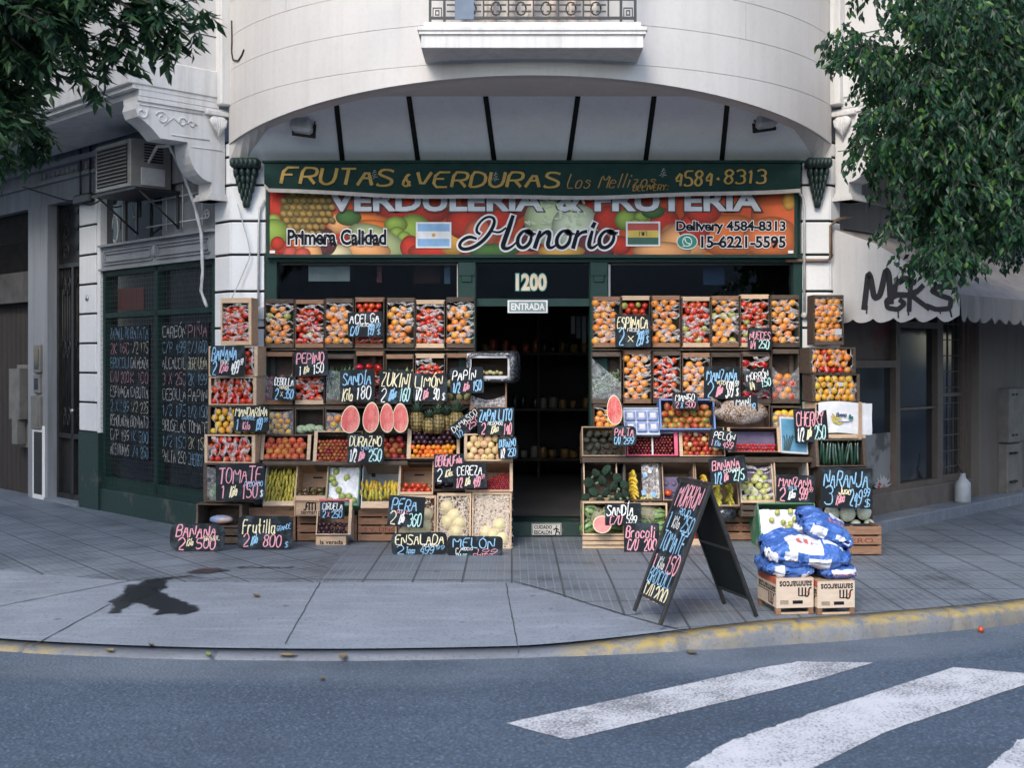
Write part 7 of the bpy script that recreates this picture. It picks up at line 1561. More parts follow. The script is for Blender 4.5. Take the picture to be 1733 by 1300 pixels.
for px, py, dy, r in ((1008, 803, 0, .062), (1028, 797, -.02, .066), (1044, 810, 0, .06), (996, 818, -.05, .062), (1018, 815, -.07, .07), (1040, 825, -.08, .066), (1056, 822, -.04, .055), (1004, 835, -.09, .065), (1026, 836, -.12, .06), (1048, 842, -.10, .058), (992, 843, -.08, .055), (1016, 848, -.12, .05), (1060, 840, -.06, .05), (1036, 850, -.12, .048)):
    produce('broccoli', P(px, py, -.58+dy), r, (R(55)+rnd(-.3, .3), rnd(-.5, .5), rnd(0, 6)), 'dark green broccoli head in the heap by the door step', 'broccoli heads heaped by the door')
c = crate(1058, 783, 1121, 849, -.54, .36, 'crate of bananas in a torn clear bag with blue stickers', 'dk', (.012, .02, .012, .012), tilt=22, back='dk', side='wc'); c2 = c
for j in range(4): 
    for i, (fx, k) in enumerate(((.24, 'banana'),)):
        o = c.M @ Vector((-c.w/2+c.w*fx, .05+.075*j, -.05)); t = thing('banana_hand', 'yellow hand of bananas stacked in the torn clear bag', 'bananas', o, 'hands of bananas in the torn bag')
        for q in range(4): b_ = bpy.data.objects.new('banana', KIND[k]); COL.link(b_); b_.parent = t; b_.location = (rnd(-.005, .005), -.012*(q % 2), -.03+.019*q); b_.scale = (.066,)*3; b_.rotation_euler = (R(-115)+rnd(-.2, .2), R(90)+rnd(-.15, .15), rnd(-.25, .25))
o = c.M @ Vector((c.w*.2, .05, -.05)); t = thing('banana_hand', 'greenish hand of bananas low in the torn clear bag', 'bananas', o, 'greenish bananas in the torn bag')
for q in range(5): b_ = bpy.data.objects.new('banana', KIND['green_banana']); COL.link(b_); b_.parent = t; b_.location = (-.06+.03*q, 0, rnd(-.01, .01)); b_.scale = (.07,)*3; b_.rotation_euler = (.3, R(70)+rnd(-.4, .4), 1.2+rnd(-.3, .3))
mb = MB(); vs = []; fs = []
for i in range(19):
    for j in range(19): u_, v_ = i/18, j/18; vs.append((c.w*(.0+.46*u_)-.01, .03+(c.h-.05)*v_, .004+.03*noise.noise((u_*4, v_*3, 7))+.015*noise.noise((u_*11+v_*5, v_*9, 3))))
for i in range(18):
    for j in range(18): k = i*19+j; fs.append((k, k+19, k+20, k+1))
mb.add(vs, fs, 0, True, c.M); part(mb, 'clear_bag', M_film, c.root)
M_st = pm('blue_sticker', (.12, .32, .62), .4, (.55, .50, .42), 12, lo=.5, hi=.55)
for x, y, a in ((.02, .26, .3), (.07, .30, -.3), (.0, .08, .1), (.10, .06, -.5)): part(MB().box(-.02, .02, -.025, .025, .03, .032, 0, c.M @ Matrix.Translation((x, y, .0)) @ Matrix.Rotation(a, 4, 'Z')), 'sticker', M_st, c.root)
c = crate(1122, 785, 1178, 848, -.52, .36, 'brown box with purple moulded tray and a single tomato', 'cb', (.012, .012, .012, .012), tilt=22, back='cb'); mb = MB(); mb.box(-c.w/2+.015, c.w/2-.015, .012, c.h*.68, -.10, -.085, 0, c.M)
for i in range(4):
    for j in range(3): mb.ball((-c.w/2+.05+i*(c.w-.1)/3, .05+.075*j, -.085), .03, 8, 5, 0, c.M, (1, 1, .5))
part(mb, 'moulded_tray', M_purple, c.root); produce('tomato', c.M @ Vector((-.10, .09, -.04)), .04, (.3, .2, 0), 'single red tomato in the purple moulded tray behind the folding board', 'tomato in the purple tray')
c = crate(1179, 785, 1252, 858, -.54, .36, 'black-lined crate of green bananas under the tilted BANANA board', 'cb', (.012, .02, .012, .012), tilt=22, back='dk'); 
for i, fx in enumerate((.22, .52, .80)):
    for j in range(5):
        o = c.M @ Vector((-c.w/2+c.w*fx, .04+.062*j, -.045)); 
        if hidden(o, .04): continue
        k = 'banana' if i == 0 else 'green_banana'; t = thing('banana_hand', ('long yellow' if i == 0 else 'greenish')+' hand of bananas under the tilted BANANA board', 'bananas', o, ('yellow' if i == 0 else 'green')+' bananas under the BANANA board')
        for q in range(3): b_ = bpy.data.objects.new('banana', KIND[k]); COL.link(b_); b_.parent = t; b_.location = (rnd(-.005, .005), -.012*(q % 2), -.02+.02*q); b_.scale = (.060,)*3; b_.rotation_euler = (R(-115)+rnd(-.2, .2), R(90)+rnd(-.2, .2), rnd(-.3, .3))
mb = MB(); mb.ball(c.M @ Vector((.05, -.05, -.08)), .12, 14, 8, 0, None, (1.2, .8, .7), lambda t: 1+.15*noise.noise(t*4)); solo(mb, 'black_bag', M_filmdark, 'crumpled black plastic bag bulging under the green bananas', 'bag', c.M @ Vector((.05, -.13, -.08)))
c = crate(1254, 783, 1312, 852, -.56, .36, 'pale crate of green apples with purple paper under clear film', 'pl', (.012, .03, .012, .016), tilt=20, back='dk', side='wc'); mb = MB(); mb.box(-c.w/2+.015, c.w/2-.015, .02, c.h-.02, -.12, -.11, 0, c.M); part(mb, 'paper_liner', M_purple, c.root); fill(c, 'apple', .033, 'pale crate between the banana crate and MANZANA board', .58, group='green apples'); fill(c, 'apple', .031, 'pale crate between the banana crate and MANZANA board', .95, lo=.50, x01=(.45, 1), depth=1.6, group='green apples'); wrap(c, 'h', 71, 5)
c = crate(1313, 780, 1372, 852, -.56, .36, 'white-lined crate standing open above the MANZANA ROJA board', 'pl', (.016, .02, .012, .012), tilt=16, back='dk', side='wc'); mb = MB(); mb.box(-c.w/2+.014, c.w/2-.014, .02, c.h*.62, -.03, -.025, 0, c.M); part(mb, 'white_liner', M_wcard, c.root)
slatted(1254, 854, 1314, 876, -.60, .30, 'short slatted crate under the green apples', 2, M_wood_old)
# watermelons
yb_ = G(1030, 930).y
for i, (a, b_, py0, py1, lab) in enumerate(((986, 1057, 849, 907, 'pale slatted crate of striped watermelons by the door step'), (1058, 1130, 852, 907, 'pale slatted crate of striped watermelons behind the Brocoli board'))):
    c = crate(a, py0, b_, py1, yb_+.03, .36, lab, 'pl', (.022, .022, .012, .016), back='ply', side='ply', tilt=6)
    ph = ('crate by the door step', 'crate behind the Brocoli board')[i]
    for fx, fy in (((.20, .72), (.16, .12), (.82, .16), (.70, .72)), ((.28, .70), (.78, .62), (.45, .16), (.86, .1)))[i]: produce('watermelon', c.M @ Vector((-c.w/2+c.w*fx, .05+(c.h-.08)*fy, -.10)), .078, (rnd(0, .5), rnd(-.4, .4), rnd(-.6, .6)), 'striped green watermelon in the slatted '+ph, 'watermelons in the slatted '+ph)
    rs = random.Random(i); mb = MB()
    for _ in range(420):
        fx, fy = ((.38, .5), (.52, .62))[i]; a_ = rs.uniform(0, 6.3); r_ = rs.gauss(0, .05); x, y = -c.w/2+c.w*fx+r_*math.cos(a_), .02+c.h*fy+r_*math.sin(a_)*.8; t_ = rs.uniform(0, 6)
        mb.stroke([(x, y), (x+.02*math.cos(t_), y+.02*math.sin(t_)), (x+.035*math.cos(t_+.7), y+.035*math.sin(t_+.7))], .002, 0, c.M, rs.uniform(-.05, -.005))
    tag(mb.build('packing_straw', pm('grey_straw', (.50, .46, .33), .8, (.36, .36, .22), 20)), ('straw nest round the cut watermelon', 'straw between the watermelons behind the Brocoli board')[i], 'straw', None, 'stuff')
    mb = MB()
    for q in range(3): z1 = Z(931-8*q, yb_); mb.box(X(a, yb_), X(b_, yb_), yb_+.02, yb_+.03, max(.004, z1), z1+.034, 0)
    part(mb, 'front_slats' if False else 'front_slat', M_wood_pale, c.root)
c_ = P(1019, 888, -.96); t = thing('watermelon_half', 'round cut watermelon half with pink flesh in straw by the door step', 'watermelon', c_, 'cut watermelon halves'); M = frame(c_, (1, 0, 0), (0, .25, 1))
mb = MB(); vs = []; fs = []
for j in range(7):
    f = math.cos(j/6*math.pi/2*.98); d = -math.sin(j/6*math.pi/2)*.08
    for k in range(28): vs.append((.088*f*math.cos(2*math.pi*k/28), .083*f*math.sin(2*math.pi*k/28), d))
for j in range(6):
    for k in range(28): fs.append((j*28+k, (j+1)*28+k, (j+1)*28+(k+1) % 28, j*28+(k+1) % 28))
mb.add(vs, fs, 0, True, M); part(mb, 'rind', M_rind, t); cr_ = lambda r: [(r*math.cos(2*math.pi*k/28), r*.94*math.sin(2*math.pi*k/28)) for k in range(28)]
part(MB().prism(cr_(.088), .001, 0, M, .0005), 'pith', M_pale, t); part(MB().prism(cr_(.078), .001, 0, M, .0018), 'flesh', pm('pink_flesh', (.66, .17, .17), .5, (.70, .27, .24), 9), t)
c = crate(1166, 876, 1204, 930, -.62, .25, 'small box of red tomatoes seen through the folding board', 'pl', (.012, .10, .012, .012), back='ply'); fill(c, 'tomato', .034, 'small box behind the folding board', .95, group='tomatoes')
# ---- column by the side shop ---------------------------------------------------------
c = crate(1376, 499, 1428, 584, -.34, .20, 'dark narrow crate of wrapped oranges on top of the stack against the graffiti awning', 'dk', (.03, .04, .012, .012), yaw=4); fill(c, 'orange', .034, 'topmost crate of the awning-side stack', 1, group='oranges'); wrap(c, 'h', 81, 10)
mb = MB(); mb.box(.06, .13, .10, .16, .008, .009, 0, c.M); part(mb, 'paper_tag', M_wcard, c.root)
c = crate(1368, 588, 1449, 632, -.40, .28, 'weathered crate of reddish oranges, second in the awning-side stack', 'dk', (.012, .010, .03, .03), yaw=5); fill(c, 'orange', .033, 'second crate of the awning-side stack', 1, alt='tomato', pa=.25, group='oranges'); wrap(c, 'v', 82, 7)
c = crate(1373, 633, 1456, 680, -.44, .28, 'weathered crate of yellowish oranges, third in the awning-side stack', 'dk', (.012, .010, .03, .03), yaw=5); fill(c, 'mandarin', .035, 'third crate of the awning-side stack', 1, group='oranges', nice='yellowish orange'); wrap(c, 'v', 83, 8)
mb = MB(); mb.box(.02, .07, .15, .19, .009, .010, 0, c.M); part(mb, 'paper_tag', M_wcard, c.root)
c = crate(1378, 682, 1466, 742, -.46, .30, 'crate shrouded in a white printed sack with a banana emblem', 'pl', (.012, .04, .012, .012), yaw=5, back='dk')
mb = MB(); vs = []; fs = []
for i in range(25):
    for j in range(15): u_, v_ = i/24, j/14; vs.append((-c.w/2+.03+(c.w+.03)*u_, .045+(c.h-.04)*v_+.012*math.sin(u_*5), .014+.012*noise.noise((u_*5, v_*3, 4))+.03*max(0, u_-.85)*math.sin(v_*9)))
for i in range(24):
    for j in range(14): k = i*15+j; fs.append((k, k+15, k+16, k+1))
mb.add(vs, fs, 0, True, c.M); o = part(mb, 'white_sack', M_tissue, c.root)
mb = MB(); mb.box(.17, .20, -.02, c.h+.01, .034, .042, 0, c.M); part(mb, 'lath', M_ply, c.root)
mb = MB(); Mk = c.M @ Matrix.Translation((0, 0, .030)); cols = [pm('emblem_yellow', (.62, .50, .08), .5), pm('emblem_navy', (.02, .05, .14), .5), pm('emblem_teal', (.04, .22, .24), .5)]
mb.stroke([(-.10, .22), (-.07, .17), (-.02, .15), (.02, .16)], [.01, .03, .03, .012], 0, Mk, .001); mb.stroke([(-.09, .24), (-.05, .20), (0, .19)], [.01, .022, .01], 0, Mk, .0016)
chalk(mb, 'Buena', -.055, .215, .06, .255, .008, 1, Mk, .2); chalk(mb, 'Pan', .07, .19, .125, .23, .012, 2, Mk, .2); mb.stroke([(-.03, .165), (.04, .16), (.11, .17)], .008, 1, Mk, .002); part(mb, 'emblem', cols, c.root)
c = crate(1380, 744, 1468, 790, -.56, .30, 'weathered crate of shiny dark courgettes under the white sack', 'dk', (.012, .012, .03, .03), yaw=5, tilt=10); sticks(c, 'dark_courgette', .12, 13, 'crate under the white printed sack', .45, .55, group='courgettes under the white sack', x01=(.10, .90), dn=-.03)
c = crate(1388, 792, 1476, 868, -.60, .30, 'dark crate behind the large NARANJA board', 'dk', (.012, .012, .02, .02), yaw=5)
c = crate(1388, 846, 1478, 890, -.62, .32, 'dark crate of pale cabbages under the NARANJA board', 'dk', (.01, .012, .012, .02), yaw=5)
for fx, r_, fy in ((.20, .072, .50), (.50, .076, .46), (.82, .070, .50), (.34, .05, .06), (.66, .05, .05), (.92, .05, .06)): produce('cabbage', c.M @ Vector((-c.w/2+c.w*fx, c.h*fy, .015)), r_, (rnd(0, 6), rnd(0, 6), 0), 'pale round cabbage in the crate under the NARANJA board', 'cabbages under the NARANJA board')
mb = MB(); mb.box(-c.w/2+.03, c.w/2-.03, c.h*.62, c.h*.66, .05, .052, 0, c.M); part(mb, 'film_strip', M_film, c.root)
slatted(1392, 890, 1492, 941, G(1450, 941).y, .36, 'red-brown slatted crate at the foot of the cabbage stack', 3, M_wood_mid, 'ASVERO')
# pear box
yb_ = -.92
c = crate(1288, 856, 1388, 926, yb_, .40, 'green and grey carton of pears wrapped in white tissue behind the blue sacks', 'gr', (.012, .02, .012, .012), tilt=28, back='wc', side='gr', name='pear_box', cat='box'); mb = MB(); vs = []; fs = []
for i in range(25):
    for j in range(25): u_, v_ = i/24, j/24; vs.append((-c.w/2+.02+(c.w-.04)*u_, .02+(c.h-.08)*v_, -.02+.035*noise.noise((u_*6, v_*6, 12))+.02*noise.noise((u_*15, v_*15, 5))))
for i in range(24):
    for j in range(24): k = i*25+j; fs.append((k, k+25, k+26, k+1))
mb.add(vs, fs, 0, True, c.M); part(mb, 'tissue_liner', M_tissue, c.root)
for fx, fy in ((.34, .78), (.56, .80), (.42, .55), (.54, .52), (.50, .42), (.62, .62), (.22, .6)): produce('pear', c.M @ Vector((-c.w/2+c.w*fx, c.h*fy, .012)), .030, (R(-80)+rnd(-.5, .5), rnd(-.8, .8), rnd(0, 6)), 'yellow-green pear in white tissue behind the blue sacks', 'pears in the tissue-lined box')
# ------------------------------------------------------------------ folding board
f1, f2, b1, b2 = G(1072, 1035), G(1118, 1060), G(1225, 1022), G(1282, 1045)
t1, t2 = (f1+b1)/2+Vector((0, 0, .93)), (f2+b2)/2+Vector((0, 0, .93))
AF = thing('folding_board', 'black A-frame pavement board chalked MORRON, TOMATE and BROCOLI', 'sandwich board', ((t1.x+t2.x)/2, (t1.y+t2.y)/2, 0))
def leaf_panel(a, b, ta, tb, nm, out):
    u = (b-a).normalized(); v = ((ta+tb)/2-(a+b)/2); H = v.length; v.normalize(); v = (v-u*v.dot(u)).normalized(); n = u.cross(v); W = (b-a).length
    M = frame(a, u, v); mb = MB(); mb.box(.012, W-.012, H*.13, H, -.006, .006, 0, M); pn = part(mb, nm, M_slate if out else M_black, AF)
    for x in (0, W-.025):
        mb = MB(); mb.box(x, x+.025, 0.004, H+.002, -.013, .012, 0, M, .002); part(mb, 'leg', M_iron, AF)
    for y in (H*.125, H-.03) if out else (H*.13, H*.5, H-.03): mb = MB(); mb.box(.026, W-.026, y, y+.022, -.011, .010, 0, M, .002); part(mb, 'crossbar', M_iron, AF)
    return M, W, H, pn
M, W, H, pn = leaf_panel(f1, f2, t1, t2, 'front_panel', True)
mb = MB(); y = lambda f: H*(1-f)
for t, a, b_, c_, d, col, wd in (('MORRÓN', .10, .03, .90, .19, 'p', .012), ('ROJO', .34, .205, .72, .25, 'b', .008), ('1', .08, .24, .18, .36, 'b', .012), ('Kilo', .26, .27, .52, .35, 'w', .008), ('250', .56, .25, .95, .36, 'b', .011), ('TOMATE', .10, .38, .90, .52, 'b', .011), ('1', .08, .55, .20, .66, 'p', .014), ('Kilo', .26, .57, .50, .65, 'w', .008), ('150', .54, .53, .94, .66, 'p', .013), ('BROCOLI', .10, .66, .86, .76, 'b', .010), ('C/U', .12, .77, .44, .87, 'y', .013), ('200', .48, .77, .92, .87, 'y', .014)):
    chalk(mb, t, W*a, y(d), W*c_, y(b_), wd, CHK.index(col), M, .06, .35, .0075)
part(mb, 'lettering', CHM, AF)
leaf_panel(b2, b1, t2, t1, 'rear_panel', False)
mb = MB(); mb.box(-.005, (t2-t1).length+.005, -.015, .015, -.02, .012, 0, frame(t1, t2-t1, (0, 0, 1))); part(mb, 'hinge_rail', M_iron, AF)
# ------------------------------------------------------------------ printed boxes and blue sacks
M_box = pm('pale_box_board', (.62, .50, .39), .7, (.54, .42, .32), 3, stretch=(3, 3, 12), bump=.05); M_red = pm('red_ink_dot', (.60, .07, .03), .6)
def sbox(px, py, wpx, hpx, dep, yaw, label):
    o = G(px, py); s = (CAMD+o.y)/FPX; Wd, Hd = wpx*s, hpx*s; a = R(yaw); u = Vector((math.cos(a), math.sin(a), 0)); M = frame(o, u, (0, 0, 1)); t = thing('printed_box', label, 'box', o, 'upside-down printed boxes under the sacks')
    f = .048
    for n0 in (-.010, -dep): part(MB().box(0, Wd, f, Hd, n0, n0+.010, 0, M, .001), 'end_panel', M_box, t)
    part(MB().box(0, .009, f+.002, Hd-.045, -dep+.011, -.011, 0, M), 'side_panel', M_box, t); part(MB().box(0, .009, Hd-.04, Hd, -dep+.011, -.011, 0, M), 'red_edge_strip', pm('orange_red_strip', (.55, .12, .06), .6), t); part(MB().box(Wd-.009, Wd, f+.002, Hd, -dep+.011, -.011, 0, M), 'side_panel', M_box, t)
    mb = MB(); mb.box(.009, Wd-.009, Hd-.012, Hd-.002, -dep+.01, -.01, 0, M); part(mb, 'base_panel', M_ply, t)
    for x in (.0, Wd-.035):
        for n_ in (-.04, -dep+.005): mb = MB(); mb.box(x, x+.035, 0.003, f-.001, n_, n_+.036, 0, M); part(mb, 'corner_foot', M_wood_mid, t)
    mb = MB(); mb.box(.03, Wd-.03, .003, .016, -.02, -.008, 0, M); part(mb, 'bottom_lath', M_wood_pale, t)
    mb = MB(); printed(mb, 'sanmarcos', Wd*.08, Hd*.78, Wd*.95, Hd*.93, 0, M, .025, .0012, flip=True); smlogo(mb, Wd*.93, Hd*.73, Wd*.36, M, 0, 1, True, .0012)
    mb.stroke([(Wd*.46, Hd*.345), (Wd*.68, Hd*.345)], .024, 0, M, .0012)
    for k in range(4): mb.stroke([(Wd*.10, Hd*(.30+.03*k)), (Wd*.32, Hd*(.30+.03*k))], .003, 0, M, .0012)
    Ms_ = frame(M @ Vector((-.0, 0, -dep)), -(M.to_3x3() @ Vector((0, 0, -1))), (0, 0, 1)); printed(mb, 'sanmarcos', dep*.06, Hd*.60, dep*.96, Hd*.76, 0, Ms_, .025, .0012, flip=True); smlogo(mb, dep*.88, Hd*.52, dep*.30, Ms_, 0, 1, True, .0012); mb.stroke([(.01, Hd*.56), (dep-.01, Hd*.56)], .006, 0, Ms_, .0012)
    part(mb, 'lettering', [M_ink, M_red], t); return M, Wd, Hd
sbox(1314, 1042, 66, 62, .38, 8, 'pale wooden box printed upside down, standing beside the folding board'); sbox(1384, 1042, 66, 57, .38, 8, 'smaller-looking upside-down printed box farther from the folding board')
def sack_mat(name, patches):
    """woven plastic printed with white and red fields; the print follows the sack's own surface coordinates"""
    m, nt, b, co = new_mat(name); a = node(nt, 'Attribute', _attribute_name='own').outputs['Vector']
    n1 = node(nt, 'TexNoise', Vector=co, Scale=9, Detail=5).outputs[0]; n2 = node(nt, 'TexNoise', Vector=co, Scale=55, Detail=3).outputs[0]
    x, y_, z = node(nt, 'SeparateXYZ', Vector=a).outputs[0:3]; c = mixc(nt, ramp(nt, n1, .35, .65), (.03, .095, .35), (.07, .17, .48))
    for (a0, a1, c0, c1, side, k) in patches:
        v_ = z if side == 'f' else y_; f = None
        for t in (math_(nt, 'GREATER_THAN', x, a0), math_(nt, 'LESS_THAN', x, a1), math_(nt, 'GREATER_THAN', v_, c0), math_(nt, 'LESS_THAN', v_, c1), math_(nt, 'LESS_THAN', y_, -.25) if side == 'f' else math_(nt, 'GREATER_THAN', z, .2)): f = t if f is None else math_(nt, 'MULTIPLY', f, t)
        if k == 2: f = math_(nt, 'MULTIPLY', f, math_(nt, 'GREATER_THAN', math_(nt, 'SINE', math_(nt, 'MULTIPLY', math_(nt, 'ADD', x, math_(nt, 'MULTIPLY', n1, .25)), 38.0)), -.2))
        c = mixc(nt, f, c, (.70, .71, .78) if k == 1 else (.62, .16, .12))
    nt.links.new(c, b.inputs['Base Color']); b.inputs['Roughness'].default_value = .33; b.inputs['Specular IOR Level'].default_value = .6
    nt.links.new(node(nt, 'Bump', Strength=.9, Distance=.03, Height=math_(nt, 'ADD', math_(nt, 'MULTIPLY', node(nt, 'TexVoronoi', Vector=co, Scale=11, _feature='DISTANCE_TO_EDGE').outputs[0], .9), math_(nt, 'ADD', n1, math_(nt, 'MULTIPLY', n2, .15)))).outputs[0], b.inputs['Normal']); return m
def sack(c, sx, sy, sz, rot, seed, label, patches):
    o = Vector(c); Rm = Matrix.Translation(o) @ rot.to_4x4(); mb = MB(); nu, nv = 112, 52; vs = []; own = []
    def pw(a, e): return math.copysign(abs(a)**e, a)
    def ridge(q): return 1-abs(noise.noise(q))*2
    for j in range(1, nv):
        ph = -math.pi/2+math.pi*j/nv
        for i in range(nu):
            th = 2*math.pi*i/nu; x, y_, z = pw(math.cos(ph), .62)*pw(math.cos(th), .40), pw(math.cos(ph), .62)*pw(math.sin(th), .45), pw(math.sin(ph), .85)
            own.append((x, y_, z)); e = max(0, abs(x)-.5)/.5; e2 = max(0, abs(y_)-.6)/.4
            zz_ = z*(1-.50*e*e-.25*e2*e2); q = Vector((x*1.6+seed, y_*1.6, z*.9)); xx = x*(1+.05*noise.noise(q*2)); yy = y_*(1+.07*noise.noise(q*2+Vector((5, 5, 5))))
            cre = .26*max(0, ridge(Vector((x*1.4+seed, y_*3.2+x*.7, seed)))-.55)+.22*max(0, ridge(Vector((x*3.0+seed, y_*1.3-x, 4+seed)))-.6)+.45*e*max(0, ridge(Vector((seed, y_*4.5, z*1.2)))-.4)
            zz_ += -math.copysign(cre*1.3, z)+.12*noise.noise(q*1.3); yy *= 1-.28*cre*(z > -.5); vs.append((xx*sx, yy*sy, zz_*sz))
    vs += [(0, 0, -sz), (0, 0, sz)]; own += [(0, 0, -1), (0, 0, 1)]; nb = len(vs)
    fs = []
    for j in range(nv-2):
        for i in range(nu): fs.append((j*nu+i, j*nu+(i+1) % nu, (j+1)*nu+(i+1) % nu, (j+1)*nu+i))
    fs += [(nb-2, (i+1) % nu, i) for i in range(nu)]; l = (nv-2)*nu; fs += [(nb-1, l+i, l+(i+1) % nu) for i in range(nu)]
    mb.add(vs, fs, 0, True, Rm); ob = solo(mb, 'blue_sack', sack_mat('sack_print', patches), label, 'sack', o-Vector((0, 0, sz)), 'blue printed sacks stacked on the boxes')
    at = ob.data.attributes.new('own', 'FLOAT_VECTOR', 'POINT'); at.data.foreach_set('vector', [q for p in own for q in p]); return ob
from mathutils import Euler
eu = lambda x, y_, z: Euler((R(x), R(y_), R(z))).to_matrix()
Yk = -3.52
sack(P(1327, 957, Yk), .185, .20, .092, eu(4, 3, 8), 1, 'blue sack with a white end label, low on the box nearest the folding board', [(-.75, -.35, -.7, .6, 'f', 1), (.30, .95, -.75, -.2, 'f', 1)])
sack(P(1408, 963, Yk), .14, .19, .066, eu(2, 0, 8), 5, 'thin blue sack with a white band, lying on the box farther from the folding board', [(-.5, .95, .0, .6, 'f', 1), (-.5, .95, -.45, -.15, 'f', 2)])
sack(P(1361, 929, Yk), .305, .23, .108, eu(14, 3, 4), 9, 'largest blue sack with white panels lying across the two lower sacks', [(-.10, .42, -.85, .35, 'f', 1), (-.66, -.36, -.1, .6, 'f', 1), (-1.2, -.80, -.5, .5, 'f', 1), (-.55, .25, -.9, -.02, 't', 1), (.3, .8, -.6, .3, 't', 1), (-.1, .5, .2, .8, 't', 1), (-.36, .05, -.55, -.25, 't', 2)])
sack(P(1394, 893, Yk+.08), .205, .20, .095, eu(14, 24, 4), 14, 'topmost blue sack slumped down towards the cabbages', [(-.70, -.15, -.55, .6, 'f', 1), (-.1, .45, -.5, -.2, 't', 2), (.1, .9, .1, .6, 't', 1), (.2, .75, .15, .55, 'f', 1)])

# ------------------------------------------------------------------ shop interior: shelves with jars
SH = thing('shop_shelf', 'dim tall shelf unit of jars seen through the doorway', 'shelf', (0.35, 4.2, .155))
for py in (597, 692, 777, 840): mb = MB(); z_ = Z(py, 4.2); mb.box(-1.1, 1.8, 4.2, 4.7, z_-.03, z_, 0); part(mb, 'shelf_board', M_wood_old, SH)
for x in (-1.1, .35, 1.77): mb = MB(); mb.box(x, x+.03, 4.22, 4.7, .155, 2.5, 0); part(mb, 'upright', M_wood_old, SH)
jm = MB(); jm.lathe([(.05, 0), (.055, .01), (.055, .12), (.04, .14)], 10); lm = MB(); lm.lathe([(.044, .14), (.044, .165)], 10)
jcol = [pm('amber_jar', (.34, .18, .05), .3), pm('red_jar', (.42, .07, .04), .2), pm('dark_bottle', (.03, .04, .03), .2), pm('cream_jar', (.30, .26, .2), .4)]
rg2 = random.Random(4)
for mi, pys in enumerate((597, 692, 777)):
    for i in range(20):
        x = -.95+i*.14
        k = (i//5+mi) % 4 if i < 12 else 0
        o = bpy.data.objects.new('jar', JM[k]) if 'JM' in globals() and k < len(JM) else None
        if o is None:
            JM = [jm.mesh('jar', [m_]) for m_ in jcol]; LM = lm.mesh('lid', [M_iron]); o = bpy.data.objects.new('jar', JM[k])
        COL.link(o); o.location = (x+rg2.uniform(-.03, .03), 4.32+rg2.uniform(0, .2), Z(pys, 4.2)+.001); o.scale = (rg2.uniform(.8, 1.1),)*2+(rg2.uniform(.7, 1.5),); tag(o, ('amber jar', 'red jar', 'dark bottle-green jar', 'cream jar')[k]+' on the dim shelf inside the shop', 'jar', ('amber', 'red', 'dark', 'cream')[k]+' jars on the shelf inside'); l_ = bpy.data.objects.new('lid', LM); COL.link(l_); l_.parent = o
mb = MB()
for i in range(9): x = .75+i*.07; mb.box(x, x+.05, 3.0, 3.02, Z(565+8*(i % 3), 3), Z(535, 3), i % 2)
solo(mb, 'hanging_packet_strip', [pm('dull_packet', (.20, .20, .20), .5), pm('dull_packet_b', (.10, .11, .12), .5)], 'row of grey packets hanging inside the doorway', 'packets', (1.1, 3, 2))

# ------------------------------------------------------------------ trees
def leaf_mesh(items, name, mats, parent, fold=.25):
    """items: (base point, direction, normal-ish side, length, width, material)"""
    n = len(items); V = np.zeros((n, 6, 3)); 
    base = np.array([i[0] for i in items]); d = np.array([i[1] for i in items]); s = np.array([i[2] for i in items]); L = np.array([i[3] for i in items])[:, None]; Wd = np.array([i[4] for i in items])[:, None]
    s = s-d*np.sum(s*d, 1, keepdims=True); s /= np.linalg.norm(s, axis=1, keepdims=True)+1e-9; nn = np.cross(d, s)
    V[:, 0] = base; V[:, 1] = base+d*L*.38+s*Wd*.5+nn*Wd*fold; V[:, 2] = base+d*L*.38-s*Wd*.5+nn*Wd*fold; V[:, 3] = base+d*L*.45; V[:, 4] = base+d*L*.75+nn*Wd*.02+s*Wd*.0; V[:, 5] = base+d*L-nn*Wd*.15
    org = np.array(parent_org(parent)); verts = (V-org).reshape(-1, 3)
    f = np.array([(0, 3, 1), (0, 2, 3), (1, 3, 5), (3, 2, 5)]); F = (np.arange(n)[:, None, None]*6+f[None]).reshape(-1, 3)
    me = bpy.data.meshes.new(name); me.from_pydata(verts.tolist(), [], F.tolist())
    for m in mats: me.materials.append(m)
    mi = np.repeat(np.array([i[5] for i in items]), 4); me.polygons.foreach_set('material_index', mi.astype(np.int32)); me.update()
    o = bpy.data.objects.new(name, me); COL.link(o); o.parent = parent; return o
def leaf_mat(name, col, tr, rough=.38):
    m = bpy.data.materials.new(name); m.use_nodes = True; nt = m.node_tree; b = nt.nodes['Principled BSDF']; co = node(nt, 'TexCoord').outputs['Object']
    n1 = node(nt, 'TexNoise', Vector=co, Scale=5, Detail=3).outputs[0]; c = mixc(nt, ramp(nt, n1, .3, .7), col, tuple(k*.55 for k in col)); nt.links.new(c, b.inputs['Base Color']); b.inputs['Roughness'].default_value = rough; b.inputs['Specular IOR Level'].default_value = .28
    t = node(nt, 'BsdfTranslucent', Color=c4(tr)); mx = node(nt, 'MixShader', i0=.22, i1=b.outputs[0], i2=t.outputs[0]); nt.links.new(mx.outputs[0], nt.nodes['Material Output'].inputs[0]); return m
M_bark = pm('grey_bark', (.10, .08, .065), .9, (.05, .042, .036), 7, stretch=(3, 3, .6), bump=.6, bscale=25)
LA = [leaf_mat('ash_leaf', (.026, .070, .032), (.04, .12, .03), .5), leaf_mat('ash_leaf_dark', (.014, .046, .026), (.03, .08, .03), .5), leaf_mat('ash_leaf_light', (.06, .12, .045), (.12, .2, .05), .45)]
LF = [leaf_mat('ficus_leaf', (.018, .066, .026), (.03, .12, .03), .36), leaf_mat('ficus_leaf_dark', (.010, .038, .020), (.02, .06, .02), .38), leaf_mat('ficus_leaf_light', (.075, .17, .035), (.15, .28, .05), .36)]
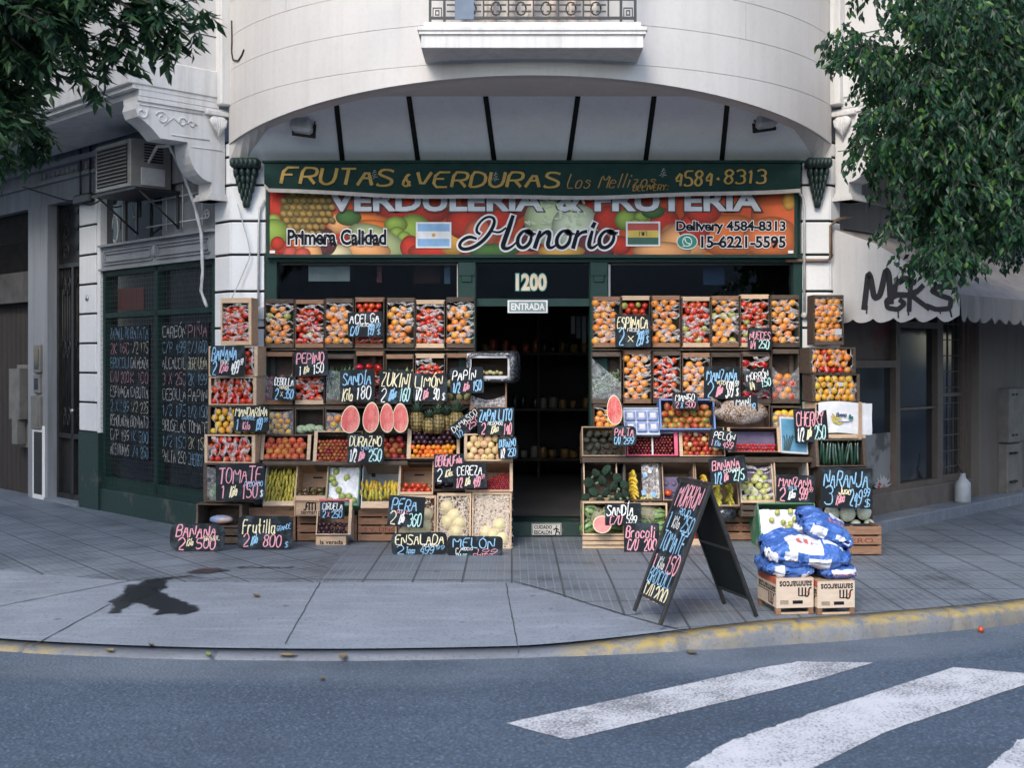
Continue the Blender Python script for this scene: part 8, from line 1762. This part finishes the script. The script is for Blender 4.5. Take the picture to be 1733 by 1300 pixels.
rg = random.Random(77)
def rv3(r): return Vector((rg.gauss(0, r), rg.gauss(0, r), rg.gauss(0, r)))
# ash on the left: drooping compound sprays hanging into the street corner
TA = thing('ash_tree', 'street ash with drooping feathery leaves over the grey side of the building', 'tree', (-5.6, -3.3, -.02)); items = []; twigs = MB()
def spray(p0, d, L, n_, dens=1):
    """one twig with pinnate leaves along it"""
    p = Vector(p0); d = Vector(d).normalized(); pts = [p.copy()]
    for i in range(n_):
        d = (d+Vector((0, 0, -.13))+rv3(.12)).normalized(); p = p+d*L/n_; pts.append(p.copy())
        for q in range(2):
            a = rg.uniform(0, 6.28); side = d.orthogonal().normalized(); r_ = (Matrix.Rotation(a, 3, d) @ side); rd = (r_*.9+d*.5+Vector((0, 0, -.45))+rv3(.15)).normalized(); rl = rg.uniform(.11, .18); up = Vector((0, 0, 1)); sd = rd.cross(up).normalized()
            for k in range(7):
                f = (k//2+1)/4; b = p+rd*rl*f; sg = 1 if k % 2 else -1; ld = (rd*.7+sd*sg*.75+Vector((0, 0, -.35))+rv3(.15)).normalized() if k < 6 else (rd+Vector((0, 0, -.3))).normalized()
                mi = 2 if rg.random() < .10 else (1 if rg.random() < .45 else 0); items.append((b, ld, rd.cross(ld)+rv3(.3) if False else ld.cross(up)+rv3(.35), rg.uniform(.075, .12), rg.uniform(.032, .048), mi))
    twigs.tube(pts, [.006*(1-.8*i/len(pts))+.0015 for i in range(len(pts))], 4)
for (px, py, d, r, n_) in ((40, 10, 7.4, 60, 14), (100, 0, 7.2, 50, 12), (160, -15, 7.2, 40, 9), (50, 80, 7.5, 50, 12), (10, 150, 7.8, 40, 10), (80, 110, 7.4, 34, 8), (110, 60, 7.2, 36, 8), (20, 200, 7.8, 30, 6), (60, 190, 7.6, 24, 4), (0, 245, 8.0, 20, 4), (200, -25, 7.0, 30, 6), (120, 30, 7.3, 36, 8), (0, 60, 7.6, 50, 12), (-60, 40, 7.6, 80, 14), (-60, 150, 7.8, 70, 10)):
    for _ in range(int(n_*1.35)):
        q = P(px-28+rg.gauss(0, r*.5), py-16+rg.gauss(0, r*.45), d-CAMD+rg.uniform(-.6, .8)); spray(q-Vector((.18, 0, -.1)), (.7, rg.uniform(-.5, .5), rg.uniform(-.4, .15)), .26, 3)
for (px, py, d, dx, dz, L) in ((215, -22, 6.9, 1, .05, .50), (215, -5, 6.9, 1, .02, .42), (200, 0, 7.0, 1, -.12, .42), (190, 15, 7.0, 1, -.28, .38), (180, 30, 7.1, .9, -.4, .32), (260, -20, 6.8, 1, .05, .36), (140, 60, 7.1, .9, -.15, .30), (120, 80, 7.2, .8, -.4, .28), (50, 190, 7.6, .9, -.1, .26), (40, 205, 7.7, .8, -.3, .24), (225, 5, 6.9, 1, -.25, .34)):
    spray(P(px-22, py, d-CAMD), (dx, rg.uniform(-.2, .2), dz), L, 5)
for _ in range(420):          # the rest of its crown, above and beyond the picture
    q = Vector((-5.6, -3.6, 5.9))+Vector((rg.gauss(0, 1.25), rg.gauss(0, 1.3), rg.gauss(0, .95)))
    if q.z < 4.05 or toPx(q)[0] > 150 and toPx(q)[1] > -40: continue
    spray(q, (rg.uniform(-1, 1), rg.uniform(-1, 1), rg.uniform(-.3, .4)), .5, 3)
leaf_mesh(items, 'crown', LA, TA)
part(twigs, 'twigs', M_bark, TA)['kind'] = 'stuff'
mb = MB(); mb.tube([(-5.6, -3.3, -.1), (-5.62, -3.3, 1.2), (-5.5, -3.35, 2.6), (-5.45, -3.45, 4.2), (-5.5, -3.5, 6)], [.2, .16, .14, .11, .05], 10); part(mb, 'trunk', M_bark, TA)
for pts in ([(-5.5, -3.35, 2.6), (-4.7, -3.9, 3.4), (-3.8, -4.4, 3.9), (-3.0, -4.7, 4.0)], [(-5.45, -3.45, 3.6), (-4.6, -4.2, 4.4), (-3.4, -4.8, 4.5), (-2.6, -5.0, 4.3)], [(-5.5, -3.35, 2.7), (-5.0, -3.9, 3.0), (-4.3, -4.3, 3.2), (-3.7, -4.4, 3.1)], [(-5.5, -3.5, 4.4), (-6.3, -3, 5.4), (-6.8, -2.8, 6.4)]):
    mb = MB(); mb.tube(pts, [.07, .05, .03, .012][:len(pts)], 7); part(mb, 'branch', M_bark, TA)
# ficus on the right: dense small glossy hanging leaves
TF = thing('ficus_tree', 'dense dark glossy ficus hanging over the graffiti awning', 'tree', (5.1, -2.5, 0)); items = []; twigs = MB()
def tuft(c, r, n_, down=.75):
    p0 = c+Vector((rg.gauss(0, r*.2), rg.gauss(0, r*.2), r*.5))
    for _ in range(max(2, n_//12)):
        d = Vector((rg.gauss(0, 1), rg.gauss(0, 1), -.35)).normalized(); p = p0+rv3(r*.25); pts = [p.copy()]
        for k in range(12):
            d = (d+Vector((0, 0, -.10))+rv3(.1)).normalized(); p = p+d*r*.13; 
            if k % 3 == 2: pts.append(p.copy())
            ld = (d*.5+Vector((0, 0, -down))+rv3(.45)).normalized(); mi = 2 if rg.random() < .11 else (1 if rg.random() < .4 else 0)
            items.append((p+rv3(.015), ld, ld.cross(Vector((rg.gauss(0, .6), -1, rg.gauss(0, .4)))), rg.uniform(.055, .085), rg.uniform(.028, .042), mi))
        twigs.tube(pts, .0018, 4)
FIC = [(1640, 40, 70, 34), (1700, 60, 70, 36), (1570, 30, 45, 18), (1535, 60, 32, 12), (1600, 110, 55, 26), (1680, 150, 70, 36), (1560, 150, 40, 20), (1515, 160, 30, 12), (1475, 150, 24, 8), (1440, 118, 20, 7), (1420, 100, 15, 5), (1465, 120, 16, 5), (1480, 180, 18, 6), (1600, 200, 60, 28), (1700, 230, 60, 32), (1550, 240, 42, 18), (1500, 225, 24, 8), (1475, 240, 16, 5), (1620, 290, 60, 30), (1700, 310, 55, 28), (1550, 300, 42, 20), (1500, 275, 26, 9), (1465, 285, 18, 6), (1452, 300, 12, 3), (1570, 360, 42, 20), (1640, 370, 52, 26), (1710, 380, 40, 16), (1535, 345, 24, 8), (1580, 420, 36, 15), (1620, 430, 40, 16), (1560, 400, 22, 7), (1570, 465, 24, 7), (1610, 470, 24, 7), (1690, 440, 26, 7), (1720, 430, 24, 7), (1545, 470, 12, 2), (1525, 10, 18, 5), (1478, 10, 12, 2), (1490, 405, 14, 2), (1655, 330, 60, 28), (1715, 130, 60, 26), (1740, 280, 60, 20), (1655, 250, 60, 26)]
for (px, py, r, n_) in FIC:
    for _ in range(int(n_*1.1)):
        d = 9.3+rg.uniform(-.7, 1.2); q = P(px+16+rg.gauss(0, r*.42), py-26+rg.gauss(0, r*.40), d-CAMD); tuft(q, .17, 36)
for _ in range(170):
    q = Vector((5.0, -2.3, 5.6))+Vector((rg.gauss(0, 1.0), rg.gauss(0, 1.2), rg.gauss(0, 1.0)))
    if q.z < 4.6 or (toPx(q)[0] < 1560 and toPx(q)[1] > -60): continue
    tuft(q, .32, 40)
leaf_mesh(items, 'crown', LF, TF, .18); part(twigs, 'twigs', M_bark, TF)['kind'] = 'stuff'
mb = MB(); mb.tube([(5.1, -2.5, -.1), (5.08, -2.5, 1.3), (5.0, -2.45, 2.5), (4.9, -2.4, 4.2), (4.8, -2.4, 6)], [.22, .18, .16, .12, .05], 10); part(mb, 'trunk', M_bark, TF)
for pts in ([(5.0, -2.45, 2.5), (4.4, -2.5, 3.2), (3.7, -2.5, 3.7), (3.1, -2.6, 3.9)], [(4.9, -2.45, 3.0), (4.4, -2.3, 3.3), (3.8, -2.3, 3.3), (3.3, -2.4, 3.2)], [(5.0, -2.45, 2.6), (4.6, -2.8, 2.9), (4.0, -2.9, 2.9), (3.6, -2.9, 2.7)], [(4.9, -2.4, 4.0), (5.6, -2.0, 5.0), (6.0, -1.6, 5.8)]):
    mb = MB(); mb.tube(pts, [.08, .05, .03, .012], 7); part(mb, 'branch', M_bark, TF)
# ------------------------------------------------------------------ fallen leaves and litter on the pavement
M_dry = pm('dry_leaf', (.22, .15, .07), .8, (.12, .10, .05), 12, rv=.3); M_fresh = pm('fallen_green_leaf', (.16, .24, .06), .7)
def litter(px, py, L, m, label, zoff=0, name='fallen_leaf'):
    g = G(px, py, zoff); z = pave_z(g.x, g.y) if g.y > curb_y(g.x) else RZ; mb = MB(); a = rg.uniform(0, 6); ca, sa = math.cos(a), math.sin(a); pts = []
    for k in range(8): t_ = k*math.pi/4; x, y_ = L*math.cos(t_), L*.45*math.sin(t_); pts.append((g.x+x*ca-y_*sa, g.y+x*sa+y_*ca, z+.010+.012*abs(math.sin(t_*1.5+a))))
    mb.add(pts+[(g.x, g.y, z+.006)], [(8, k, (k+1) % 8) for k in range(8)], 0, True); return solo(mb, name, m, label, 'leaf', (g.x, g.y, z))
litter(434, 1012, .05, M_dry, 'curled dry leaf alone on the concrete ramp', -.03); litter(186, 1104, .05, M_dry, 'dark curled leaf lying on the kerb edge near the yellow paint end', -.1); litter(256, 1097, .03, M_dry, 'tiny dry leaf just inside the kerb', -.1); litter(352, 1116, .045, M_fresh, 'green and brown leaf in the gutter below the ramp', -.12)
litter(488, 1112, .06, M_dry, 'pale dry leaf on the lip of the ramp', -.1); litter(580, 1119, .06, M_dry, 'long dry leaf in the gutter crack', -.12); litter(545, 1153, .03, M_dry, 'dry pale leaf on the asphalt near the gutter', -.12); litter(1170, 1108, .05, M_dry, 'brown leaf in the gutter by the chipped kerb', -.12)
mb = MB(); g = G(1660, 1071, RZ); mb.ball((g.x, g.y, RZ+.02), .022, 10, 7); solo(mb, 'squashed_tomato', KIND['tomato'].materials[0], 'small red tomato lying in the gutter under the far kerb', 'tomato', (g.x, g.y, RZ))
